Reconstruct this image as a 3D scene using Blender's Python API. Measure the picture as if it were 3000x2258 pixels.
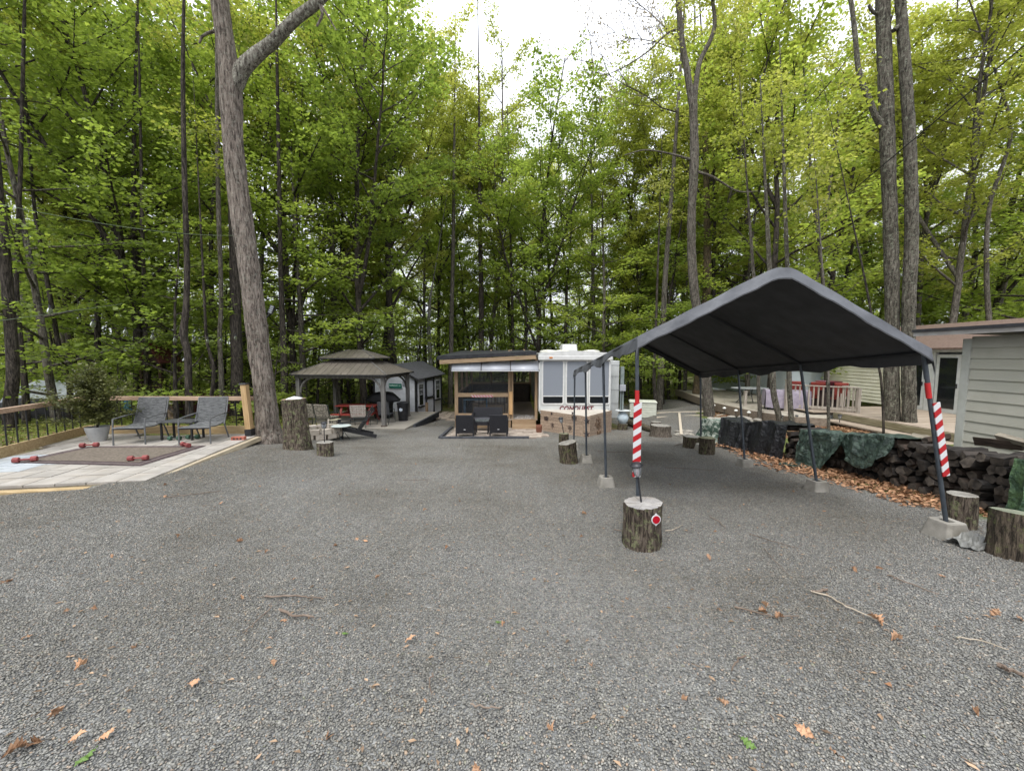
import bpy, bmesh, math, random
import numpy as np
from mathutils import Vector, Matrix, Euler
from mathutils import noise as mnoise
rnd = random.Random(7)
nr = np.random.RandomState(11)
R = math.radians
for _o in list(bpy.data.objects): bpy.data.objects.remove(_o)
SC = bpy.context.scene
COL = SC.collection
# ------------------------------------------------------------------ camera
F = 1128.0; CX, CY = 1500.0, 1129.0; HZ = 1040.0
PITCH = math.atan((CY - HZ) / F)
CAMZ = 1.6
cam = bpy.data.cameras.new('camera'); cam_o = bpy.data.objects.new('camera', cam); COL.objects.link(cam_o)
cam.sensor_width = 36; cam.lens = 36 * F / 3000; cam.clip_start = .05; cam.clip_end = 400
cam_o.location = (0, 0, CAMZ); cam_o.rotation_euler = (math.pi/2 - PITCH, 0, 0)
SC.camera = cam_o
SC.render.resolution_x = 1024; SC.render.resolution_y = 770
# ------------------------------------------------------------------ world, overcast daylight
w = bpy.data.worlds.new("World"); SC.world = w; w.use_nodes = True
nt = w.node_tree; nt.nodes.clear()
sky = nt.nodes.new('ShaderNodeTexSky'); sky.sky_type = 'NISHITA'; sky.sun_disc = False
sky.sun_elevation = R(58); sky.sun_rotation = R(200)
hs = nt.nodes.new('ShaderNodeHueSaturation'); hs.inputs['Saturation'].default_value = .25
tc = nt.nodes.new('ShaderNodeTexCoord'); cl = nt.nodes.new('ShaderNodeTexNoise')
cl.inputs['Scale'].default_value = 1.6; cl.inputs['Detail'].default_value = 3
cr = nt.nodes.new('ShaderNodeValToRGB')
cr.color_ramp.elements[0].position = .3; cr.color_ramp.elements[0].color = (8.2, 8.6, 9.6, 1)
cr.color_ramp.elements[1].position = .7; cr.color_ramp.elements[1].color = (8.9, 9.2, 10.0, 1)
mx = nt.nodes.new('ShaderNodeMixRGB'); mx.inputs[0].default_value = .88
bg = nt.nodes.new('ShaderNodeBackground'); bg.inputs['Strength'].default_value = .12
ow = nt.nodes.new('ShaderNodeOutputWorld')
L = nt.links.new
L(tc.outputs['Generated'], cl.inputs['Vector']); L(cl.outputs['Fac'], cr.inputs[0])
L(sky.outputs[0], hs.inputs['Color']); L(hs.outputs[0], mx.inputs[1]); L(cr.outputs[0], mx.inputs[2])
sz_ = nt.nodes.new('ShaderNodeSeparateXYZ'); mrz = nt.nodes.new('ShaderNodeMapRange'); mul = nt.nodes.new('ShaderNodeVectorMath'); mul.operation = 'SCALE'
mrz.inputs['From Min'].default_value = 0; mrz.inputs['From Max'].default_value = 1; mrz.inputs['To Min'].default_value = .42; mrz.inputs['To Max'].default_value = 1.36   # overcast sky: brighter overhead
L(tc.outputs['Generated'], sz_.inputs[0]); L(sz_.outputs['Z'], mrz.inputs[0]); L(mx.outputs[0], mul.inputs[0]); L(mrz.outputs[0], mul.inputs['Scale'])
L(mul.outputs[0], bg.inputs['Color']); L(bg.outputs[0], ow.inputs['Surface'])
sun = bpy.data.lights.new('sun', 'SUN'); sun.energy = 1.4; sun.angle = R(28); sun.color = (1, .97, .92)
sun_o = bpy.data.objects.new('sun', sun); COL.objects.link(sun_o)
sun_o.rotation_euler = (R(32), 0, R(-20)); sun_o.location = (0, 0, 40)
SC.view_settings.view_transform = 'Standard'; SC.view_settings.look = 'None'
SC.view_settings.exposure = 1.0; SC.view_settings.gamma = 1; SC.view_settings.use_curve_mapping = False
SC.render.engine = 'CYCLES'
cy = SC.cycles
cy.max_bounces = 9; cy.diffuse_bounces = 6; cy.glossy_bounces = 3; cy.transmission_bounces = 5; cy.transparent_max_bounces = 12
cy.use_adaptive_sampling = True; cy.adaptive_threshold = .015
cy.caustics_reflective = False; cy.caustics_refractive = False
cy.use_denoising = True
try: cy.denoiser = 'OPENIMAGEDENOISE'; cy.denoising_input_passes = 'RGB_ALBEDO_NORMAL'
except Exception: pass
# ------------------------------------------------------------------ picture <-> place
_cp, _sp = math.cos(PITCH), math.sin(PITCH)
def ray(px, py):
    a = (px - CX) / F; b = (CY - py) / F
    return Vector((a, _cp + b * _sp, -_sp + b * _cp))
def at_y(px, py, Y):
    d = ray(px, py); t = Y / d.y
    return Vector((d.x * t, Y, CAMZ + d.z * t))
def on_z(px, py, z):
    d = ray(px, py); t = (z - CAMZ) / d.z
    return Vector((d.x * t, d.y * t, z))
# ------------------------------------------------------------------ terrain
CTRL = [(-6.1, 9.0, .42, 1.3), (-5.8, 7.0, .31, 1.2), (-4.9, 8.5, .24, 1.0), (-5.7, 5.6, .17, 1.2), (-7.3, 5.2, .03, 1.2), (-8.5, 7.5, .22, 1.5), (-10, 9.2, .3, 1.5),
 (-11, 11, .3, 2), (-14, 14, .3, 3), (-7.5, 11.5, .25, 1.6), (8.9, 7.6, .25, 1.5), (12, 10, .1, 2), (12, 13, .2, 2), (16, 15, .4, 3), (9, 13.4, .33, 1.5), (9.5, 16, .5, 1.8),
 (12, 20, .9, 3), (8.6, 15.2, .2, 1.3), (-8.5, 20, .2, 2.5), (-9, 16, .15, 2)]
ZERO = [(x, y) for x in (-3, -1, 1, 3, 4.7) for y in range(1, 18, 2)] + [(-7, 3), (-5, 3.5), (-5.0, 15.4), (-5, 17), (-4, 11), (-5, 13), (5.8, 5), (6, 7), (6.2, 9), (6.4, 11), (7, 13), (7.5, 21.5), (-3, 19), (-4.5, 10.3)]
CT = np.array([(x, y, d, s) for x, y, d, s in CTRL] + [(x, y, 0, 1.1) for x, y in ZERO])
def TZ(x, y):
    x = np.asarray(x, float); y = np.asarray(y, float)
    yy = np.clip(y, -6, 60)
    base = -.0896 * np.where(yy < 19, yy, 19 + 4.0 * np.tanh((yy - 19) / 5.5))
    num = np.zeros_like(base); den = np.full_like(base, .06)
    for cx, cyy, d, s in CT:
        g = np.exp(-((x - cx)**2 + (y - cyy)**2) / (2 * s * s)); num = num + g * d; den = den + g
    lump = .012 * np.sin(x * 1.7 + 1.3 * np.sin(y * .9)) * np.sin(y * 1.3 + .7 * np.sin(x * 1.1))
    far = .25 * np.clip((y - 26) / 20, 0, 1) * np.sin(x * .11 + 1) * np.sin(y * .13)
    return base + num / den + lump + far
def tz(x, y): return float(TZ(x, y))
def G(px, py):
    d = ray(px, py); t = .5
    o = Vector((0, 0, CAMZ))
    for _ in range(4000):
        p = o + d * t
        if p.z < tz(p.x, p.y): break
        t += .03
    lo, hi = t - .03, t
    for _ in range(12):
        m = (lo + hi) / 2; p = o + d * m
        if p.z < tz(p.x, p.y): hi = m
        else: lo = m
    return o + d * hi
# ------------------------------------------------------------------ objects
def thing(name, label, cat, loc=(0, 0, 0), rz=0, group=None, rot=None):
    o = bpy.data.objects.new(name, None); COL.objects.link(o)
    o.empty_display_size = .1
    o.location = loc; o.rotation_euler = rot if rot else (0, 0, rz)
    tag(o, label, cat, group); return o
def tag(o, label=None, cat=None, group=None, kind=None):
    if label: o['label'] = label
    if cat: o['category'] = cat
    if group: o['group'] = group
    if kind: o['kind'] = kind
    return o
def meshobj(name, me, parent=None, loc=(0, 0, 0), rz=0):
    o = bpy.data.objects.new(name, me); COL.objects.link(o)
    if parent: o.parent = parent
    o.location = loc; o.rotation_euler = (0, 0, rz); return o
def copy_tree(o, parent=None):
    c = o.copy(); COL.objects.link(c); c.parent = parent
    for ch in list(o.children): copy_tree(ch, c)
    return c
class MB:
    def __init__(s): s.v = []; s.f = []; s.m = []
    def add(s, vs, fs, m=0, M4=None):
        b = len(s.v)
        s.v += [tuple(M4 @ Vector(v)) for v in vs] if M4 else [tuple(v) for v in vs]
        s.f += [tuple(b + i for i in f) for f in fs]; s.m += [m] * len(fs); return s
    def box(s, c, d, rot=None, m=0, taper=1.0):
        x, y, z = d[0]/2, d[1]/2, d[2]/2; t = taper
        vs = [(-x,-y,-z),(x,-y,-z),(x,y,-z),(-x,y,-z),(-x*t,-y*t,z),(x*t,-y*t,z),(x*t,y*t,z),(-x*t,y*t,z)]
        M4 = Matrix.Translation(c)
        if rot is not None: M4 = M4 @ (rot if isinstance(rot, Matrix) else Euler(rot).to_matrix().to_4x4())
        return s.add(vs, [(0,3,2,1),(4,5,6,7),(0,1,5,4),(1,2,6,5),(2,3,7,6),(3,0,4,7)], m, M4)
    def bar(s, a, b, wx, wy, m=0, up=(0, 0, 1)):
        a, b = Vector(a), Vector(b); d = b - a; z = d.normalized(); u = Vector(up)
        if abs(z.dot(u)) > .98: u = Vector((0, 1, 0))
        x = u.cross(z).normalized(); y = z.cross(x)
        M4 = Matrix.Translation((a + b) / 2) @ Matrix((x, y, z)).transposed().to_4x4()
        return s.box((0,0,0), (wx, wy, d.length), rot=None, m=m) if False else s.add(*_boxvf(wx, wy, d.length), m, M4)
    def tube(s, pts, r, n=8, m=0, caps=True, fn=None):
        pts = [Vector(p) for p in pts]; k = len(pts)
        rs = r if hasattr(r, '__len__') else [r] * k
        b = len(s.v); ref = None
        for i, p in enumerate(pts):
            t = (pts[min(i+1, k-1)] - pts[max(i-1, 0)])
            t = t.normalized() if t.length > 1e-9 else Vector((0, 0, 1))
            if ref is None: ref = Vector((1, 0, 0)) if abs(t.x) < .9 else Vector((0, 1, 0))
            x = (ref - t * ref.dot(t)).normalized(); y = t.cross(x); ref = x
            for j in range(n):
                a = 2 * math.pi * j / n
                rr = rs[i] * (fn(a, i, p) if fn else 1)
                s.v.append(tuple(p + x * (math.cos(a) * rr) + y * (math.sin(a) * rr)))
        for i in range(k - 1):
            for j in range(n):
                j2 = (j + 1) % n
                s.f.append((b+i*n+j, b+i*n+j2, b+(i+1)*n+j2, b+(i+1)*n+j)); s.m.append(m)
        if caps:
            s.f.append(tuple(b + j for j in reversed(range(n)))); s.m.append(m)
            s.f.append(tuple(b + (k-1)*n + j for j in range(n))); s.m.append(m)
        return s
    def lathe(s, prof, n=16, c=(0, 0, 0), m=0, sx=1, sy=1, M4=None):
        vs = []; fs = []
        for r, z in prof:
            for j in range(n):
                a = 2 * math.pi * j / n; vs.append((c[0] + r*sx*math.cos(a), c[1] + r*sy*math.sin(a), c[2] + z))
        k = len(prof)
        for i in range(k - 1):
            for j in range(n):
                j2 = (j+1) % n; fs.append((i*n+j, i*n+j2, (i+1)*n+j2, (i+1)*n+j))
        fs.append(tuple(reversed(range(n)))); fs.append(tuple((k-1)*n + j for j in range(n)))
        return s.add(vs, fs, m, M4)
    def prism(s, poly, h, M4=None, m=0):
        n = len(poly); vs = [(x, y, 0) for x, y in poly] + [(x, y, h) for x, y in poly]
        fs = [tuple(reversed(range(n))), tuple(range(n, 2*n))] + [(i, (i+1) % n, n + (i+1) % n, n + i) for i in range(n)]
        return s.add(vs, fs, m, M4)
    def quad(s, a, b, c, d, m=0): return s.add([a, b, c, d], [(0, 1, 2, 3)], m)
    def mesh(s, name, mats, smooth=False, angle=35):
        me = bpy.data.meshes.new(name); me.from_pydata(s.v, [], s.f)
        for x in (mats if isinstance(mats, (list, tuple)) else [mats]): me.materials.append(x)
        if any(s.m): me.polygons.foreach_set('material_index', s.m)
        if smooth:
            me.polygons.foreach_set('use_smooth', [True] * len(s.f))
            try: me.set_sharp_from_angle(angle=R(angle))
            except Exception: pass
        me.update(); return me
    def build(s, name, mats, parent=None, smooth=False, loc=(0, 0, 0), bevel=0, angle=35):
        o = meshobj(name, s.mesh(name, mats, smooth, angle), parent, loc)
        if bevel:
            b = o.modifiers.new('bevel', 'BEVEL'); b.width = bevel; b.segments = 2; b.limit_method = 'ANGLE'
        return o
def _boxvf(wx, wy, L_):
    x, y, z = wx/2, wy/2, L_/2
    return ([(-x,-y,-z),(x,-y,-z),(x,y,-z),(-x,y,-z),(-x,-y,z),(x,-y,z),(x,y,z),(-x,y,z)], [(0,3,2,1),(4,5,6,7),(0,1,5,4),(1,2,6,5),(2,3,7,6),(3,0,4,7)])
def npmesh(name, V, Fq, mats, smooth=False):
    """V (n,3), Fq (m,k) numpy"""
    me = bpy.data.meshes.new(name); n, k = Fq.shape
    me.vertices.add(len(V)); me.vertices.foreach_set('co', V.astype(np.float32).ravel())
    me.loops.add(n * k); me.loops.foreach_set('vertex_index', Fq.astype(np.int32).ravel())
    me.polygons.add(n); me.polygons.foreach_set('loop_start', np.arange(0, n*k, k, dtype=np.int32)); me.polygons.foreach_set('loop_total', np.full(n, k, dtype=np.int32))
    if smooth: me.polygons.foreach_set('use_smooth', np.ones(n, bool))
    for x in (mats if isinstance(mats, (list, tuple)) else [mats]): me.materials.append(x)
    me.update(calc_edges=True); return me
# ------------------------------------------------------------------ materials
def _n(nt, t, **kw):
    n = nt.nodes.new(t)
    for k, v in kw.items():
        if k in n.inputs: n.inputs[k].default_value = v
        else: setattr(n, k, v)
    return n
def new_mat(name):
    m = bpy.data.materials.new(name); m.use_nodes = True; m.node_tree.nodes.clear()
    t = m.node_tree; o = t.nodes.new('ShaderNodeOutputMaterial'); b = t.nodes.new('ShaderNodeBsdfPrincipled')
    t.links.new(b.outputs[0], o.inputs['Surface']); return m, t, b, o
def ramp(t, fac, stops):
    r = t.nodes.new('ShaderNodeValToRGB'); e = r.color_ramp.elements
    while len(e) < len(stops): e.new(.5)
    for el, (p, c) in zip(e, stops): el.position = p; el.color = (*c, 1)
    t.links.new(fac, r.inputs[0]); return r.outputs[0]
def mat(name, c1, c2=None, rough=.7, scale=6, stretch=(1, 1, 1), bump=.0, bscale=40, metal=0, spec=.4, island=.0, objrnd=0, dirt=None, dscale=1.5, damt=.5, detail=6, bdist=.01, lo=.35, hi=.65):
    m, t, b, o = new_mat(name); l = t.links.new
    if c2 is None: c2 = tuple(min(1, x * 1.25) for x in c1); c1 = tuple(x * .85 for x in c1)
    tc = _n(t, 'ShaderNodeTexCoord'); mp = _n(t, 'ShaderNodeMapping', Scale=stretch); l(tc.outputs['Object'], mp.inputs[0])
    oi = _n(t, 'ShaderNodeObjectInfo')
    ad = _n(t, 'ShaderNodeVectorMath', operation='MULTIPLY_ADD'); cb = _n(t, 'ShaderNodeCombineXYZ')
    for i in range(3): l(oi.outputs['Random'], cb.inputs[i])
    l(cb.outputs[0], ad.inputs[0]); ad.inputs[1].default_value = (17, 31, 23); l(mp.outputs[0], ad.inputs[2])
    n1 = _n(t, 'ShaderNodeTexNoise', Scale=scale, Detail=detail, Roughness=.6); l(ad.outputs[0], n1.inputs['Vector'])
    col = ramp(t, n1.outputs['Fac'], [(lo, c1), (hi, c2)])
    if dirt:
        n3 = _n(t, 'ShaderNodeTexNoise', Scale=dscale, Detail=5, Roughness=.65); l(ad.outputs[0], n3.inputs['Vector'])
        rr = ramp(t, n3.outputs['Fac'], [(.48, (0, 0, 0)), (.7, (damt,) * 3)])
        mm = _n(t, 'ShaderNodeMixRGB'); l(rr, mm.inputs[0]); l(col, mm.inputs[1]); mm.inputs[2].default_value = (*dirt, 1); col = mm.outputs[0]
    if island or objrnd:
        if island: g = _n(t, 'ShaderNodeNewGeometry'); src = g.outputs['Random Per Island']; amt = island
        else: src = oi.outputs['Random']; amt = objrnd
        mr = _n(t, 'ShaderNodeMapRange'); mr.inputs['To Min'].default_value = 1 - amt; mr.inputs['To Max'].default_value = 1 + amt; l(src, mr.inputs[0])
        hv = _n(t, 'ShaderNodeHueSaturation'); l(mr.outputs[0], hv.inputs['Value']); l(col, hv.inputs['Color']); col = hv.outputs[0]
    l(col, b.inputs['Base Color'])
    b.inputs['Roughness'].default_value = rough; b.inputs['Metallic'].default_value = metal; b.inputs['Specular IOR Level'].default_value = spec
    if bump:
        n2 = _n(t, 'ShaderNodeTexNoise', Scale=bscale, Detail=5, Roughness=.6); l(ad.outputs[0], n2.inputs['Vector'])
        bp = _n(t, 'ShaderNodeBump', Strength=bump, Distance=bdist); l(n2.outputs['Fac'], bp.inputs['Height']); l(bp.outputs[0], b.inputs['Normal'])
    return m
def leafmat(name, cols, trans, gloss=.35):
    """cols: stops of leaf colour over a random per leaf / per tree value"""
    m, t, b, o = new_mat(name); l = t.links.new
    g = _n(t, 'ShaderNodeNewGeometry'); oi = _n(t, 'ShaderNodeObjectInfo'); tc = _n(t, 'ShaderNodeTexCoord')
    nz = _n(t, 'ShaderNodeTexNoise', Scale=.55, Detail=2); l(tc.outputs['Object'], nz.inputs['Vector'])
    a = _n(t, 'ShaderNodeMath', operation='MULTIPLY'); l(g.outputs['Random Per Island'], a.inputs[0]); a.inputs[1].default_value = .42
    c = _n(t, 'ShaderNodeMath', operation='MULTIPLY'); l(oi.outputs['Random'], c.inputs[0]); c.inputs[1].default_value = .38
    d = _n(t, 'ShaderNodeMath', operation='ADD'); l(a.outputs[0], d.inputs[0]); l(c.outputs[0], d.inputs[1])
    e = _n(t, 'ShaderNodeMath', operation='MULTIPLY_ADD'); l(nz.outputs['Fac'], e.inputs[0]); e.inputs[1].default_value = .6; e.inputs[2].default_value = -.18
    f = _n(t, 'ShaderNodeMath', operation='ADD'); l(d.outputs[0], f.inputs[0]); l(e.outputs[0], f.inputs[1])
    k = len(cols); col = ramp(t, f.outputs[0], [(i / (k - 1), cc) for i, cc in enumerate(cols)])
    l(col, b.inputs['Base Color']); b.inputs['Roughness'].default_value = .5; b.inputs['Specular IOR Level'].default_value = gloss
    tr = _n(t, 'ShaderNodeBsdfTranslucent'); hv = _n(t, 'ShaderNodeHueSaturation', Value=1.5, Saturation=1.1); l(col, hv.inputs['Color']); l(hv.outputs[0], tr.inputs[0])
    mxs = _n(t, 'ShaderNodeMixShader'); mxs.inputs[0].default_value = trans
    l(b.outputs[0], mxs.inputs[1]); l(tr.outputs[0], mxs.inputs[2]); l(mxs.outputs[0], o.inputs['Surface']); return m
def barkmat(name, c1, c2, lichen=None, lamt=.5, sc=1.0):
    m, t, b, o = new_mat(name); l = t.links.new
    tc = _n(t, 'ShaderNodeTexCoord'); mp = _n(t, 'ShaderNodeMapping', Scale=(9*sc, 9*sc, 1.5*sc)); l(tc.outputs['Object'], mp.inputs[0])
    oi = _n(t, 'ShaderNodeObjectInfo'); ad = _n(t, 'ShaderNodeVectorMath', operation='ADD'); l(mp.outputs[0], ad.inputs[0]); l(oi.outputs['Random'], ad.inputs[1])
    n1 = _n(t, 'ShaderNodeTexNoise', Scale=2.9, Detail=10, Roughness=.74, Distortion=.5); l(ad.outputs[0], n1.inputs['Vector'])
    col = ramp(t, n1.outputs['Fac'], [(.40, tuple(x*.3 for x in c1)), (.48, c1), (.62, c2)])
    n4 = _n(t, 'ShaderNodeTexNoise', Scale=1.1, Detail=4); l(tc.outputs['Object'], n4.inputs['Vector'])
    mm0 = _n(t, 'ShaderNodeMixRGB', blend_type='MULTIPLY'); mm0.inputs[0].default_value = .6; l(col, mm0.inputs[1]); l(ramp(t, n4.outputs['Fac'], [(.3, (.55, .55, .5)), (.7, (1.2, 1.2, 1.2))]), mm0.inputs[2]); col = mm0.outputs[0]
    if lichen:
        n3 = _n(t, 'ShaderNodeTexNoise', Scale=13, Detail=9, Roughness=.78); l(tc.outputs['Object'], n3.inputs['Vector'])
        rr = ramp(t, n3.outputs['Fac'], [(.53, (0, 0, 0)), (.6, (lamt,)*3)])
        mm = _n(t, 'ShaderNodeMixRGB'); l(rr, mm.inputs[0]); l(col, mm.inputs[1]); mm.inputs[2].default_value = (*lichen, 1); col = mm.outputs[0]
    l(col, b.inputs['Base Color']); b.inputs['Roughness'].default_value = .9; b.inputs['Specular IOR Level'].default_value = .2
    bp = _n(t, 'ShaderNodeBump', Strength=1.0, Distance=.05); l(n1.outputs['Fac'], bp.inputs['Height']); l(bp.outputs[0], b.inputs['Normal'])
    return m
def wood(name, c1, c2, axis='x', **kw):
    st = {'x': (1, 9, 9), 'y': (9, 1, 9), 'z': (9, 9, 1)}[axis]
    kw.setdefault('rough', .75); kw.setdefault('bump', .25); kw.setdefault('bscale', 8); kw.setdefault('scale', 2.5)
    return mat(name, c1, c2, stretch=st, **kw)
def shape_mat(name, base_rgb, rough=.5, **kw): return mat(name, base_rgb, None, rough=rough, **kw)
# ================================================================== GROUND
YARD = [(-12, -6), (-12, 3.4), (-8.8, 4.7), (-6.3, 5.55), (-5.75, 6), (-6.0, 9), (-6.3, 10.6), (-7.6, 11.3), (-7.7, 13.6), (-5.0, 15.8), (-5.2, 19.2), (-4.2, 21), (-2.6, 20.5), (-2.5, 15), (4.6, 15), (5.3, 22.5),
        (8.2, 25), (11, 26), (10.5, 20.5), (8.3, 17.5), (7.4, 14.5), (6.5, 11.5), (5.55, 9), (5.5, 5.6), (5.9, 4.6), (8, 3), (12, 1), (12, -6)]
def inpoly(x, y, P):
    r = np.zeros(x.shape, bool); j = len(P) - 1
    for i in range(len(P)):
        xi, yi = P[i]; xj, yj = P[j]
        c = ((yi > y) != (yj > y)) & (x < (xj - xi) * (y - yi) / (yj - yi + 1e-12) + xi); r ^= c; j = i
    return r
def polydist(x, y, P):
    d = np.full(x.shape, 1e9); n = len(P)
    for i in range(n):
        ax, ay = P[i]; bx, by = P[(i+1) % n]; vx, vy = bx-ax, by-ay
        t = np.clip(((x-ax)*vx + (y-ay)*vy) / (vx*vx+vy*vy), 0, 1)
        d = np.minimum(d, np.hypot(x-ax-t*vx, y-ay-t*vy))
    return np.where(inpoly(x, y, P), d, -d)
def gmask(x, y):
    d = polydist(x, y, YARD)
    d = d + .10*np.sin(x*5.1+2*np.sin(y*3.3)) * np.sin(y*4.3+1.5*np.sin(x*2.7)) + .05*np.sin(x*13+y*3)*np.sin(y*11-x*5)
    return np.clip(d / .25 + .5, 0, 1)
def axis(a, b, fa, fb, fine, coarse_g=1.12):
    xs = list(np.arange(fa, fb, fine)); s = fine; v = fb
    while v < b: xs.append(v); s *= coarse_g; v += s
    xs.append(b); s = fine; v = fa
    lo = []
    while v > a: s *= coarse_g; v -= s; lo.append(max(v, a))
    return np.array(sorted(set(lo)) + xs)
gx = axis(-130, 130, -12, 13, .16); gy = axis(-20, 190, .8, 20, .16)
X, Y = np.meshgrid(gx, gy); V = np.stack([X.ravel(), Y.ravel(), TZ(X.ravel(), Y.ravel())], 1)
nx, ny = len(gx), len(gy)
I = (np.arange(ny-1)[:, None]*nx + np.arange(nx-1)[None]).ravel()
me = None
m_ground, t, b, o_ = new_mat('ground_surface'); l = t.links.new
tc = _n(t, 'ShaderNodeTexCoord'); at = _n(t, 'ShaderNodeAttribute', attribute_name='gravel_zone')
vo = _n(t, 'ShaderNodeTexVoronoi', Scale=52); l(tc.outputs['Object'], vo.inputs['Vector'])
sp = _n(t, 'ShaderNodeSeparateColor'); l(vo.outputs['Color'], sp.inputs[0])
gcol = ramp(t, sp.outputs[0], [(0, (.09, .09, .088)), (.5, (.17, .172, .165)), (1, (.28, .28, .265))])
n1 = _n(t, 'ShaderNodeTexNoise', Scale=.5, Detail=4); l(tc.outputs['Object'], n1.inputs['Vector'])
n2 = _n(t, 'ShaderNodeTexNoise', Scale=9, Detail=8, Roughness=.75); l(tc.outputs['Object'], n2.inputs['Vector'])
fl = ramp(t, n2.outputs['Fac'], [(.3, (.035, .028, .018)), (.45, (.12, .085, .05)), (.55, (.20, .15, .09)), (.62, (.10, .12, .03)), (.75, (.14, .16, .04))])
gr = ramp(t, n2.outputs['Fac'], [(.3, (.05, .06, .015)), (.6, (.14, .17, .045)), (.75, (.2, .2, .08))])
m1 = _n(t, 'ShaderNodeMixRGB'); l(ramp(t, n1.outputs['Fac'], [(.42, (0, 0, 0)), (.6, (1, 1, 1))]), m1.inputs[0]); l(fl, m1.inputs[1]); l(gr, m1.inputs[2])
m2 = _n(t, 'ShaderNodeMixRGB'); l(at.outputs['Fac'], m2.inputs[0]); l(m1.outputs[0], m2.inputs[1]); l(gcol, m2.inputs[2])
l(m2.outputs[0], b.inputs['Base Color']); b.inputs['Roughness'].default_value = .9; b.inputs['Specular IOR Level'].default_value = .25
bp = _n(t, 'ShaderNodeBump', Strength=.8, Distance=.02); l(vo.outputs['Distance'], bp.inputs['Height']); bp.invert = True; l(bp.outputs[0], b.inputs['Normal'])
me = npmesh('ground', V, np.stack([I, I+1, I+nx+1, I+nx], 1), m_ground, True)
a_ = me.attributes.new('gravel_zone', 'FLOAT', 'POINT'); a_.data.foreach_set('value', gmask(V[:, 0], V[:, 1]).astype(np.float32))
tag(meshobj('ground', me), kind='structure')

PROTO = {}
def protos(name, objs):
    c = bpy.data.collections.new(name + '_kinds')
    for i, m_ in enumerate(objs):
        o = bpy.data.objects.new('%s_kind_%02d' % (name, i), m_); c.objects.link(o)
    return c
def scatter(name, P, E, idx, S, meshes, kind='stuff', label=None):
    me = bpy.data.meshes.new(name); me.vertices.add(len(P)); me.vertices.foreach_set('co', np.asarray(P, np.float32).ravel())
    for nm, ty, fld, dat in (('rot', 'FLOAT_VECTOR', 'vector', E), ('scl', 'FLOAT', 'value', S), ('idx', 'INT', 'value', idx)):
        a = me.attributes.new(nm, ty, 'POINT'); a.data.foreach_set(fld, np.asarray(dat, np.int32 if ty == 'INT' else np.float32).ravel())
    o = meshobj(name, me); tag(o, label, kind=kind)
    ng = bpy.data.node_groups.new(name + '_scatter', 'GeometryNodeTree')
    ng.interface.new_socket('Geometry', in_out='INPUT', socket_type='NodeSocketGeometry'); ng.interface.new_socket('Geometry', in_out='OUTPUT', socket_type='NodeSocketGeometry')
    gi = ng.nodes.new('NodeGroupInput'); go = ng.nodes.new('NodeGroupOutput'); ip = ng.nodes.new('GeometryNodeInstanceOnPoints'); ci = ng.nodes.new('GeometryNodeCollectionInfo')
    ci.inputs['Collection'].default_value = protos(name, meshes); ci.inputs['Separate Children'].default_value = True; ci.inputs['Reset Children'].default_value = True
    def na(n_, ty):
        q = ng.nodes.new('GeometryNodeInputNamedAttribute'); q.data_type = ty; q.inputs['Name'].default_value = n_; return [s for s in q.outputs if s.enabled and s.name == 'Attribute'][0]
    k = ng.links.new
    k(gi.outputs[0], ip.inputs['Points']); k(ci.outputs[0], ip.inputs['Instance']); ip.inputs['Pick Instance'].default_value = True
    k(na('idx', 'INT'), ip.inputs['Instance Index']); k(na('rot', 'FLOAT_VECTOR'), ip.inputs['Rotation']); k(na('scl', 'FLOAT'), ip.inputs['Scale'])
    k(ip.outputs[0], go.inputs[0])
    md = o.modifiers.new('scatter', 'NODES'); md.node_group = ng
    return o
def tilt_eulers(x, y, yaw):
    e = .15; dx = (TZ(x+e, y) - TZ(x-e, y)) / (2*e); dy = (TZ(x, y+e) - TZ(x, y-e)) / (2*e); out = []
    for a, b2, c in zip(dx, dy, yaw):
        n = Vector((-a, -b2, 1)).normalized(); q = Vector((0, 0, 1)).rotation_difference(n) @ Euler((0, 0, c)).to_quaternion(); out.append(tuple(q.to_euler()))
    return np.array(out)
# ---- gravel: patches of crushed stone
m_stone, t, b, o_ = new_mat('crushed_stone'); l = t.links.new
g = _n(t, 'ShaderNodeNewGeometry'); tc = _n(t, 'ShaderNodeTexCoord')
c0 = ramp(t, g.outputs['Random Per Island'], [(0, (.155, .151, .138)), (.3, (.20, .197, .18)), (.6, (.242, .238, .216)), (.86, (.295, .29, .262)), (.92, (.28, .24, .2)), (.955, (.34, .26, .19)), (.98, (.42, .40, .35)), (1, (.2, .21, .15))])
n1 = _n(t, 'ShaderNodeTexNoise', Scale=60, Detail=3); l(tc.outputs['Object'], n1.inputs['Vector'])
mm = _n(t, 'ShaderNodeMixRGB', blend_type='MULTIPLY'); mm.inputs[0].default_value = 1; l(c0, mm.inputs[1]); l(ramp(t, n1.outputs['Fac'], [(.3, (.7, .7, .7)), (.7, (1.15, 1.15, 1.15))]), mm.inputs[2])
n5 = _n(t, 'ShaderNodeTexNoise', Scale=.55, Detail=5, Roughness=.6); l(g.outputs['Position'], n5.inputs['Vector'])
m5 = _n(t, 'ShaderNodeMixRGB', blend_type='MULTIPLY'); m5.inputs[0].default_value = 1; l(mm.outputs[0], m5.inputs[1]); l(ramp(t, n5.outputs['Fac'], [(.3, (.74, .70, .64)), (.47, (.97, .95, .92)), (.7, (1.13, 1.13, 1.14))]), m5.inputs[2])
l(m5.outputs[0], b.inputs['Base Color']); b.inputs['Roughness'].default_value = .75; b.inputs['Specular IOR Level'].default_value = .25
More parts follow.
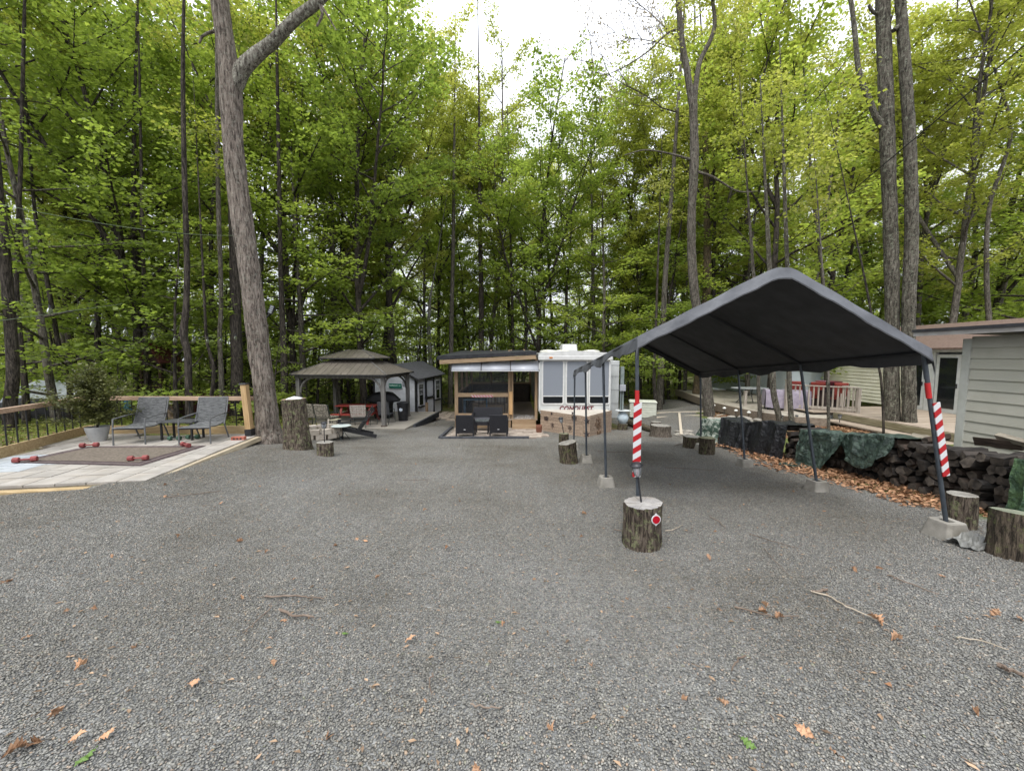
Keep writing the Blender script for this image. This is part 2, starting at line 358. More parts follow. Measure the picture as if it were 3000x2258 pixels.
def stone_patch(i, size=.5, n=2000, smin=.0038, smax=.0080):
    q = np.random.RandomState(100+i)
    base = np.array([(1,0,0),(.3,.95,0),(-.8,.6,0),(-.9,-.5,0),(.2,-1,0),(.1,.1,.62),(-.1,0,-.5)])
    fs = [(0,1,5),(1,2,5),(2,3,5),(3,4,5),(4,0,5)]
    fs += [(1,0,6),(2,1,6),(3,2,6),(4,3,6),(0,4,6)]
    Vs = []; Fs = []
    side = int(math.sqrt(n)); cell = size/side
    for a in range(side):
        for c in range(side):
            r = q.uniform(smin, smax) * (1.35 if q.rand() < .08 else 1)
            v = base * (1 + q.uniform(-.28, .28, base.shape)); v[:5] += [0, 0, q.uniform(-.2, .25)]
            v = v * np.array([r*q.uniform(.9, 1.4), r, r*q.uniform(.6, 1.0)])
            M3 = np.array(Euler((q.normal(0, .33), q.normal(0, .33), q.uniform(0, 6.28))).to_matrix())
            p = np.array([(a+.5+q.uniform(-.6, .6))*cell - size/2, (c+.5+q.uniform(-.6, .6))*cell - size/2, q.uniform(-.002, .004)])
            b0 = len(Vs)*7; Vs.append(v @ M3.T + p); Fs += [(x+b0, y+b0, z+b0) for x, y, z in fs]
    return npmesh('stone_patch', np.concatenate(Vs), np.array(Fs), m_stone)
patches = [stone_patch(i) for i in range(6)]
st = .47
px_, py_ = np.meshgrid(np.arange(-12, 12, st), np.arange(1.0, 24, st)); px_ = px_.ravel(); py_ = py_.ravel()
keep = (gmask(px_, py_) > .5) & (np.abs(px_) < py_*1.36 + .6)
px_ = px_[keep]; py_ = py_[keep]
scatter('gravel', np.stack([px_, py_, TZ(px_, py_) + .003], 1), tilt_eulers(px_, py_, nr.randint(0, 4, len(px_))*math.pi/2 + nr.uniform(-.05, .05, len(px_))), nr.randint(0, 6, len(px_)), np.ones(len(px_)), patches)
# ---- leaf shapes
oak = [(0,.01),(.12,.03),(.2,.17),(.3,.11),(.42,.3),(.5,.17),(.62,.33),(.7,.18),(.82,.24),(.9,.12),(1,.03)]
def oakleaf(sz, curl, q, n=None):
    up = [(x, y) for x, y in oak]; vs = []; mid = []
    xs = [0, .2, .42, .62, .82, 1]; hw = [.03, .17, .3, .33, .22, .02]; lob = [1, 1, 1, 1, 1, 1]
    for x, h in up: mid.append((x, 0, -curl*x*x*.3))
    k = len(up); vs = list(mid)
    for sgn in (1, -1):
        for x, h in up: vs.append((x + .06*h, sgn*h*q.uniform(.8, 1.15), curl*abs(h)*1.3 - curl*x*x*.3))
    fs = []
    for s_ in (0, 1):
        off = k*(1+s_)
        for i in range(k-1):
            f = (i, i+1, off+i+1, off+i); fs.append(f if s_ == 0 else tuple(reversed(f)))
    return [(a*sz, b2*sz, c*sz) for a, b2, c in vs], fs
m_dead = mat('dead_leaf', (.20, .095, .045), (.40, .23, .125), rough=.7, island=.35, scale=8)
m_dead_pale = mat('dead_leaf_tan', (.27, .145, .08), (.44, .27, .155), rough=.7, scale=8, objrnd=.35)
m_greenleaf = mat('fallen_green_leaf', (.07, .13, .02), (.12, .2, .045), rough=.6)
def leaf_patch(i, n, size, smin=.06, smax=.11, matl=None):
    q = random.Random(i); mb = MB()
    for _ in range(n):
        v, f = oakleaf(q.uniform(smin, smax), q.uniform(-.3, .9), q)
        M4 = Matrix.Translation((q.uniform(-size/2, size/2), q.uniform(-size/2, size/2), q.uniform(.0, .035))) @ Euler((q.gauss(0, .35), q.gauss(0, .35), q.uniform(0, 6.3))).to_matrix().to_4x4()
        mb.add(v, f, 0, M4)
    return mb.mesh('leaf_patch', matl or m_dead)
lp = [leaf_patch(500+i, 34, .5) for i in range(5)]
def in_strip():
    P = []
    q = random.Random(3)
    # strip between gravel and the log pile, under the far trees, by the deck
    for yy in np.arange(4.3, 13.5, .22):
        for xx in np.arange(4.9, 7.6, .22):
            e = {4: 5.75, 5: 5.55, 6: 5.5, 7: 5.45, 8: 5.45, 9: 5.55, 10: 5.8, 11: 6.2, 12: 6.5, 13: 6.8}[int(yy)]
            if xx > e + q.uniform(-.12, .12) and xx < 6.6: P.append((xx, yy))
    for yy in np.arange(11.4, 17.5, .28):
        for xx in np.arange(6.6, 12, .28):
            if xx > 6.9 + (yy-11.5)*.33 + q.uniform(-.2, .2) and not (yy > 13.2 and xx > 9.7) and not (xx > 11.2 and yy < 12.2): P.append((xx, yy))
    return np.array(P)
P = in_strip()
scatter('leaf_litter', np.stack([P[:, 0], P[:, 1], TZ(P[:, 0], P[:, 1]) + .004], 1), tilt_eulers(P[:, 0], P[:, 1], nr.uniform(0, 6.3, len(P))), nr.randint(0, 5, len(P)), np.ones(len(P))*.9, lp)
# ---- woodland floor: low green growth and old leaves
m_under = leafmat('undergrowth_green', [(.08, .11, .02), (.14, .18, .035), (.2, .22, .06), (.27, .25, .09)], .35)
def floor_patch(i):
    q = random.Random(900+i); mb = MB(); n = 110
    for _ in range(n):
        x, y = q.uniform(-.55, .55), q.uniform(-.55, .55); a = q.uniform(0, 6.3)
        if q.random() < .72:
            h = q.uniform(.05, .2); w_ = q.uniform(.006, .014); dx, dy = math.cos(a), math.sin(a); ln = q.uniform(.02, .12)
            mb.add([(x-dy*w_, y+dx*w_, 0), (x+dy*w_, y-dx*w_, 0), (x+dx*ln, y+dy*ln, h)], [(0, 1, 2)], 0)
        else:
            h = q.uniform(.08, .3); s_ = q.uniform(.03, .07)
            for k in range(3):
                aa = a + k*2.1; dx, dy = math.cos(aa), math.sin(aa)
                mb.add([(x, y, h), (x+dx*s_-dy*s_*.4, y+dy*s_+dx*s_*.4, h+.01), (x+dx*s_*1.9, y+dy*s_*1.9, h-.01), (x+dx*s_+dy*s_*.4, y+dy*s_-dx*s_*.4, h+.01)], [(0, 1, 2, 3)], 0)
    for _ in range(26):
        v, f = oakleaf(q.uniform(.07, .12), q.uniform(-.3, .9), q)
        mb.add(v, f, 1, Matrix.Translation((q.uniform(-.5, .5), q.uniform(-.5, .5), q.uniform(.0, .03))) @ Euler((q.gauss(0, .3), q.gauss(0, .3), q.uniform(0, 6.3))).to_matrix().to_4x4())
    return mb.mesh('floor_patch', [m_under, m_dead_pale])
fp = [floor_patch(i) for i in range(5)]
ux, uy = np.meshgrid(np.arange(-45, 45, .95), np.arange(8.5, 48, .95)); ux = ux.ravel() + nr.uniform(-.3, .3, ux.size); uy = uy.ravel() + nr.uniform(-.3, .3, uy.size)
bad = (gmask(ux, uy) > .02) | (np.abs(ux) > uy*1.38 + 1) | ((ux > -11) & (ux < -5.5) & (uy < 9.6)) | ((ux > 6) & (uy < 17)) | ((ux > -9) & (ux < -4) & (uy > 12.2) & (uy < 23.6)) | ((ux > -3) & (ux < 5) & (uy > 11) & (uy < 24)) | ((ux > 8.5) & (uy < 27) & (ux < 30)) | ((ux > -5) & (ux < -2) & (uy < 25))
bad |= (np.sin(ux*.9+1.3*np.sin(uy*.7))*np.sin(uy*.8+np.sin(ux*.6)) < -.55)
ux = ux[~bad]; uy = uy[~bad]
scatter('undergrowth', np.stack([ux, uy, TZ(ux, uy)], 1), tilt_eulers(ux, uy, nr.uniform(0, 6.3, len(ux))), nr.randint(0, 5, len(ux)), nr.uniform(.9, 1.4, len(ux)), fp)
# ================================================================== TREES
m_leafA = leafmat('oak_spring_leaves', [(.14, .165, .04), (.23, .26, .055), (.31, .34, .075), (.39, .40, .11), (.45, .42, .16)], .58)
m_leafB = leafmat('maple_leaves', [(.115, .16, .04), (.185, .245, .055), (.25, .315, .07), (.325, .385, .085), (.40, .44, .11)], .6)
m_bark = barkmat('bark_grey', (.09, .077, .064), (.2, .175, .15), lichen=(.3, .33, .24), lamt=.35)
m_bark_d = barkmat('bark_dark', (.045, .038, .032), (.12, .10, .085))
m_bark_p = barkmat('bark_lichen', (.085, .075, .06), (.19, .17, .14), lichen=(.30, .32, .24), lamt=.6)
class Leaves:
    def __init__(s): s.c = []; s.u = []; s.s = []
    def spray(s, p, d, n, size, q, spread=.16, flat=.35):
        p = np.array(p); d = np.array(d)
        c = p + q.normal(0, 1, (n, 3)) * np.array([spread, spread, spread*flat]); s.c.append(c)
        u = d + q.normal(0, .7, (n, 3)) * np.array([1, 1, .45]); u[:, 2] -= .18; s.u.append(u); s.s.append(size * q.uniform(.65, 1.25, n))
    def mesh(s, name, matl, q, flatn=.6):
        c = np.concatenate(s.c); u = np.concatenate(s.u); sz = np.concatenate(s.s)[:, None]
        u /= np.linalg.norm(u, axis=1)[:, None] + 1e-9; n = q.normal(0, 1, c.shape) * np.array([flatn, flatn, .25]) + np.array([0, 0, 1.0])
        v = np.cross(n, u); v /= np.linalg.norm(v, axis=1)[:, None] + 1e-9; n = np.cross(u, v)
        w_ = sz*.42; f = sz * q.uniform(.02, .16, (len(c), 1))
        b_ = c - u*sz*.5; t_ = c + u*sz*.5; l_ = c - v*w_ + n*f - u*sz*.08; r_ = c + v*w_ + n*f - u*sz*.08
        V = np.stack([b_, l_, t_, r_], 1).reshape(-1, 3); k = np.arange(len(c))[:, None]*4
        Fq = np.concatenate([k + [0, 2, 1], k + [0, 3, 2]], 1).reshape(-1, 3)
        return npmesh(name, V, Fq, matl)
def grow(seed, H, style, leaf_mat, bark, leaf=.12, dens=1.0, cb=.4, wid=1.0, name='tree'):
    """returns (trunk mesh, crown mesh)"""
    q = np.random.RandomState(seed); mb = MB(); LV = Leaves()
    r0 = (.0062*H + .025) if style != 'sapling' else .009*H + .006
    npt = max(6, int(H/1.0)); lean = q.normal(0, .028, 2); p = np.array([0., 0, -.3]); pts = []; d = np.array([lean[0], lean[1], 1.0])
    for i in range(npt + 1):
        pts.append(p.copy()); d[:2] += q.normal(0, .035, 2); d[:2] *= .93; d[:2] += lean*.1; p = p + d/np.linalg.norm(d)*H/npt
    rad = [r0*(1.25 if i == 0 else 1)*(1 - .86*(i/npt)**.85) + .006 for i in range(npt+1)]
    mb.tube(pts, rad, 9 if style != 'sapling' else 5)
    leaders = [(pts, rad, cb)]
    def at(pl, f): x = f*(len(pl)-1); i = min(int(x), len(pl)-2); return pl[i] + (pl[i+1]-pl[i])*(x-i)
    if style == 'tall':
        for k in range(q.randint(1, 3)):
            f = q.uniform(cb*.75, .6); s_ = at(pts, f); a = q.uniform(0, 6.28); Lr = H*(1-f)*q.uniform(.7, .95); pl = [s_]; dd = np.array([math.cos(a)*.62, math.sin(a)*.62, 1.0])
            for i in range(8): dd[:2] = dd[:2]*.9 + q.normal(0, .05, 2); s_ = s_ + dd/np.linalg.norm(dd)*Lr/8; pl.append(s_)
            rr = [r0*.55*(1-.88*i/8)+.006 for i in range(9)]; mb.tube(pl, rr, 7); leaders.append((pl, rr, .25))
    gold = 2.4; ph = q.uniform(0, 6)
    for pl, rr, c0 in leaders:
        nb = int((26 if style != 'sapling' else 13) * (1 if pl is pts else .6))
        for k in range(nb):
            f = c0 + (1-c0)*(k+.5)/nb; f = min(.99, f + q.normal(0, .01)); s_ = at(pl, f); ph += gold + q.normal(0, .3)
            g_ = (f-c0)/(1-c0)
            if style == 'tall': Lb = H*.17*wid*(math.sin(math.pi*min(1, .22+.72*g_))**.8)*q.uniform(.6, 1.15); el = q.uniform(.35, .9)
            elif style == 'maple': Lb = H*.30*wid*(1-.80*g_)*q.uniform(.6, 1.1); el = q.uniform(-.02, .38) + .3*g_
            else: Lb = H*.34*wid*(1-.65*g_)*q.uniform(.6, 1.1); el = q.uniform(.2, .7)
            dd = np.array([math.cos(ph)*math.cos(el), math.sin(ph)*math.cos(el), math.sin(el)]); bp_ = [s_]; n = 5
            for i in range(n): dd = dd + q.normal(0, .09, 3) + np.array([0, 0, .04 if style == 'tall' else .015]); dd /= np.linalg.norm(dd); s_ = s_ + dd*Lb/n; bp_.append(s_)
            rb = max(.008, min(rr[min(len(rr)-1, int(f*(len(rr)-1)))]*.5, .012*Lb+.01))
            mb.tube(bp_, [rb*(1-.8*i/n)+.003 for i in range(n+1)], 5 if style != 'sapling' else 3, caps=False)
            # twigs with sprays of leaves
            nt_ = max(3, int(Lb/.30)); side = 1
            for j in range(nt_):
                g2 = .22 + .78*(j+.5)/nt_; s2 = at(bp_, g2); side = -side; az = math.atan2(dd[1], dd[0]) + side*q.uniform(.5, 1.2)
                Lt = (.35 + .28*Lb*(1-g2))*q.uniform(.6, 1.3); e2 = q.uniform(-.15, .35) if style != 'tall' else q.uniform(-.1, .8)
                d2 = np.array([math.cos(az)*math.cos(e2), math.sin(az)*math.cos(e2), math.sin(e2)]); e_ = s2 + d2*Lt
                mb.tube([s2, e_], [.006, .003], 3, caps=False)
                m_ = max(2, int(Lt/.16))
                for z in range(m_):
                    LV.spray(s2 + d2*Lt*(z+.8)/m_, d2, max(2, int(q.poisson(7.0*dens))), leaf, q)
            LV.spray(bp_[-1], dd, max(2, int(9*dens)), leaf, q)
    return mb.mesh(name+'_trunk', bark, True, 80), LV.mesh(name+'_crown', leaf_mat, q)
TT = {}
for i in range(4): TT['tall%d' % i] = grow(20+i, 21, 'tall', m_leafA, m_bark if i % 2 else m_bark_d, leaf=.12, dens=1.9, cb=.24, wid=1.2)
for i in range(4): TT['maple%d' % i] = grow(40+i, 13, 'maple', m_leafB, m_bark_d if i % 2 else m_bark, leaf=.115, dens=1.75, cb=.10, wid=1.0)
for i in range(3): TT['mid%d' % i] = grow(60+i, 15, 'tall', m_leafB, m_bark_d, leaf=.115, dens=2.0, cb=.16, wid=1.5)
for i in range(3): TT['sap%d' % i] = grow(80+i, 4.2, 'sapling', m_leafB, m_bark_d, leaf=.09, dens=1.5, cb=.1, wid=1.15)
LBL = {'tall': ('tall slender woodland tree with loose yellow-green spring leaves', 'tall trees of the woodland behind the yard', 'tall_tree'),
       'maple': ('woodland maple with layered sprays of fresh green leaves', 'maples of the woodland behind the yard', 'maple_tree'),
       'mid': ('middle-sized woodland tree with a dense dark green crown', 'middle-sized trees of the woodland', 'woodland_tree'),
       'sap': ('thin young sapling with light green leaves on the woodland floor', 'saplings on the woodland floor', 'sapling')}
def put(kind, x, y, s=1.0, rz=None, label=None, z=None, sz=None):
    k = kind.rstrip('0123456789'); lb, gp, nm = LBL[k]
    t = thing(nm, label or lb, 'tree' if k != 'sap' else 'sapling', (x, y, tz(x, y) if z is None else z), rnd.uniform(0, 6.28) if rz is None else rz, None if label else gp)
    t.scale = (s, s, sz or s)
    tr, cr_ = TT[kind]; meshobj('trunk', tr, t); meshobj('crown', cr_, t); return t
def hgt(kind): return {'tall': 21, 'maple': 13, 'mid': 15, 'sap': 4.2}[kind.rstrip('0123456789')]
def px_tree(px, py_top, Y, kind, rz=None, label=None, wide=1.0):
    """a tree whose crown top shows at (px, py_top) from distance Y"""
    top = at_y(px, py_top, Y); z0 = tz(top.x, Y); h = (top.z - z0); s = h / hgt(kind)
    return put(kind, top.x, Y, s*wide, rz, label, sz=s)
PLACED = []
# the trees that shape the skyline
SKY = [(1090, -60, 24, 'tall0'), (1020, -200, 20, 'mid0'), (1265, 290, 30, 'mid1'), (1420, 130, 29, 'tall1'), (1510, 190, 33, 'tall2'), (1580, 230, 27, 'mid2'), (1660, 400, 31, 'maple1'), (1730, 380, 36, 'tall3'), (1820, 330, 30, 'tall0'), (1900, 200, 27, 'tall2'),
       (1960, 20, 27, 'tall1'), (2120, -120, 23, 'tall3'), (2240, -60, 28, 'tall0'), (2330, -250, 19, 'mid1'), (2440, -60, 25, 'tall2'), (2760, -100, 24, 'tall1'), (2900, -300, 20, 'tall3'), (2980, -100, 26, 'tall0'), (2700, 100, 33, 'mid0'),
       (940, -250, 22, 'tall3'), (800, -300, 19, 'mid2'), (640, -200, 24, 'tall1'), (380, -250, 22, 'mid1'), (90, -250, 21, 'mid0'), (-40, -300, 19, 'tall3'), (330, -350, 15.5, 'mid2'),
       (870, 130, 31, 'tall2'), (1230, 330, 38, 'tall3'), (1350, 380, 40, 'mid2'), (1480, 420, 44, 'tall1'), (1600, 480, 42, 'mid0'), (1700, 520, 45, 'tall2'), (1840, 420, 42, 'mid1'), (2000, 350, 42, 'tall0'), (2160, 300, 44, 'mid2'), (2350, 260, 42, 'tall3'), (2560, 250, 42, 'mid1'), (2800, 200, 40, 'tall2')]
for px, pt, Y, k in SKY: px_tree(px, pt, Y, k); p_ = at_y(px, 600, Y); PLACED.append((p_.x, Y))
# nearer maples with low leaves
NEAR = [(40, -150, 13, 'maple0', 1.0), (210, 120, 15.5, 'maple1', 1.1), (390, 60, 17.5, 'maple2', 1.15), (560, 150, 17.5, 'maple3', 1.1), (700, 60, 20, 'maple0', 1.1), (850, 200, 19, 'maple2', 1.2), (960, 240, 24, 'maple1', 1.25), (1070, 520, 26, 'maple3', 1.2),
        (1230, 600, 29, 'maple0', 1.3), (1380, 640, 30, 'maple1', 1.3), (1530, 560, 29, 'maple2', 1.3), (1660, 560, 26, 'maple3', 1.3), (1790, 470, 24, 'maple0', 1.25), (1880, 640, 28, 'maple2', 1.3), (1960, 500, 23, 'maple1', 1.2), (2110, 330, 22.5, 'maple3', 1.2),
        (2230, 380, 21, 'maple2', 1.2), (2400, 250, 22, 'maple0', 1.2), (2480, 420, 27, 'maple3', 1.3), (2740, 330, 27, 'maple1', 1.3), (2850, 200, 26, 'maple2', 1.3), (2960, 300, 24.5, 'maple0', 1.2), (3120, 0, 21, 'maple3', 1.2), (-150, -100, 15, 'maple2', 1.2)]
for px, pt, Y, k, wd in NEAR: px_tree(px, pt, Y, k, wide=wd); p_ = at_y(px, 600, Y); PLACED.append((p_.x, Y))
def blocked(x, y):
    if -6 < x < 6 and y < 25.5: return True
    if -9.5 < x < -3.5 and y < 24.5: return True
    if x < -3 and x > -12.5 and y < 12.5: return True
    if x > 6 and y < 20: return True
    if x > 9 and y < 28: return True
    if -2.8 < x < 9 and y < 23: return True
    return False
def filler(n, y0, y1, kinds, smin, smax, dist, hx=1.45):
    c = 0; tries = 0
    while c < n and tries < n*60:
        tries += 1; y = y0 + (y1-y0)*rnd.random(); x = rnd.uniform(-hx*y, hx*y)
        if blocked(x, y) or any((x-a)**2 + (y-b_)**2 < dist*dist for a, b_ in PLACED): continue
        # leave the gap of open sky above the trailer
        k = rnd.choice(kinds); s = rnd.uniform(smin, smax); px = CX + x/y*F
        if 1240 < px < 1860 and k[:3] != 'sap': s = min(s, (.40*y + 3.2)/hgt(k))
        put(k, x, y, s); PLACED.append((x, y)); c += 1
filler(34, 22, 38, ['tall0', 'tall1', 'tall2', 'tall3', 'mid0', 'mid1', 'mid2'], .75, 1.1, 2.6)
filler(24, 36, 62, ['tall0', 'tall1', 'tall2', 'tall3', 'mid0', 'mid1', 'mid2', 'maple0', 'maple2'], .85, 1.15, 3.0)
filler(38, 20, 50, ['maple0', 'maple1', 'maple2', 'maple3'], .45, .85, 1.8)
filler(70, 13, 30, ['sap0', 'sap1', 'sap2'], .7, 1.9, 1.0)
filler(110, 24, 52, ['sap0', 'sap1', 'sap2'], 1.1, 2.3, 1.1)
# far wood that closes the view, one mass
q = np.random.RandomState(5); LV = Leaves(); mbk = MB()
for i in range(230):
    a = q.uniform(-1.02, 1.02); d_ = q.uniform(62, 88); x = math.sin(a)*d_*1.1; y = math.cos(a)*d_ if abs(a) < .7 else q.uniform(38, 66)
    if abs(a) >= .7: x = math.copysign(q.uniform(1.05, 1.5)*y + 6, a)
    z0 = tz(x, y); h = q.uniform(13, 20); top = h if abs(x/y) > .18 else min(h, .36*y)
    mbk.tube([(x, y, z0-.5), (x+q.normal(0, .5), y, z0+top*.8)], [.10, .05], 5, caps=False)
    for k in range(22):
        zz = z0 + top*q.uniform(.0, 1)**1.15; r = 3.4*(1-.55*(zz-z0)/top)
        LV.spray((x+q.normal(0, r*.55), y+q.normal(0, r*.55), zz), (0, 0, .3), 20, .42, q, spread=.75, flat=.6)
me = LV.mesh('distant_woodland', m_leafB, q); tag(meshobj('distant_woodland', me), kind='stuff')
tag(mbk.build('distant_trunks', m_bark_d), kind='stuff')
# ---------------------------------------------------------------- hero trunks
def bark_fn(seed, amp=.085, nf=9):
    q = random.Random(seed); a1, a2, a3 = q.uniform(0, 6), q.uniform(0, 6), q.uniform(0, 6)
    def f(a, i, p):
        z = p[2]
        v = mnoise.noise((math.cos(a)*nf*.5 + seed, math.sin(a)*nf*.5, z*1.1))
        v2 = mnoise.noise((math.cos(a)*nf*1.1, math.sin(a)*nf*1.1 + seed, z*3.2))
        v = -abs(v)*2.4 + .6 + v2*.7
        return 1 + amp*v
    return f
def dense(pts, step=.07):
    out = []; 
    P_ = [Vector(p[:3]) for p in pts]; r_ = [p[3] for p in pts]
    n = len(P_)
    for i in range(n-1):
        p0, p1, p2, p3 = P_[max(i-1, 0)], P_[i], P_[i+1], P_[min(i+2, n-1)]
        k = max(1, int((p2-p1).length/step))
        for j in range(k):
            t_ = j/k; a = p1*2; b_ = (p2-p0)*t_; c_ = (p0*2-p1*5+p2*4-p3)*t_*t_; d_ = (p1*3-p0-p2*3+p3)*t_**3
            out.append((*( (a+b_+c_+d_)*.5 ), r_[i] + (r_[i+1]-r_[i])*t_))
    out.append((*P_[-1], r_[-1])); return out
def pxline(rows, Y):
    """rows (px, py, width px) at distance Y -> (x, y, z, r)"""
    out = []
    for row in rows:
        px, py, w_ = row[:3]; yy = row[3] if len(row) > 3 else Y
        p = at_y(px, py, yy); out.append((p.x, p.y, p.z, w_/2/F*yy/math.sqrt(1 + (p.x/yy)**2)))
    return out
def hero(name, label, limbs, bark, Y, base, seed, crown=None, n=36, amp=.11, group=None, wsc=.95, limb_bark=None):
    """limbs: list of pixel rows; first is the trunk, from the ground up"""
    t = thing(name, label, 'tree', base, 0, group); off = Vector(base)
    mb = MB()
    for k, rows in enumerate(limbs):
        d_ = dense(pxline([(r_[0], r_[1], r_[2]*(wsc if k == 0 else 1)) for r_ in rows], Y), .07 if k == 0 else .09)
        pts = [Vector(p[:3]) - off for p in d_]; rr = [p[3] for p in d_]
        mb.tube(pts, rr, n if k == 0 else max(8, n//2), m=1 if (k == 1 and limb_bark) else 0, fn=bark_fn(seed + k, amp))
    mb.build('trunk', [bark, limb_bark] if limb_bark else bark, t, smooth=True, angle=80)
    if crown:
        q = np.random.RandomState(seed); LV = Leaves(); tw = MB()
        for (cx, cyy, cz, rr, cnt, lf) in crown:
            c0 = Vector((cx, cyy, cz)) - off
            for _ in range(cnt):
                dv = q.normal(0, 1, 3); dv /= np.linalg.norm(dv); e = np.array(c0) + dv*rr*q.uniform(.35, 1); 
                s_ = np.array(c0) + (e-np.array(c0))*.5
                tw.tube([Vector(s_), Vector(e)], [.008, .004], 3, caps=False)
                for z in range(5): LV.spray(s_ + (e-s_)*(z+1)/5, dv, 7, lf, q, spread=.2)
        meshobj('crown', LV.mesh('crown', m_leafA, q), t); tw.build('twigs', bark, t)
    return t
bg_ = at_y(790, 1295, 9.35); z_ = tz(bg_.x, 9.35)
hero('oak_tree', 'big leaning oak trunk with a pale forked limb beside the tiled terrace', [
    [(793, 1330, 112), (791, 1288, 96), (785, 1250, 78), (777, 1160, 68), (762, 1050, 68), (745, 900, 67), (725, 750, 66), (703, 600, 65), (690, 500, 64), (682, 400, 63), (678, 300, 66), (674, 230, 66), (668, 180, 58), (657, 100, 54), (643, 0, 52), (630, -150, 46), (640, -420, 38), (600, -700, 26), (610, -900, 12)],
    [(686, 262, 44), (708, 208, 46), (745, 168, 42), (800, 122, 34), (865, 58, 31), (935, 2, 27), (1010, -80, 22), (1100, -190, 16), (1180, -330, 9)],
    [(930, 8, 10), (945, 40, 8), (928, 78, 6)], [(940, 15, 8), (965, 55, 5), (985, 90, 3)], [(628, 92, 10), (608, 98, 9), (592, 108, 8), (584, 128, 6)]],
    barkmat('bark_oak', (.15, .122, .102), (.31, .265, .225), lichen=(.34, .35, .29), lamt=.35, sc=.9), 9.35, (bg_.x, 9.35, z_), 3, limb_bark=barkmat('bark_oak_limb', (.17, .15, .125), (.36, .34, .29), lichen=(.46, .47, .38), lamt=.75, sc=.9),
    crown=[(-6.6, 9.3, 13.5, 3.0, 90, .13), (-4.2, 9.5, 12.8, 2.4, 60, .13), (-8.4, 9.0, 12.5, 2.4, 55, .13)])
hero('twin_oak_tree', 'left one of two rough lichen-covered trunks behind the logs, with a broken brown limb', [
    [(2620, 1345, 74), (2616, 1290, 62), (2613, 1200, 52), (2611, 1100, 49), (2614, 900, 47), (2610, 700, 46), (2603, 500, 46), (2596, 300, 46), (2590, 150, 44), (2586, 0, 42), (2580, -200, 36), (2600, -450, 28), (2590, -700, 14)],
    [(2596, 385, 26), (2568, 345, 20), (2545, 290, 19), (2525, 240, 17), (2513, 190, 15), (2507, 120, 15), (2492, 0, 13), (2470, -120, 10), (2480, -250, 6)], [(2585, 45, 12), (2560, 38, 10), (2545, 15, 9)]],
    m_bark_p, 12.3, (at_y(2618, 1290, 12.3).x, 12.3, tz(at_y(2618, 1290, 12.3).x, 12.3)), 9, crown=[(12.2, 12.3, 17, 2.6, 70, .13)])
hero('twin_oak_tree', 'right one of two rough lichen-covered trunks behind the logs, nearest the glass door', [
    [(2668, 1350, 72), (2666, 1290, 58), (2663, 1200, 48), (2661, 1050, 46), (2662, 900, 45), (2670, 700, 44), (2668, 500, 40), (2660, 330, 38), (2650, 170, 36), (2642, 60, 34), (2636, -100, 30), (2660, -350, 24), (2680, -600, 12)],
    [(2618, 90, 16), (2632, 78, 18), (2650, 95, 18)]],
    m_bark_p, 12.0, (at_y(2666, 1290, 12.0).x, 12.0, tz(at_y(2666, 1290, 12.0).x, 12.0)), 14, crown=[(13.5, 12.5, 16, 2.4, 60, .13)])
b3 = at_y(2080, 1260, 16.6)
hero('forked_tree', 'slender leaning forked tree rising behind the dark canopy', [
    [(2084, 1275, 52), (2081, 1240, 38), (2072, 1150, 33), (2058, 1020, 30), (2040, 900, 27), (2028, 780, 27), (2026, 640, 25), (2034, 470, 28), (2030, 330, 22), (2016, 230, 19), (1998, 120, 17), (1987, 0, 15), (1975, -160, 10)],
    [(2034, 400, 18), (2036, 290, 16), (2048, 190, 14), (2080, 120, 13), (2094, 70, 11), (2088, 0, 10), (2080, -120, 7)],
    [(1996, 90, 7), (1960, 95, 6), (1900, 150, 4), (1840, 190, 3), (1790, 215, 2)], [(2030, 470, 8), (1960, 450, 5), (1890, 440, 4), (1830, 455, 3)], [(2030, 500, 10), (2090, 520, 7), (2160, 560, 5), (2220, 560, 3)]],
    m_bark, 16.6, (b3.x, 16.6, tz(b3.x, 16.6)), 21, n=24, crown=[(7.2, 16.6, 16.2, 1.6, 30, .11), (8.6, 16.7, 15.6, 1.5, 26, .11), (6.0, 16.6, 13.8, 1.1, 12, .09)])
# bare twigs with buds reaching into the gap of sky
q = random.Random(8); bt = MB(); base = at_y(1985, 60, 16.6); budm = mat('bud', (.25, .2, .12), (.35, .3, .18))
t_bud = thing('budding_tree', 'thin tree with nearly bare budding twigs reaching into the open sky', 'tree', (at_y(1935, 1200, 21).x, 21, tz(at_y(1935, 1200, 21).x, 21)))
off = Vector(t_bud.location)
stem = [Vector(p[:3]) - off for p in dense(pxline([(1930, 1230, 22), (1940, 1000, 20), (1950, 800, 18), (1965, 600, 16), (1980, 400, 14), (1990, 250, 12), (2000, 100, 9), (2010, -60, 6)], 21), .5)]
bt.tube(stem, [.19*(1-.8*i/len(stem)) for i in range(len(stem))], 8)
def twig(p, d_, L_, r, dep):
    pts = [p]; 
    for i in range(5):
        d_ = (d_ + Vector((q.gauss(0, .13), q.gauss(0, .13), q.gauss(0, .11)+.02))).normalized(); pts.append(pts[-1] + d_*L_/5)
    bt.tube(pts, [r*(1-.75*i/5) for i in range(6)], 4 if dep else 3, caps=False)
    if dep == 0:
        e = pts[-1]; bt.add([e+Vector((-.03, 0, 0)), e+Vector((.03, 0, 0)), e+Vector((0, 0, .09)), e+Vector((0, .03, -.02))], [(0, 1, 2), (1, 3, 2), (3, 0, 2)], 1)
        return
    for i in range(1, 6):
        for s_ in range(2 if dep > 2 else 1):
            a = Vector((q.gauss(0, 1), q.gauss(0, 1), q.gauss(0, .8))).normalized(); nd = (d_ + a*.8).normalized(); twig(pts[i], nd, L_*q.uniform(.32, .5), max(.004, r*.45), dep-1)
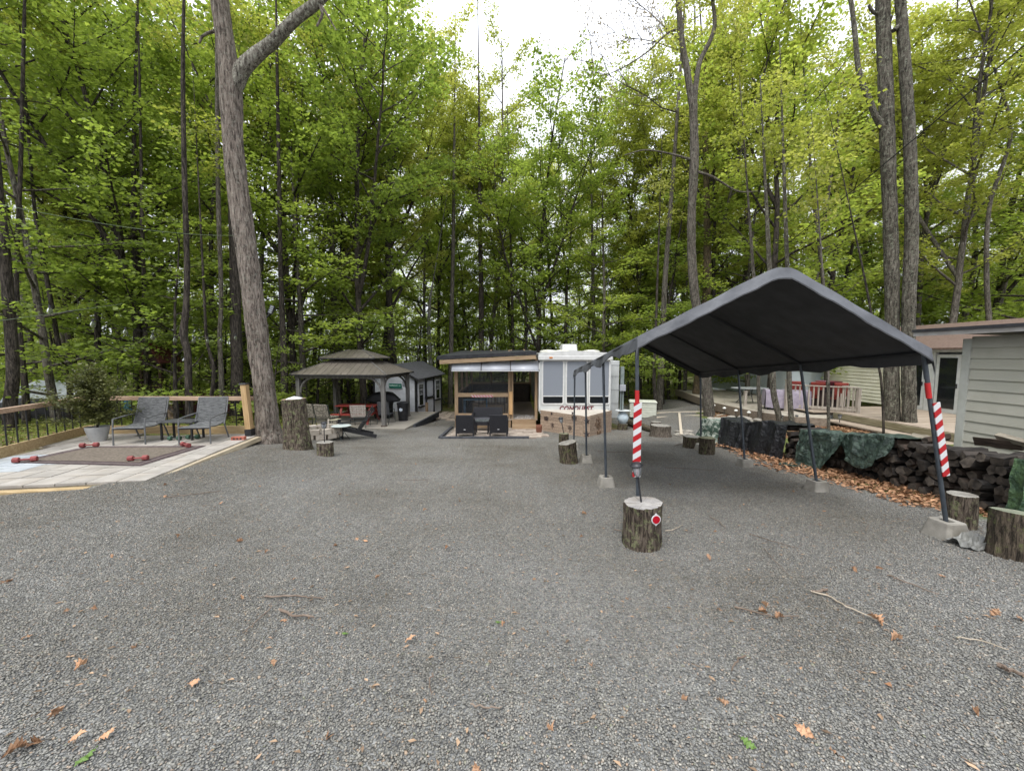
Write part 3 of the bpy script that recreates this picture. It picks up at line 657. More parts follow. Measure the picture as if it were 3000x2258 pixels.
for (px0, py0, px1, py1) in [(1985, 330, 1700, 260), (1995, 150, 1790, 60), (1995, 120, 1850, 10)]:
    a = at_y(px0, py0, 21) - off; b_ = at_y(px1, py1, 20 + q.uniform(-1, 1)) - off; twig(a, (b_-a).normalized(), (b_-a).length*.92, .045, 3)
bt.build('branch', [m_bark, budm], t_bud, smooth=True)
# plainer trunks that the photograph shows one by one: (base px, base py, [(px,py,w)..], Y, bark, label)
def plain(label, rows, Y, bark=None, name='tree_trunk', nm_part='trunk', crown=None, amp=.06, n=16):
    b_ = at_y(rows[0][0], rows[0][1], Y); z0 = tz(b_.x, Y); rows = [(rows[0][0], HZ + (CAMZ - z0 + .3)*F/Y, rows[0][2]*1.2)] + list(rows)
    if rows[-1][1] > -40:
        (xa, ya, _w), (xb, yb, wb) = rows[-2], rows[-1]; k_ = (xb-xa)/max(1, abs(ya-yb)); rows = rows + [(xb+k_*150, yb-150, wb*.7), (xb+k_*330, yb-330, wb*.45), (xb+k_*480, yb-480, wb*.15)]
        pt = at_y(rows[-2][0], rows[-2][1], Y); crown = crown or [(pt.x, Y, pt.z, .085*Y, 14, .11), (pt.x+.6, Y+.4, pt.z-.07*Y, .07*Y, 9, .11)]
    return hero(name, label, [rows], bark or m_bark_d, Y, (b_.x, Y, z0), int(rows[0][0]) % 97 + 2, crown=crown, n=n, amp=amp)
plain('thick dark trunk leaning at the far left edge behind the railing', [(30, 1190, 50), (38, 1080, 46), (26, 900, 42), (10, 700, 38), (-2, 600, 36), (-20, 400, 34), (-50, 100, 32), (-60, -300, 26)], 11.3, name='dark_tree')
plain('second dark trunk just right of the thickest one at the left edge', [(76, 1180, 28), (68, 1080, 22), (56, 950, 19), (48, 800, 17), (60, 500, 15), (70, 100, 12)], 12.6, name='dark_tree')
plain('thin leaning trunk left of the potted bush', [(205, 1140, 22), (190, 1080, 20), (170, 1000, 18), (152, 900, 17), (120, 720, 15), (100, 600, 13), (80, 350, 9)], 14, name='dark_tree')
plain('stout brown trunk behind the railing near the play tower', [(405, 1200, 30), (402, 1090, 28), (400, 1000, 22), (398, 800, 20), (392, 500, 15), (400, 100, 8)], 16, name='dark_tree')
plain('slim straight dark trunk left of the play tower', [(432, 1200, 20), (428, 1080, 16), (424, 900, 15), (418, 700, 13), (410, 300, 8)], 15, name='dark_tree')
plain('crooked dark trunk standing behind the right wicker chair', [(556, 1240, 28), (553, 1150, 25), (550, 1040, 24), (538, 980, 27), (545, 900, 21), (548, 780, 19), (540, 500, 17), (536, 200, 13), (540, -50, 8)], 13, name='dark_tree')
plain('slender curving sapling trunk before the big oak', [(618, 1180, 14), (626, 1080, 12), (606, 1000, 10), (600, 900, 9), (590, 700, 7)], 14, name='thin_tree')
plain('grey slim trunk with light bark left of the big oak', [(650, 1190, 19), (648, 1100, 17), (644, 980, 15), (648, 860, 14), (640, 600, 15), (636, 300, 12)], 15, bark=m_bark, name='grey_tree')
plain('broad shaded trunk close behind the big oak', [(692, 1190, 40), (694, 1060, 38), (690, 930, 36), (686, 700, 32), (670, 300, 26)], 15.5, name='dark_tree')
plain('dark straight trunk between the oak and the gazebo', [(834, 1170, 26), (832, 1050, 22), (828, 950, 19), (822, 780, 15), (818, 560, 13), (812, 200, 9)], 17, name='dark_tree')
plain('thinner trunk just left of the gazebo roof', [(858, 1150, 14), (858, 1000, 11), (862, 850, 9), (870, 650, 7)], 19, name='thin_tree')
plain('trunk leaning behind the gazebo roof peak', [(1066, 1180, 16), (1060, 1020, 15), (1052, 950, 14), (1040, 860, 12), (1010, 700, 10), (990, 500, 7)], 25, name='dark_tree')
plain('grey trunk seen through the gazebo', [(1022, 1170, 13), (1018, 1060, 12), (1015, 960, 11), (1010, 800, 9)], 26, bark=m_bark, name='grey_tree')
tv = at_y(1150, 1180, 24)
hero('forked_dark_tree', 'tall dark V-forked tree left of the screened porch', [
    [(1146, 1230, 30), (1146, 1180, 24), (1144, 1040, 21), (1142, 940, 20), (1139, 820, 19), (1135, 700, 17), (1128, 600, 15), (1120, 520, 14), (1105, 420, 11), (1090, 330, 8), (1080, 200, 5)],
    [(1124, 560, 11), (1142, 500, 10), (1162, 450, 9), (1180, 380, 8), (1194, 310, 6), (1200, 240, 4)], [(1150, 900, 10), (1175, 850, 8), (1205, 790, 6), (1235, 740, 4), (1260, 690, 3)], [(1160, 1180, 16), (1156, 1060, 14), (1150, 980, 12), (1146, 900, 9)], [(1136, 740, 8), (1152, 640, 7), (1168, 560, 5), (1175, 480, 3)]],
    m_bark_d, 24, (tv.x, 24, tz(tv.x, 24)), 31, n=14, amp=.05)
plain('pale weathered trunk with bare broken twigs right of the small shed', [(1262, 1090, 13), (1258, 1000, 13), (1256, 950, 11), (1260, 880, 8), (1268, 830, 4)], 27, bark=barkmat('bark_pale', (.22, .21, .19), (.42, .4, .36)), name='grey_tree')
plain('brown trunk rising behind the porch roof at its left end', [(1320, 1120, 15), (1322, 1000, 14), (1324, 880, 13), (1328, 700, 11), (1330, 500, 8)], 26, bark=m_bark, name='grey_tree')
plain('straight trunk behind the middle of the porch roof', [(1411, 1100, 18), (1410, 1000, 17), (1410, 880, 16), (1407, 700, 13), (1405, 500, 10), (1404, 360, 7), (1402, 200, 4)], 27, name='dark_tree')
plain('narrow dark trunk behind the right end of the porch roof', [(1505, 1080, 9), (1502, 960, 9), (1500, 850, 8), (1496, 700, 6)], 27, name='thin_tree')
plain('trunk behind the white trailer beside the rooftop unit', [(1741, 1080, 12), (1740, 980, 11), (1738, 880, 11), (1736, 760, 9)], 27, bark=m_bark, name='grey_tree')
plain('thin dark trunk behind the trailer roof', [(1620, 1080, 10), (1618, 960, 9), (1612, 860, 8)], 28, name='thin_tree')
plain('mossy brown trunk flared at its foot behind the canopy', [(2040, 1235, 42), (2042, 1200, 36), (2046, 1130, 34), (2056, 1060, 32), (2066, 950, 28), (2072, 800, 25), (2070, 600, 20)], 22, bark=barkmat('bark_mossy', (.10, .075, .05), (.24, .17, .11), lichen=(.12, .14, .05)), name='brown_tree')
plain('thin twisted trunk at the edge of the stone patio', [(2222, 1262, 20), (2226, 1200, 14), (2222, 1140, 13), (2222, 1080, 12), (2214, 900, 12), (2200, 700, 9)], 14.5, bark=m_bark, name='thin_tree')
plain('curved lichen-spotted trunk left of the lattice', [(2292, 1268, 30), (2282, 1220, 21), (2268, 1160, 20), (2264, 1100, 20), (2262, 950, 18), (2250, 700, 14)], 13.2, bark=m_bark_p, name='lichen_tree')
plain('straight lichen-spotted trunk in front of the deck railing', [(2322, 1268, 24), (2318, 1220, 18), (2314, 1160, 17), (2312, 1100, 17), (2310, 900, 15), (2300, 600, 12)], 13.0, bark=m_bark_p, name='lichen_tree')
plain('thin grey sapling trunk before the deck railing', [(2428, 1290, 12), (2427, 1220, 11), (2426, 1120, 11), (2424, 1000, 9), (2410, 800, 7)], 11.2, bark=m_bark, name='thin_tree')
plain('bent dark sapling in front of the left twin trunk', [(2588, 1300, 10), (2588, 1230, 9), (2582, 1120, 9), (2572, 1060, 8), (2560, 960, 8), (2530, 800, 7), (2500, 660, 5)], 11.4, name='thin_tree')
plain('slim trunk behind the white storage box', [(1914, 1222, 14), (1920, 1170, 12), (1916, 1110, 11), (1920, 1000, 9), (1925, 850, 7)], 20, name='thin_tree')
plain('pale slim trunk left of the mossy tree', [(2004, 1208, 20), (2006, 1150, 13), (2008, 1090, 12), (2010, 980, 9)], 24, bark=m_bark, name='grey_tree')
plain('dark slim trunk beyond the timber edging', [(1960, 1195, 14), (1958, 1120, 10), (1960, 1040, 9), (1962, 900, 7)], 26, name='dark_tree')
plain('black trunk between canopy poles far back', [(1990, 1192, 12), (1991, 1120, 11), (1994, 1040, 10), (1998, 900, 8)], 27, name='dark_tree')
plain('tall slender trunk above the right side of the canopy', [(2250, 1100, 14), (2252, 800, 14), (2248, 500, 13), (2250, 200, 11), (2248, -50, 9)], 22, bark=m_bark, name='grey_tree')
plain('slanting trunk behind the canopy roof', [(2420, 1080, 14), (2416, 900, 13), (2400, 720, 12), (2380, 560, 10), (2370, 420, 8)], 19, bark=m_bark, name='grey_tree')
plain('far right trunk leaning above the grey shed', [(2900, 1000, 22), (2890, 800, 18), (2900, 600, 15), (2960, 400, 13), (2930, 250, 10), (2890, 140, 7)], 19, bark=m_bark, name='grey_tree')
# ================================================================== CARPORT CANOPY
m_pole = mat('pole_paint', (.035, .042, .05), (.06, .07, .08), rough=.45, scale=12)
m_red = mat('red_sleeve', (.36, .012, .014), (.44, .02, .02), rough=.5)
m_conc = mat('concrete', (.19, .178, .15), (.32, .30, .26), rough=.9, scale=5, bump=.4, bscale=60, dirt=(.12, .10, .07), damt=.6)
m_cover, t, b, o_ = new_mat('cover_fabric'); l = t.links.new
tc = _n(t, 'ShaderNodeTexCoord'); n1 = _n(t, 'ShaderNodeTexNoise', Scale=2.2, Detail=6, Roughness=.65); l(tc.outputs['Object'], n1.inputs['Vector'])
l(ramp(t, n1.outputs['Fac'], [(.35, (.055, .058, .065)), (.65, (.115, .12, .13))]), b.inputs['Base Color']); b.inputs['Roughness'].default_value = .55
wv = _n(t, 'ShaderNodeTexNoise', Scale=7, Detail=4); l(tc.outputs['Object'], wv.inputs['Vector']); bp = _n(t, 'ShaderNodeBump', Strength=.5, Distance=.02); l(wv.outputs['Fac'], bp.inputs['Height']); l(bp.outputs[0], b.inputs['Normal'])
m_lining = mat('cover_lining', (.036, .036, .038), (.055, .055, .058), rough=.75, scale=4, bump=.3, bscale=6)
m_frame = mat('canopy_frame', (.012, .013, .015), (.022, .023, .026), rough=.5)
fx = {}
feetL = [G(1868, 1552), G(1775, 1424), G(1718, 1354), G(1681, 1316)]
feetR = [G(2770, 1572), G(2391, 1436), G(2181, 1366), G(2053, 1318)]
eL = [at_y(1866, 996, feetL[0].y), None, None, at_y(1684, 1087, feetL[3].y)]
eR = [at_y(2706, 1032, feetR[0].y), None, None, at_y(2052, 1092, feetR[3].y)]
for e in (eL, eR):
    for i in (1, 2): e[i] = e[0].lerp(e[3], i/3)
rdF = at_y(2282, 784, (feetL[0].y+feetR[0].y)/2); rdF.x = (eL[0].x+eR[0].x)/2 - .02
rdB = Vector(((eL[3].x+eR[3].x)/2, (eL[3].y+eR[3].y)/2, rdF.z - (eL[0].z+eR[0].z-eL[3].z-eR[3].z)/2))
cp = thing('carport_canopy', 'dark grey fabric carport canopy on eight thin poles over the gravel', 'canopy', (3.0, 4.3, tz(3, 4.3)))
co = Vector(cp.location)
def canopy_pt(u, v, out=.0):
    """u 0..1 left eave..right eave, v 0..1 front..back"""
    a = eL[0].lerp(eL[3], v); c = eR[0].lerp(eR[3], v); r = rdF.lerp(rdB, v)
    if u < .5: k = u/.5; p = a.lerp(r, k)
    else: k = (1-u)/.5; p = c.lerp(r, k)
    p = p.copy(); rd = max(0, 1 - abs(u-.5)/.05); p.z -= .055*rd*rd
    bay = (v*3) % 1 if v < 1 else 0; p.z -= .022*math.sin(math.pi*bay)*math.sin(math.pi*k)
    p.z += .004*math.sin(u*40+v*11)
    n = Vector((-(r.z-a.z), 0, (r.x-a.x))) if u < .5 else Vector(((r.z-c.z), 0, (c.x-r.x))); n.normalize()
    if abs(u-.5) < .05: n = Vector((0, 0, 1))
    return p + n*out
def sheet(name, out, matl, flip=False, drop=.14):
    us = [i/44 for i in range(45)]; vs_ = [-.012] + [i/30 for i in range(31)] + [1.012]
    mb = MB(); rows = []
    for v in vs_:
        row = []
        pl = canopy_pt(0, v, out); pr = canopy_pt(1, v, out)
        for k in (1, .6, .25): d_ = drop*k*(1 + .22*math.sin(v*23) + .15*math.sin(v*51+1)); row.append(pl + Vector((-.03*math.sin(v*31)*k - .025*k, 0, -d_)))
        row += [canopy_pt(u, v, out) for u in us]
        for k in (.25, .6, 1): d_ = drop*k*(1 + .2*math.sin(v*27) + .12*math.sin(v*47+2)); row.append(pr + Vector((.02*math.sin(v*29)*k + .02*k, 0, -d_)))
        rows.append(row)
    # front and back hem: fabric folded down over the end pipes
    def hem(base, sgn):
        out_ = []
        for k in (.3, .65, 1):
            r2 = []
            for i, p in enumerate(base):
                z = .115*k*(1+.05*math.sin(i*.7)+.03*math.sin(i*1.9)); r2.append(Vector((p.x, p.y + sgn*(.03*k + .006*math.sin(i*.9+k)), p.z - z)))
            out_.append(r2)
        return out_
    allr = list(reversed(hem(rows[0], -1))) + rows + hem(rows[-1], 1)
    w_ = len(allr[0]); V_ = [tuple(p - co) for r in allr for p in r]; F_ = []
    for i in range(len(allr)-1):
        for j in range(w_-1):
            f = (i*w_+j, i*w_+j+1, (i+1)*w_+j+1, (i+1)*w_+j); F_.append(tuple(reversed(f)) if flip else f)
    mb.add(V_, F_); return mb.build(name, matl, cp, smooth=True, angle=60)
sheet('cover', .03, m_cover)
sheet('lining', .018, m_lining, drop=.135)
for i in range(4):
    v = i/3
    for e, f_, nm in ((eL, feetL, 'pole'), (eR, feetR, 'pole')):
        top = e[i].copy(); bot = f_[i].copy(); bot.z = tz(bot.x, bot.y) + .12
        mb = MB().tube([bot - co, top - co], .021, 12); o = mb.build('pole', m_pole, cp, smooth=True)
    r = rdF.lerp(rdB, v); r = r - Vector((0, 0, .04))
    MB().tube([eL[i]-co, r-co], .02, 8).build('rafter', m_frame, cp, smooth=True)
    MB().tube([eR[i]-co, r-co], .02, 8).build('rafter', m_frame, cp, smooth=True)
for a, c in ((eL[0], eL[3]), (eR[0], eR[3]), (rdF - Vector((0, 0, .04)), rdB - Vector((0, 0, .04)))):
    MB().tube([a-co, c-co], .02, 8).build('purlin', m_frame, cp, smooth=True)
# striped reflective boards and red sleeves on the two front poles
m_stripe, t, b, o_ = new_mat('striped_tape'); l = t.links.new
tc = _n(t, 'ShaderNodeTexCoord'); sx = _n(t, 'ShaderNodeSeparateXYZ'); l(tc.outputs['Object'], sx.inputs[0])
m1 = _n(t, 'ShaderNodeMath', operation='MULTIPLY_ADD'); l(sx.outputs['X'], m1.inputs[0]); m1.inputs[1].default_value = -.62; l(sx.outputs['Z'], m1.inputs[2])
m2_ = _n(t, 'ShaderNodeMath', operation='MULTIPLY'); l(m1.outputs[0], m2_.inputs[0]); m2_.inputs[1].default_value = 1/.133
m3 = _n(t, 'ShaderNodeMath', operation='FRACT'); l(m2_.outputs[0], m3.inputs[0]); m4 = _n(t, 'ShaderNodeMath', operation='GREATER_THAN'); l(m3.outputs[0], m4.inputs[0]); m4.inputs[1].default_value = .5
mm = _n(t, 'ShaderNodeMixRGB'); l(m4.outputs[0], mm.inputs[0]); mm.inputs[1].default_value = (.36, .008, .012, 1); mm.inputs[2].default_value = (.55, .55, .55, 1); l(mm.outputs[0], b.inputs['Base Color']); b.inputs['Roughness'].default_value = .35
def lat(p0, p1, f): return p0.lerp(p1, f)
def board(foot, top, s0, s1, width, px_off, lab, lean):
    bot = foot.copy(); bot.z = tz(foot.x, foot.y)
    def pz(py):  # point on the pole at that height in the picture
        d = ray(0, py); lo, hi = 0, 1
        for _ in range(30):
            m = (lo+hi)/2; p = bot.lerp(top, m); y = CY - F*((p.z-CAMZ)*_cp + p.y*_sp)/(p.y*_cp - (p.z-CAMZ)*_sp)
            if y > py: lo = m
            else: hi = m
        return bot.lerp(top, lo)
    a, c = pz(s1), pz(s0); L_ = (c-a).length; mid = (a+c)/2
    o = MB().box((0, 0, 0), (width, .012, L_)).build('striped_board', m_stripe, cp, bevel=.002); o['label'] = lab
    o.location = mid - co + Vector((px_off, -.03, 0)); dv = (c-a).normalized(); o.rotation_euler = (0, math.atan2(dv.x, dv.z) + lean, 0)
    return pz
pzL = board(feetL[0], eL[0], 1178, 1394, .088, -.012, 'red and white striped board on the front left pole', R(1.3))
pzR = board(feetR[0], eR[0], 1178, 1392, .074, .045, 'red and white striped board on the front right pole', R(-1.0))
for pz, (y0, y1) in ((pzL, (1143, 1180)), (pzR, (1121, 1166))):
    MB().tube([pz(y1)-co, pz(y0)-co], .0245, 12).build('red_sleeve', m_red, cp, smooth=True)
MB().tube([pzR(1040)-co, pzR(1110)-co], .0225, 10, m=0).build('clamp_sleeve', m_pole, cp, smooth=True)
# concrete deck blocks, one under each pole
def block(foot, lab, s=1.0):
    t = thing('concrete_block', lab, 'concrete block', (foot.x, foot.y, tz(foot.x, foot.y)-.01), rnd.uniform(-.15, .15), 'concrete blocks under the canopy poles')
    a, c, h = .135*s, .098*s, .175*s; ch = .03
    def octo(r, cc): return [(-r+cc, -r), (r-cc, -r), (r, -r+cc), (r, r-cc), (r-cc, r), (-r+cc, r), (-r, r-cc), (-r, -r+cc)]
    vs = [(x, y, 0) for x, y in octo(a, ch)] + [(x, y, h) for x, y in octo(c, ch*.8)] + [(x, y, h) for x, y in octo(.048, .012)] + [(x, y, h-.05) for x, y in octo(.044, .012)]
    fs = []
    for k in range(3): fs += [(k*8+i, k*8+(i+1) % 8, (k+1)*8+(i+1) % 8, (k+1)*8+i) for i in range(8)]
    fs += [tuple(24+i for i in range(8)), tuple(reversed(range(8)))]
    MB().add(vs, fs).build('block_body', m_conc, t, bevel=.008)
    return t
nth = ['front', 'second', 'third', 'rearmost']
for i in range(4):
    block(feetL[i], '%s concrete block of the left pole row under the canopy' % nth[i], 1.0 if i else 1.02)
    block(feetR[i], '%s concrete block of the right pole row under the canopy' % nth[i], 1.12 if i == 0 else 1.0)
# ================================================================== STUMPS
_mat0 = mat
def ringmat(name, c1, c2, **kw):
    m = _mat0(name, c1, c2, **kw); t = m.node_tree; b = next(n for n in t.nodes if n.type == 'BSDF_PRINCIPLED'); src = b.inputs['Base Color'].links[0].from_socket
    tc = _n(t, 'ShaderNodeTexCoord'); wv = _n(t, 'ShaderNodeTexWave', wave_type='RINGS', rings_direction='Z', Scale=26, Distortion=3.5, Detail=3); t.links.new(tc.outputs['Object'], wv.inputs['Vector'])
    r1 = ramp(t, wv.outputs['Fac'], [(.2, (.72, .7, .66)), (.7, (1, 1, 1))]); mm = _n(t, 'ShaderNodeMixRGB', blend_type='MULTIPLY'); mm.inputs[0].default_value = 1; t.links.new(src, mm.inputs[1]); t.links.new(r1, mm.inputs[2])
    an = _n(t, 'ShaderNodeTexGradient', gradient_type='RADIAL'); t.links.new(tc.outputs['Object'], an.inputs[0]); wn = _n(t, 'ShaderNodeTexNoise', Scale=34, Detail=2); wn.noise_dimensions = '1D'; t.links.new(an.outputs['Fac'], wn.inputs['W'])
    m2 = _n(t, 'ShaderNodeMixRGB', blend_type='MULTIPLY'); m2.inputs[0].default_value = 1; t.links.new(mm.outputs[0], m2.inputs[1]); t.links.new(ramp(t, wn.outputs['Fac'], [(.3, (.6, .57, .53)), (.36, (1, 1, 1))]), m2.inputs[2]); t.links.new(m2.outputs[0], b.inputs['Base Color']); return m
m_cut = ringmat('cut_wood', (.20, .19, .17), (.36, .34, .30), rough=.85, scale=9, bump=.3, bscale=30, dirt=(.10, .09, .07), damt=.6)
m_cut2 = ringmat('cut_wood_mossy', (.14, .14, .09), (.27, .26, .17), rough=.9, scale=9, bump=.4, bscale=30)
m_sb = [barkmat('bark_stump_%d' % i, c1, c2, lichen=lc, lamt=la, sc=1.6) for i, (c1, c2, lc, la) in enumerate([((.085, .065, .05), (.23, .185, .145), (.30, .34, .16), .55), ((.07, .055, .04), (.19, .15, .11), (.18, .22, .07), .45), ((.11, .09, .07), (.2, .17, .14), None, 0)])]
def stump(label, px, py, wpx, hpx, flare=1.08, tilt=(0, 0), bm=0, cut=None, seed=1, sy=1.0, name='tree_stump', amp=.09, slope=0):
    f = G(px, py); r = wpx/2/F*f.y; Y = f.y + r*.75; x = (px-CX)/F*Y; h = hpx/F*Y
    r = wpx/2/F*Y/math.sqrt(1 + (x/Y)**2); z0 = tz(x, Y)
    t = thing(name, label, 'stump', (x, Y, z0), 0, None, (tilt[0], tilt[1], 0))
    mb = MB(); n = 44; k = 14; fn = bark_fn(seed, amp, 7); q = random.Random(seed); ph = [q.uniform(0, 6) for _ in range(3)]
    vs = []; fs = []
    for i in range(k+1):
        zz = -.06 + (h+.06)*i/k; g_ = 1 + (flare-1)*(1-i/k)**2.2
        for j in range(n):
            a = 2*math.pi*j/n; lob = 1 + .04*math.sin(2*a+ph[0]) + .03*math.sin(3*a+ph[1]) + (.05*(flare-1)*6*math.sin(5*a+ph[2]))*(1-i/k)**2
            rr = r*g_*lob*fn(a, i, Vector((0, 0, zz*1.8))); vs.append((rr*math.cos(a), rr*math.sin(a)*sy, zz + (slope*rr*math.cos(a) if i == k else 0)))
    for i in range(k):
        for j in range(n): fs.append((i*n+j, i*n+(j+1) % n, (i+1)*n+(j+1) % n, (i+1)*n+j))
    mb.add(vs, fs); mb.build('bark', m_sb[bm], t, smooth=True, angle=80)
    mt = MB(); top = vs[-n:]; rings = [1.0, .9, .7, .5, .3]; v2 = []; f2 = []
    for ri, s_ in enumerate(rings):
        for (x_, y_, z_) in top: v2.append((x_*s_, y_*s_, z_*1 + (.004 if ri == 1 else 0) - (.0015 if ri % 2 else 0)))
    for ri in range(len(rings)-1):
        for j in range(n): f2.append((ri*n+j, ri*n+(j+1) % n, (ri+1)*n+(j+1) % n, (ri+1)*n+j))
    f2.append(tuple((len(rings)-1)*n+j for j in range(n)))
    mt.add(v2, f2); mt.build('cut_face', cut or m_cut, t, smooth=True)
    t['_h'] = h; t['_r'] = r; return t
m_black = mat('black_plastic', (.012, .012, .014), (.03, .03, .033), rough=.4, scale=10)
m_lampglass, _t, _b, _o = new_mat('lamp_glass'); _b.inputs['Base Color'].default_value = (.6, .62, .64, 1); _b.inputs['Roughness'].default_value = .15; _b.inputs['Transmission Weight'].default_value = .55
def solar_light(loc, label, s=1.0, tilt=(0, 0)):
    t = thing('solar_light', label, 'solar light', loc, 0, None, (tilt[0], tilt[1], 0))
    MB().tube([(0, 0, -.05), (0, 0, .27*s)], .0095*s, 10).build('stake', m_black, t, smooth=True)
    MB().lathe([(.004, .262*s), (.014*s, .265*s), (.036*s, .29*s), (.044*s, .345*s), (.046*s, .375*s), (.02, .376*s)], 18).build('glass', m_lampglass, t, smooth=True)
    MB().lathe([(.02, .37*s), (.058*s, .372*s), (.066*s, .38*s), (.064*s, .388*s), (.05*s, .398*s), (.044*s, .41*s), (.02, .412*s)], 22).build('cap', m_black, t, smooth=True)
    cg = MB()
    for k in range(4):
        a = k*math.pi/2 + .4; cg.tube([(.05*s*math.cos(a), .05*s*math.sin(a), .375*s), (.049*s*math.cos(a), .049*s*math.sin(a), .33*s), (.036*s*math.cos(a), .036*s*math.sin(a), .285*s), (.006, 0, .262*s)], .003*s, 5, caps=False)
    cg.build('cage', m_black, t, smooth=True); return t
s1 = stump('front stump with a red reflector and solar light before the canopy', 1894, 1614, 112, 134, 1.04, bm=0, cut=ringmat('cut_wood_pale', (.25, .24, .235), (.40, .385, .365), rough=.8, scale=7, bump=.2, dirt=(.28, .24, .18), damt=.8), seed=4, amp=.085, slope=.06)
sl = Vector(s1.location); solar_light((sl.x-.01, sl.y+.02, sl.z + s1['_h'] + .0), 'leaning black solar light standing on the front stump', 1.0, (0, R(-9)))
rf = thing('reflector', 'round red reflector with white diamond rim nailed to the front stump', 'reflector', (sl.x + .065, sl.y - s1['_r']*.99 - .012, sl.z + s1['_h'] - .095), R(8))
rim = [(.046*math.cos(R(a))*(.95), .046*math.sin(R(a))) for a in list(range(-55, 60, 10))]; dia = []
for a in range(0, 360, 10):
    x, z = .048*math.sin(R(a)), .048*math.cos(R(a))
    if abs(a) < 6 or abs(a-180) < 6: z *= 1.32
    elif a in (10, 350, 170, 190): z *= 1.17
    dia.append((x, z))
Mf = Matrix.Rotation(math.pi/2, 4, 'X')
MB().prism(dia, .006, Mf).build('reflector_rim', mat('white_plastic', (.5, .5, .5), (.6, .6, .6), rough=.4), rf)
MB().prism([(.038*math.cos(R(a)), .038*math.sin(R(a))) for a in range(0, 360, 12)], .005, Matrix.Translation((0, -.0065, 0)) @ Mf).build('reflector_lens', mat('red_lens', (.34, .003, .012), (.42, .006, .02), rough=.25, bump=.3, bscale=300), rf)
stump('leaning squat stump left of the canopy beside a concrete block', 1671, 1359, 54, 62, 1.03, (0, R(-6)), 1, seed=6, slope=.12)
s2 = stump('small stump holding a solar light near the wooden trailer skirt', 1654, 1306, 27, 36, 1.02, (0, 0), 1, cut=m_cut2, seed=7)
v2_ = Vector(s2.location); solar_light((v2_.x, v2_.y, v2_.z + s2['_h']), 'tilted solar light on the small stump by the trailer skirt', 1.15, (0, R(-12)))
stump('tallest stump of the pair at the back right pole', 2081, 1333, 47, 50, 1.02, bm=1, cut=m_cut2, seed=8)
stump('low wide stump of the pair at the back right pole', 2034, 1314, 50, 34, 1.03, bm=1, cut=m_cut, seed=9)
stump('flared old stump behind the striped pole', 1940, 1281, 58, 34, 1.2, bm=2, seed=10)
stump('short round log block behind the flared stump', 1926, 1252, 30, 16, 1.03, bm=2, seed=11)
stump('upright stump beside the pole block at the far right', 2856, 1556, 98, 102, 1.05, (0, R(-2)), 0, seed=12, amp=.06)
stump('large dark mossy stump leaning at the right edge of the photo', 3040, 1662, 215, 132, 1.05, (R(-6), R(7)), 1, cut=ringmat('cut_wood_green', (.16, .175, .12), (.28, .30, .22), rough=.9, scale=8), seed=13, amp=.09)
s3 = stump('tall bark-covered stump with a white cap beside the leaning oak', 860, 1318, 70, 150, 1.28, (0, R(-1.5)), 0, cut=ringmat('cut_wood_brown', (.2, .14, .09), (.33, .25, .17), rough=.85, scale=9), seed=15, amp=.07)
v3 = Vector(s3.location); cpz = v3.z + s3['_h'] + .002
capt = thing('pyramid_cap', 'white pyramid cap lying on the tall stump beside the oak', 'cap', (v3.x, v3.y-.02, cpz), R(20))
MB().add([(-.15, -.12, 0), (.15, -.12, 0), (.15, .12, 0), (-.15, .12, 0), (-.15, -.12, .012), (.15, -.12, .012), (.15, .12, .012), (-.15, .12, .012), (0, 0, .06)], [(0, 3, 2, 1), (0, 1, 5, 4), (1, 2, 6, 5), (2, 3, 7, 6), (3, 0, 4, 7), (4, 5, 8), (5, 6, 8), (6, 7, 8), (7, 4, 8)]).build('cap_body', mat('white_cap', (.6, .62, .64), (.75, .76, .78), rough=.4), capt)
s4 = stump('short stump with a solar light in front of the tall stump', 944, 1337, 50, 41, 1.02, bm=0, seed=16)
v4 = Vector(s4.location); solar_light((v4.x-.01, v4.y, v4.z + s4['_h']), 'upright solar light on the short stump near the fire pit', 1.1)
sb = stump('short sawn block standing under the urn beside the trailer', 1828, 1260, 28, 19, 1.0, bm=1, cut=m_cut, seed=17)
# dead log on the ground
la, lb = G(1838, 1246), G(1915, 1268)
lg = thing('fallen_log', 'long dark log lying on gravel behind the striped pole', 'log', la)
MB().tube([(0, 0, .14), tuple((lb-la)*.35+Vector((0, 0, .15))), tuple((lb-la)*.7+Vector((0, 0, .11))), tuple(lb-la+Vector((0, 0, .1)))], [.15, .16, .12, .1], 20, fn=bark_fn(3, .1)).build('log_body', m_sb[1], lg, smooth=True, angle=70)
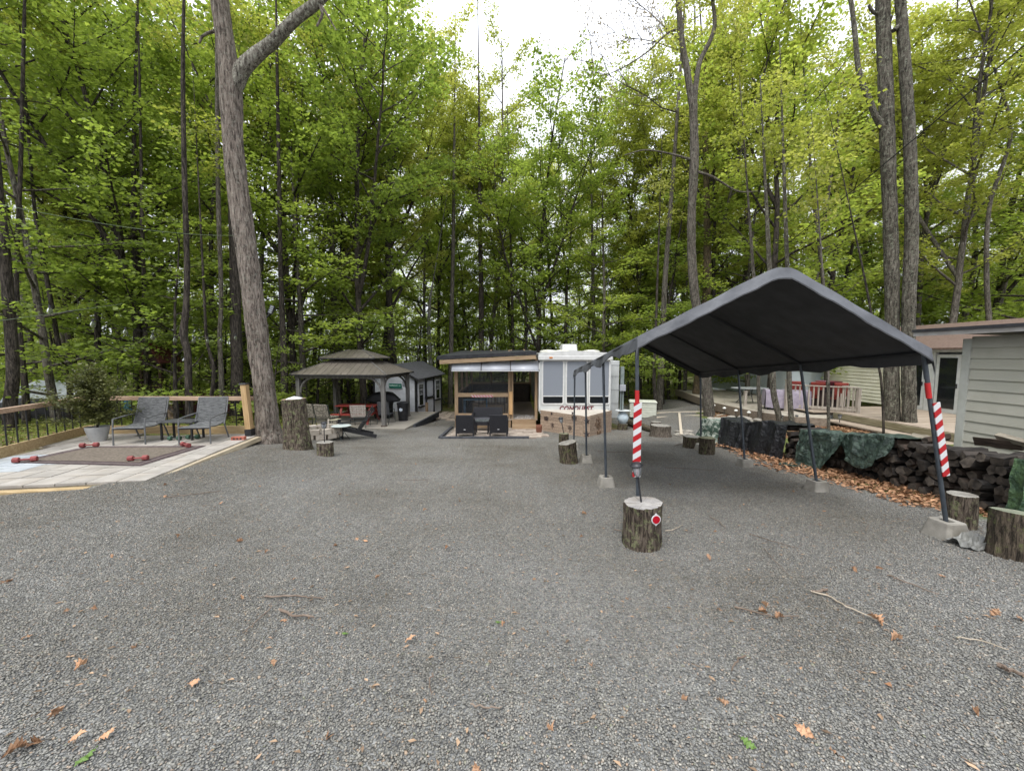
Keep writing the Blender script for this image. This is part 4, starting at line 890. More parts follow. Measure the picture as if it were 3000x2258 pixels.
# ================================================================== FIREWOOD
m_split = [mat('split_wood_%d' % i, a, c, rough=.9, scale=5, stretch=(.8, 5, 5), bump=.6, bscale=10, bdist=.02, objrnd=.35) for i, (a, c) in enumerate([((.012, .010, .0085), (.055, .045, .037)), ((.009, .0075, .0065), (.036, .03, .025)), ((.022, .014, .01), (.07, .05, .036)), ((.14, .12, .09), (.26, .23, .18))])]
m_endg = mat('end_grain', (.025, .02, .016), (.085, .07, .055), rough=.9, scale=14, bump=.4, bscale=50, objrnd=.4)
def split_mesh(i):
    q = random.Random(i*7+1); mb = MB(); n = q.choice([4, 5, 5, 6, 10]); k = 6; R_ = q.uniform(.065, .1); vs = []; fs = []
    ang = [2*math.pi*(j + (q.uniform(-.3, .3) if n < 8 else 0))/n for j in range(n)]; rad = [R_*q.uniform(.65, 1.25) if n < 8 else R_*.9 for _ in range(n)]
    for a in range(k+1):
        for j in range(n): rr = rad[j]*(1+q.uniform(-.1, .1)); vs.append((-.21+.42*a/k + (q.uniform(-.012, .012) if a in (0, k) else 0), rr*math.cos(ang[j]), rr*math.sin(ang[j])))
    for a in range(k):
        for j in range(n): fs.append((a*n+j, a*n+(j+1) % n, (a+1)*n+(j+1) % n, (a+1)*n+j))
    mb.add(vs, [tuple(reversed(f)) for f in fs]); mb.add(vs, [tuple(range(n)), tuple(reversed([k*n+j for j in range(n)]))], 1)
    return mb
smesh = [[split_mesh(i).mesh('split_log', [m, m_endg]) for m in (m_split[i % 3],)][0] for i in range(12)]
pale = split_mesh(3).mesh('split_log', [m_split[3], m_split[3]])
cnt = 0; q = random.Random(12)
PX = lambda y: 6.22 + .03*math.sin(y*2) if y > 6 else 6.22 - (6-y)*.02
def pile_h(y): return .74 + .06*math.sin(y*2.3) + (.05 if y < 5.8 else 0) - (.25 if 8.05 < y < 8.35 else 0)
for yy in np.arange(4.15, 8.45, .148):
    h = 0
    for k in range(7):
        z = .07 + k*.125
        if z > pile_h(yy): break
        y2 = yy + (.07 if k % 2 else 0) + q.uniform(-.02, .02); x2 = PX(y2) + q.uniform(-.07, .06)
        o = meshobj('split_log', q.choice(smesh)); o.location = (x2+.2, y2, tz(x2, y2) + z + q.uniform(-.015, .015))
        o.rotation_euler = (q.uniform(0, 6.28), q.gauss(0, .06), q.gauss(0, .13)); s_ = q.uniform(.85, 1.15); o.scale = (s_, s_, s_)
        cell = ('at the right end of the pile' if yy < 5.0 else 'behind the front right canopy pole' if yy < 6.0 else 'below the green tarp lobe' if yy < 7.1 else 'below the gathered green tarp' if yy < 8.0 else 'between green and black tarps'); crs = ['bottom', 'second', 'third', 'fourth', 'fifth', 'sixth', 'top'][k]
        tag(o, 'dark split log in the %s course %s' % (crs, cell), 'log', 'split logs of the %s course %s' % (crs, cell)); cnt += 1
for (px, py, Y, rz, ry, L_, lab) in [(2775, 1335, 5.75, R(150), R(-14), 1.0, 'pale split log sticking out of the pile beside the striped pole'), (2930, 1305, 5.2, R(100), R(3), 1.1, 'long reddish log lying on top of the pile below the grey shed'), (2985, 1300, 5.0, R(80), R(-4), 1.1, 'pale barkless log lying on top of the pile at the right edge'),
                                 (2720, 1296, 6.1, R(75), R(4), 1.3, 'flat weathered slab lying on top of the pile near the green tarp'), (2404, 1285, 8.0, R(10), R(80), .8, 'short log standing upright between the black and green tarps')]:
    p = at_y(px, py, Y); o = meshobj('split_log', pale if 'pale' in lab or 'flat' in lab else smesh[2]); o.location = p + Vector((.1, .1, .02)); o.rotation_euler = (q.uniform(0, 6), ry, rz); o.scale = (L_, 1, 1); tag(o, lab, 'log')
# ---- tarps
def tarpmat(name, c1, c2, rough, bump=.8):
    return mat(name, c1, c2, rough=rough, scale=11, bump=1.0, bscale=16, bdist=.05, spec=.5, lo=.42, hi=.6)
m_tg = tarpmat('tarp_green', (.013, .028, .021), (.065, .10, .076), .42); m_tk = tarpmat('tarp_black', (.005, .0055, .007), (.015, .016, .019), .34); m_tg2 = tarpmat('tarp_bright_green', (.02, .05, .022), (.07, .13, .05), .55); m_camo = mat('tarp_camo', (.04, .07, .05), (.3, .33, .28), rough=.7, scale=9, lo=.48, hi=.56, bump=.6, bscale=12)
def tarp(name, label, y0, y1, fd, bd, matl, seed, amp=.05, x0=None, top=None, shape=None):
    """cloth laid along the pile from y0 to y1, hanging fd in front and bd behind"""
    q = random.Random(seed); nu, nv = 110, 60; V_ = []; F_ = []
    for i in range(nu+1):
        u = i/nu; y = y0 + (y1-y0)*u; xf = PX(y) - .06 if x0 is None else x0; gz = tz(xf, y)
        H = (pile_h(y) if top is None else top) + .05
        f_len = fd*(1 if shape is None else shape(u)); f_len = min(f_len, H + .3)
        tot = f_len + .55 + bd
        for j in range(nv+1):
            s_ = tot*j/nv
            if s_ < f_len:      # front hang
                z = H - (f_len - s_); x = xf - .05 - .10*((f_len - s_)/max(H, .1)); 
                if z < .02: x -= (.02 - z)*1.2; z = .02 + .01*math.sin(y*20)
            elif s_ < f_len + .55: x = xf + (s_ - f_len); z = H
            else: x = xf + .55 + .05*(s_-f_len-.55); z = H - (s_-f_len-.55)
            nz = mnoise.fractal((x*2.4+seed, y*2.4, z*2.4), .9, 2.0, 4); fold = math.sin(y*13 + 3*mnoise.noise((y*1.5, seed, z)) + z*3)
            fr = 1 if s_ < f_len else .35
            rg2 = 1 - abs(mnoise.noise((x*7+seed, y*7 + 2*z, z*5)))*2.2; x -= amp*(.45*abs(nz) + .8*fr*(1-abs(math.sin(y*6.5 + 2.6*mnoise.noise((y*1.1, seed, z*.5)) + .9*z)))**1.6*1.5 + .25 + .16*rg2); z2 = z + amp*.55*nz*(1 if z > .1 else .2) - (0 if s_ < f_len else .05*abs(math.sin(y*5+seed))) 
            y2 = y + .06*mnoise.noise((y*3, z*3, seed+5.)); V_.append((x, y2, gz + max(.015, z2)))
    for i in range(nu):
        for j in range(nv): a = i*(nv+1)+j; F_.append((a, a+1, a+nv+2, a+nv+1))
    b0 = Vector(V_[0]); V_ = [tuple(Vector(v)-b0) for v in V_]
    o = MB().add(V_, F_).build(name, matl, None, smooth=True, angle=180, loc=b0); tag(o, label, 'tarp'); return o
tarp('tarp', 'crumpled dark green tarp gathered over the firewood and hanging to the ground', 6.95, 8.0, .9, .2, m_tg, 2, .085, shape=lambda u: .35 + .75*min(1, (u*1.7)))
tarp('tarp', 'dark green tarp lobe bulging over the pile in front of the twin trunks', 6.02, 7.15, .62, .2, m_tg, 5, .07, shape=lambda u: .35 + .65*math.sin(min(1, u*1.15)*math.pi))
tarp('tarp', 'shiny black tarp covering the far half of the woodpile', 8.35, 11.0, .95, .2, m_tk, 8, .07, x0=None)
tarp('tarp', 'mottled green tarp bunched at the far end of the pile behind the stumps', 11.0, 12.1, .75, .1, m_camo, 11, .1, top=.62)
tarp('tarp', 'bright green tarp hanging at the right edge of the photo', 4.1, 4.56, .9, .2, m_tg2, 14, .05)
# boards and white panels on the black tarp
for px, py, Y, sx_, sy_, rz, lab in [(2225, 1249, 10.6, .55, .3, .2, 'white board lying on the black tarp near the curved trunk'), (2392, 1262, 8.7, .4, .25, -.1, 'white board lying on the black tarp near the canopy pole'), (2130, 1254, 11.4, .5, .16, .3, 'tan plank lying on the mottled green tarp')]:
    p = at_y(px, py, Y); o = MB().box((0, 0, 0), (sx_, sy_, .03)).build('board', mat('board_mat', (.45, .5, .52), (.6, .64, .66), rough=.6) if 'white' in lab else mat('plank_tan', (.4, .26, .16), (.55, .38, .25)), None); o.location = p; o.rotation_euler = (.05, -.06, rz); tag(o, lab, 'board')
# crumpled grey plastic by the right block
q = random.Random(4); c = G(2850, 1598); V_ = []; F_ = []; n = 13
for i in range(n+1):
    for j in range(n+1):
        u, v = i/n-.5, j/n-.5; z = .06*abs(mnoise.noise((u*5, v*5, 3.3)))*2 + .03 + .07*max(0, math.sin(u*7+1))*max(0, math.cos(v*3)); V_.append((u*.42 + .03*mnoise.noise((u*4, v*4, 1)), v*.26, z*(1-1.4*max(abs(u), abs(v))**3)))
for i in range(n):
    for j in range(n): a = i*(n+1)+j; F_.append((a, a+n+1, a+n+2, a+1))
o = MB().add(V_, F_).build('plastic_scrap', mat('grey_plastic', (.13, .13, .12), (.22, .22, .2), rough=.5, bump=.3, bscale=15), None, loc=(c.x, c.y, c.z)); o.rotation_euler.z = .2; tag(o, 'crumpled grey plastic scrap lying beside the far right block', 'scrap')
# ================================================================== GREY SHED AT RIGHT
m_sid = mat('grey_siding', (.41, .395, .325), (.50, .48, .405), rough=.6, scale=3, dirt=(.24, .25, .2), damt=.4)
m_sidt = mat('grey_trim', (.42, .42, .37), (.5, .5, .45), rough=.6)
m_roofd = mat('dark_roofing', (.02, .02, .022), (.045, .045, .05), rough=.8)
gs = thing('grey_shed', 'large shed with wide grey lap siding behind the woodpile at the right', 'shed', (7.6, 6.47, -.55))
x0, y1_, z0 = 7.6, 6.47, -.55; ox = Vector((x0, y1_, z0))
H_ = 2.42
MB().box((1.6, -2.0, H_/2), (3.16, 3.96, H_-.02)).build('core', m_sid, gs)
nb = 14; ex = .172
for k in range(nb):
    z = .04 + k*ex
    mbp = MB().add([(-.006, -4.05, z), (-.034, -4.05, z-.006), (-.012, -4.05, z+ex+.006), (-.006, -.1, z), (-.034, -.1, z-.006), (-.012, -.1, z+ex+.006)], [(0, 3, 4, 1), (1, 4, 5, 2), (0, 1, 2), (3, 5, 4)])
    mbp.build('siding_board', m_sid, gs)
    if k < nb: MB().add([(.1, .006, z), (.1, .03, z-.006), (.1, .012, z+ex+.006), (3.1, .006, z), (3.1, .03, z-.006), (3.1, .012, z+ex+.006)], [(1, 4, 3, 0), (2, 5, 4, 1), (2, 1, 0), (4, 5, 3)]).build('siding_board', m_sid, gs)
MB().box((-.03, -.045, H_/2), (.03, .11, H_)).build('corner_trim', m_sidt, gs, bevel=.003)
MB().box((.04, .03, H_/2), (.11, .03, H_)).build('corner_trim', m_sidt, gs, bevel=.003)
MB().box((1.45, -1.85, H_+.10), (3.6, 4.7, .05), rot=(0, R(2.0), 0)).build('roof', m_roofd, gs)
MB().box((-.36, -1.85, H_+.115), (.03, 4.72, .10)).build('fascia', mat('fascia_grey', (.30, .28, .26), (.38, .36, .34)), gs)
MB().box((-.385, -1.85, H_+.16), (.03, 4.74, .045)).build('drip_edge', m_roofd, gs)
# ================================================================== DECK AND HOUSE
m_deck = wood('deck_board', (.27, .21, .155), (.42, .345, .27), 'x', objrnd=.15)
m_grayw = wood('weathered_wood', (.30, .26, .21), (.46, .41, .35), 'z', objrnd=.12)
m_bwhite = mat('house_white', (.48, .50, .48), (.58, .60, .58), rough=.5)
m_cream = mat('house_cream_siding', (.70, .67, .52), (.80, .77, .62), rough=.6, scale=2)
m_blue = mat('house_blue_siding', (.55, .61, .64), (.66, .71, .73), rough=.6, scale=2)
m_glassd, _t, _b, _o = new_mat('dark_glass'); _b.inputs['Base Color'].default_value = (.012, .014, .016, 1); _b.inputs['Roughness'].default_value = .06; _b.inputs['Specular IOR Level'].default_value = .6
DZ = -.5
dk = thing('deck', 'weathered wooden deck along the house behind the twin trunks', 'deck', (12.0, 9.0, DZ)); do = Vector((12.0, 9.0, DZ))
for i in range(46):
    y = 9.0 + i*.145 + .07
    x0_ = 12.0 if y < 14.2 else 11.2
    MB().box(((x0_+15.85)/2 - 12, y-9, -.02), (15.85-x0_, .138, .035)).build('deck_board', m_deck, dk)
MB().box((-.03, 2.6, -.13), (.05, 5.2, .2)).build('rim_board', wood('rim_wood', (.16, .14, .08), (.28, .25, .16), 'y'), dk)
MB().box((-.35, 2.9, -.27), (.55, 4.2, .05)).build('step_tread', m_deck, dk)
for y in (1.0, 2.9, 4.8): MB().box((-.35, y, -.42), (.3, .1, .26)).build('step_support', m_grayw, dk)
MB().box((2.0, 3.2, -.28), (3.6, 6.3, .3)).build('underside_shade', mat('deck_shade', (.02, .018, .015), (.04, .035, .03)), dk)  # near-black block standing in for the shade beneath the deck boards
# house
hs_ = thing('house', 'single-storey house with cream and white siding, glass doors and brown roof beyond the deck', 'house', (15.9, 12, DZ)); ho = Vector((15.9, 12, DZ))
def wall(x, y0, y1, z0, z1, matl, lap=.1, nm='siding_panel'):
    """wall facing -x with lap siding"""
    mb = MB(); n = int((z1-z0)/lap); 
    for k in range(n):
        z = z0 + k*lap; mb.add([(x-.035, y0, z), (x, y0, z+lap), (x-.035, y1, z), (x, y1, z+lap), (x, y0, z), (x, y1, z)], [(0, 1, 3, 2), (0, 2, 5, 4)])
    mb.add([(x+.01, y0, z0), (x+.01, y1, z0), (x+.01, y1, z1), (x+.01, y0, z1)], [(0, 1, 2, 3)]); mb.v = [tuple(Vector(v)-ho) for v in mb.v]
    o = mb.build(nm, matl, hs_); o['kind'] = 'stuff'; return o
wall(15.9, 15.55, 19.6, DZ, 1.75, m_cream, .15)
wall(15.9, 12.9, 13.6, DZ, 1.75, m_bwhite, .1)
wall(15.9, 8.5, 12.9, DZ, 1.75, m_bwhite, .1)
MB().box((2.5, .8, 1.1), (4.6, 15.6, 2.24)).build('core', m_bwhite, hs_)
for yc, lab in ((13.95, 'white framed glass door'), (15.1, 'white framed glass door nearest the cream siding')):
    d_ = MB().box((-.05, yc-12, 1.06), (.10, .80, 2.12)).build('door', m_bwhite, hs_, bevel=.004); d_['label'] = lab
    MB().box((-.105, yc-12, 1.08), (.012, .56, 1.84)).build('glass_pane', m_glassd, d_)
    MB().box((-.13, yc-12-.33, 1.0), (.03, .02, .16)).build('handle', m_black, d_)
MB().box((-.06, 2.53, 1.1), (.12, .28, 2.2)).build('door_frame', m_bwhite, hs_)
MB().box((-.10, .8, 2.26), (.25, 7.4, .1)).build('gutter', m_bwhite, hs_, bevel=.01)
MB().tube([(-.16, 1.15, 2.2), (-.12, .98, 2.05), (-.06, .55, 1.85), (-.06, .5, .1)], .04, 8).build('downspout', m_bwhite, hs_, smooth=True)
mr_ = mat('brown_shingle', (.10, .065, .05), (.19, .13, .10), rough=.9, scale=8, stretch=(1, 6, 1), bump=.4, bscale=20)
MB().add([(-.35, -4, 2.3), (-.35, 8.2, 2.3), (3.6, 8.2, 3.45), (3.6, -4, 3.45), (-.35, -4, 2.36), (-.35, 8.2, 2.36), (3.6, 8.2, 3.51), (3.6, -4, 3.51)], [(0, 1, 2, 3), (7, 6, 5, 4), (0, 4, 5, 1), (1, 5, 6, 2), (3, 2, 6, 7), (0, 3, 7, 4)]).build('roof', mr_, hs_)
MB().add([(3.6, -4, 3.45), (3.6, 8.2, 3.45), (7, 8.2, 2.4), (7, -4, 2.4)], [(0, 1, 2, 3)]).build('roof', mr_, hs_)
# farther wing, pale blue siding with its door and porch posts
wg = thing('house_wing', 'pale blue-grey house wing with a white door beyond the cream wall', 'house', (14.5, 20, -.7)); wo = Vector((14.5, 20, -.7))
mbw = MB()
for k in range(22): z = k*.11; mbw.add([(0, -.02, z), (6, -.02, z), (6, 0, z+.11), (0, 0, z+.11)], [(0, 1, 2, 3)])
for k in range(22): z = k*.11; mbw.add([(-.02, 0, z), (0, 0, z+.11), (0, 8, z+.11), (-.02, 8, z)], [(0, 1, 2, 3)])
_o2 = mbw.build('siding_panel', m_blue, wg); _o2['kind'] = 'stuff'
MB().box((3, 4, 1.2), (5.9, 7.9, 2.4)).build('core', m_blue, wg)
d_ = MB().box((2.55, -.04, 1.0), (.85, .06, 2.0)).build('door', m_bwhite, wg, bevel=.005); MB().box((2.55, -.08, 1.65), (.45, .02, .35)).build('glass_pane', m_glassd, d_); MB().box((2.25, -.09, 1.0), (.04, .04, .04)).build('handle', m_black, d_)
MB().add([(-.5, -.5, 2.42), (6.4, -.5, 2.42), (6.4, 4, 3.3), (-.5, 4, 3.3), (-.5, 8.5, 2.42), (6.4, 8.5, 2.42)], [(0, 1, 2, 3), (3, 2, 5, 4)]).build('roof', mat('grey_shingle', (.13, .12, .11), (.22, .21, .2)), wg)
# railing on the deck edge
def railing(label, a, b_, h, n, group=None, lattice=False):
    a, b_ = Vector(a), Vector(b_); t = thing('deck_railing', label, 'railing', a); d = b_-a; L_ = d.length
    MB().bar((0, 0, h), (d.x, d.y, d.z+h), .12, .035, up=(0, 0, 1)).build('top_rail', m_grayw, t)
    MB().bar((0, 0, .1), (d.x, d.y, d.z+.1), .04, .09).build('bottom_rail', m_grayw, t)
    me_ = None
    for i in range(n+1):
        p = d*(i/n); big = i in (0, n)
        if big: MB().box((p.x, p.y, p.z + h/2 - .02), (.1, .1, h-.04)).build('post', m_grayw, t)
        else:
            if me_ is None: me_ = MB().box((0, 0, h/2), (.038, .038, h-.04)).mesh('baluster', m_grayw)
            meshobj('baluster', me_, t, tuple(p))
    return t
rA = at_y(2302, 1185, 15.4); rA.z = DZ; rB = at_y(2512, 1215, 13.9); rB.z = DZ
railing('grey wooden deck railing in front of the red cushioned chairs', (rA.x, rA.y, DZ), (rB.x, rB.y, DZ), .92, 15)
rC = rB + Vector((-.1, .5, 0)); rD = Vector((rB.x+.15, rB.y-.05, DZ))
railing('short end section of the deck railing beside the cream siding', (rB.x+.12, rB.y+.9, DZ), (rB.x+.02, rB.y+.06, DZ), .92, 4)
# lattice skirt below it
lt = thing('lattice_panel', 'pale criss-cross lattice panel under the deck railing', 'lattice', (rA.x, rA.y-.1, DZ-.62)); d = (rB-rA); d.z = 0; Ld = d.length*.78; dn = d.normalized(); lm = MB()
hh = .5
for i in range(34):
    for sgn in (1, -1):
        s0 = i*Ld/30 - .3; a0, a1 = s0, s0 + hh*sgn*1.0; za, zb = 0, hh
        pa, pb = dn*max(0, min(Ld, a0)), dn*max(0, min(Ld, a1)); lm.bar((pa.x, pa.y + sgn*.006, za), (pb.x, pb.y + sgn*.006, zb), .006, .022)
o = lm.build('lattice_slats', m_bwhite, lt); o['kind'] = 'stuff'
for f_ in (0, .33, .66, 1): p = dn*Ld*f_; MB().box((p.x, p.y-.02, hh/2), (.06, .03, hh+.06)).build('lattice_post', m_grayw, lt)
MB().bar((0, 0, hh), tuple(dn*Ld+Vector((0, 0, hh))), .05, .03).build('lattice_rail', m_grayw, lt)
MB().bar((0, .35, .25), tuple(dn*Ld+Vector((0, .35, .25))), .02, .5).build('shade_sheet', mat('deck_shade2', (.05, .05, .05), (.09, .09, .09)), lt)  # added dark sheet: its colour stands for the shade behind the lattice
# red cushioned chairs and dark planter on the deck
m_cush = mat('red_cushion', (.16, .022, .015), (.26, .04, .03), rough=.8)
def metal_chair(label, loc, rz, cm, group):
    t = thing('patio_chair', label, 'chair', loc, rz, group)
    for sx_ in (-.27, .27):
        MB().tube([(sx_, -.26, 0), (sx_*.98, -.22, .25), (sx_, -.27, .45), (sx_, -.24, .62), (sx_, .2, .66)], .014, 6).build('leg', m_black, t, smooth=True)
        MB().tube([(sx_, .34, 0), (sx_, .24, .3), (sx_, .26, .6), (sx_, .36, 1.0)], .014, 6).build('leg', m_black, t, smooth=True)
    MB().box((0, 0, .42), (.5, .5, .09)).build('seat_cushion', cm, t, bevel=.03); MB().box((0, .3, .76), (.48, .09, .56), rot=(R(-12), 0, 0)).build('back_cushion', cm, t, bevel=.03)
    return t
for i, f_ in enumerate((.12, .42, .72)):
    p = rA.lerp(rB, f_); metal_chair(['left', 'middle', 'right'][i] + ' red cushioned metal chair behind the deck railing', (p.x+.55, p.y+.75, DZ), R(150+i*10), m_cush, 'red cushioned chairs on the deck')
pl = thing('flower_tub', 'large maroon round tub on the deck behind the railing', 'tub', (rB.x+.2, rB.y+1.6, DZ+.72)); MB().lathe([(.3, 0), (.34, .05), (.42, .3), (.45, .33), (.42, .33), (.36, .2)], 20).build('tub_body', mat('maroon', (.12, .02, .03), (.2, .04, .05), rough=.3), pl, smooth=True)
tb_ = thing('storage_bin', 'dark brown wicker storage bin behind the end of the deck railing', 'bin', (rB.x-.1, rB.y+1.35, DZ)); MB().box((0, 0, .34), (.6, .5, .66)).build('bin_body', mat('dark_wicker', (.03, .022, .02), (.07, .05, .045), rough=.6, bump=.6, bscale=60), tb_, bevel=.02); MB().box((0, 0, .69), (.66, .56, .05)).build('lid', m_black, tb_, bevel=.01)
# stone patio with its timber edge, tables
sp_z = -.62
SPP = [(9.35, 17.6), (9.45, 15.2), (9.9, 13.6), (10.9, 13.2), (12.6, 15.2), (14.5, 19.8), (13.5, 24), (10.5, 24.5)]
spo = MB().prism(SPP, .1, Matrix.Translation((0, 0, sp_z-.1))); m_spat, t, b, o_ = new_mat('stamped_stone'); l = t.links.new
tc = _n(t, 'ShaderNodeTexCoord'); vo = _n(t, 'ShaderNodeTexVoronoi', feature='DISTANCE_TO_EDGE', Scale=1.7); l(tc.outputs['Object'], vo.inputs['Vector']); n1 = _n(t, 'ShaderNodeTexNoise', Scale=3, Detail=6); l(tc.outputs['Object'], n1.inputs['Vector'])
mm = _n(t, 'ShaderNodeMixRGB'); l(ramp(t, vo.outputs['Distance'], [(.0, (1, 1, 1)), (.035, (0, 0, 0))]), mm.inputs[0]); l(ramp(t, n1.outputs['Fac'], [(.3, (.33, .29, .23)), (.7, (.5, .45, .37))]), mm.inputs[1]); mm.inputs[2].default_value = (.16, .13, .10, 1); l(mm.outputs[0], b.inputs['Base Color'])
spo = spo.build('stone_patio', m_spat); spo['kind'] = 'structure'
te = thing('timber_edging', 'weathered timber edge around the raised stone patio', 'edging', (0, 0, 0)); mw = wood('edge_timber', (.14, .11, .08), (.26, .21, .16), 'x')
for i in (0, 1, 2, 7, 6):
    a, c = SPP[i], SPP[(i+1) % 8]; MB().bar((a[0]-.04, a[1]-.04, sp_z-.14), (c[0]-.04, c[1]-.04, sp_z-.14), .07, .36, up=(0, 0, 1)).build('timber', mw, te)
for i, (px, py) in enumerate([(2106, 1200), (2136, 1203), (2161, 1205), (2173, 1206)]):
    f_ = i/3.2; x = 9.3 + .1*f_; y = 17.4 - 2.6*f_; zz = tz(x-.12, y-.1)
    t = thing('post_light', ['first', 'second', 'third', 'fourth'][i] + ' little dome light from the left along the timber edging', 'light', (x-.14, y-.05, zz)); MB().tube([(0, 0, 0), (0, 0, .34)], .012, 6).build('stake', m_black, t); MB().lathe([(.02, .32), (.075, .34), (.06, .38), (.01, .41)], 12).build('dome', mat('dome_white', (.7, .7, .62), (.8, .8, .75), rough=.3), t, smooth=True)
p = on_z(2206, 1188, sp_z); pt_ = thing('patio_table', 'oval grey metal patio table on the stone patio', 'table', (10.9, 17.6, sp_z))
MB().lathe([(.02, .7), (.78, .7), (.8, .715), (.78, .73), (.02, .732)], 28, sx=1.0, sy=.75).build('tabletop', mat('grey_table', (.24, .25, .25), (.34, .35, .35), rough=.35), pt_, smooth=True)
for k in range(4): a = R(45+90*k); MB().tube([(.42*math.cos(a), .35*math.sin(a), .68), (.3*math.cos(a), .25*math.sin(a), .45), (.4*math.cos(a), .33*math.sin(a), .2), (.58*math.cos(a), .48*math.sin(a), 0)], .02, 6).build('leg', mat('grey_metal', (.1, .1, .1), (.16, .16, .16), rough=.4), pt_, smooth=True)
MB().tube([(-.32, 0, .42), (.32, 0, .42)], .02, 6).build('stretcher', m_black, pt_)
ct = thing('covered_table', 'long table covered with a pale mauve cloth beside the deck', 'table', (11.15, 15.6, sp_z), R(-24)); n = 40; V_ = []; F_ = []
prof = [(-.42, .1), (-.43, .3), (-.41, .55), (-.38, .78), (-.36, .8), (0, .815), (.36, .8), (.38, .78), (.41, .4), (.43, .1)]
for i in range(n+1):
    x = -.75 + 1.5*i/n
    for (y, z) in prof: hang = max(0, (.78-z)); V_.append((x + .0, y + (.05*math.sin(i*.9)+.03*math.sin(i*2.1))*hang*(1 if y < 0 else -1), z + .012*math.sin(i*.7)))
k = len(prof)
for i in range(n):
    for j in range(k-1): F_.append((i*k+j, (i+1)*k+j, (i+1)*k+j+1, i*k+j+1))
V_ += [(-.75, -.37, .79), (-.75, .37, .79), (-.8, .38, .15), (-.8, -.38, .15), (.75, -.37, .79), (.75, .37, .79), (.8, .38, .15), (.8, -.38, .15)]; b0 = (n+1)*k; F_ += [(b0, b0+1, b0+2, b0+3), (b0+4, b0+7, b0+6, b0+5)]
o = MB().add(V_, F_).build('cloth', mat('mauve_cloth', (.25, .215, .265), (.36, .32, .375), rough=.8), ct, smooth=True, angle=60)
for sx_ in (-.65, .65):
    for sy_ in (-.3, .3): MB().box((sx_, sy_, .38), (.05, .05, .76)).build('leg', m_black, ct)
# posts and lamp by the deck corner
for (px, yt, yb, Y, wd, lab) in [(2301, 1114, 1232, 15.2, .11, 'tall grey post at the left end of the deck railing'), (2182, 1148, 1200, 16.8, .10, 'grey wooden post at the corner of the timber edging')]:
    a = at_y(px, yb, Y); c = at_y(px, yt, Y); t = thing('wooden_post', lab, 'post', (a.x, Y, tz(a.x, Y))); MB().box((0, 0, (c.z-tz(a.x, Y))/2), (wd, wd, c.z-tz(a.x, Y))).build('post_body', m_grayw, t, bevel=.005); MB().box((0, 0, c.z-tz(a.x, Y)+.02), (wd*1.3, wd*1.3, .04)).build('cap', m_grayw, t)
for i, (px, py, Y) in enumerate([(2290, 1232, 13.6), (2312, 1222, 14.2), (2333, 1238, 13.6), (2461, 1212, 13.3)]):
    p = at_y(px, py, Y); z0 = tz(p.x, Y); solar_light((p.x, Y, z0), ['globe solar light beside the curved lichen trunk', 'small solar light between the two lichen trunks', 'low solar light at the foot of the lattice', 'solar light on a stub post at the end of the lattice'][i], .9 + (.2 if i == 3 else 0))
# dry-laid stones
m_rock = mat('field_stone', (.16, .145, .12), (.36, .33, .28), rough=.9, scale=4, bump=.5, bscale=20, objrnd=.35)
def rockmesh(i):
    q = random.Random(i+50); bm = bmesh.new(); bmesh.ops.create_icosphere(bm, subdivisions=2, radius=1)
    for v in bm.verts:
        nz = mnoise.noise(v.co*1.3 + Vector((i*3.1, 0, 0))); v.co *= 1 + .28*nz; v.co.z = max(-.6, min(.6, v.co.z))
    me = bpy.data.meshes.new('stone'); bm.to_mesh(me); bm.free(); me.materials.append(m_rock); return me
rocks = [rockmesh(i) for i in range(6)]
q = random.Random(6); SR = 0
for i in range(46):
    f_ = q.random(); px = 2098 + 120*f_; layer = q.choice([0, 0, 1, 1, 2]); g_ = G(px, 1256 - 6*f_); s_ = q.uniform(.10, .2)
    x, y = g_.x + q.uniform(-.15, .15), g_.y + q.uniform(-.2, .5)
    o = meshobj('stone', q.choice(rocks)); o.location = (x, y, tz(x, y) + .06 + layer*.11); o.scale = (s_*1.5, s_, s_*.55); o.rotation_euler = (q.gauss(0, .15), q.gauss(0, .15), q.uniform(0, 3)); tag(o, 'flat grey field stone stacked in the low dry wall by the patio', 'stone', 'stones of the low dry wall')
for i in range(16):
    px = 1975 + q.uniform(0, 50); g_ = G(px, q.uniform(1262, 1276)); s_ = q.uniform(.06, .13); o = meshobj('stone', q.choice(rocks)); o.location = (g_.x, g_.y, g_.z + .03); o.scale = (s_*1.4, s_, s_*.5); o.rotation_euler.z = q.uniform(0, 3); tag(o, 'flat grey stone lying loose on gravel beside the flared stump', 'stone', 'loose stones beside the flared stump')
# horseshoe-pit style timber frame on the ground and the white storage box
tf = thing('timber_border', 'pale timber frame laid flat on the gravel behind the canopy', 'frame', G(1930, 1216)); to = Vector(tf.location); mpt = wood('pale_timber', (.42, .36, .27), (.58, .5, .4), 'x')
for (a, c) in [((1924, 1225), (2095, 1217)), ((1924, 1212), (2100, 1206)), ((1990, 1213), (1996, 1276)), ((2150, 1212), (2100, 1220))]:
    pa, pb = G(*a), G(*c); MB().bar(pa - to + Vector((0, 0, .03)), pb - to + Vector((0, 0, .03)), .09, .07).build('timber', mpt, tf)
bx = G(1890, 1224); sb_ = thing('deck_box', 'off-white plastic storage box with a ridged lid behind the striped pole', 'storage box', (bx.x, bx.y+.4, bx.z), R(-14)); mwp = mat('offwhite_plastic', (.5, .51, .42), (.6, .61, .52), rough=.5)
for k in range(6): MB().box((0, 0, .06 + k*.115), (1.18, .72, .105)).build('side_slat', mwp, sb_, bevel=.008)
MB().box((0, 0, .74), (1.26, .8, .06), taper=.95).build('lid', mwp, sb_, bevel=.01)
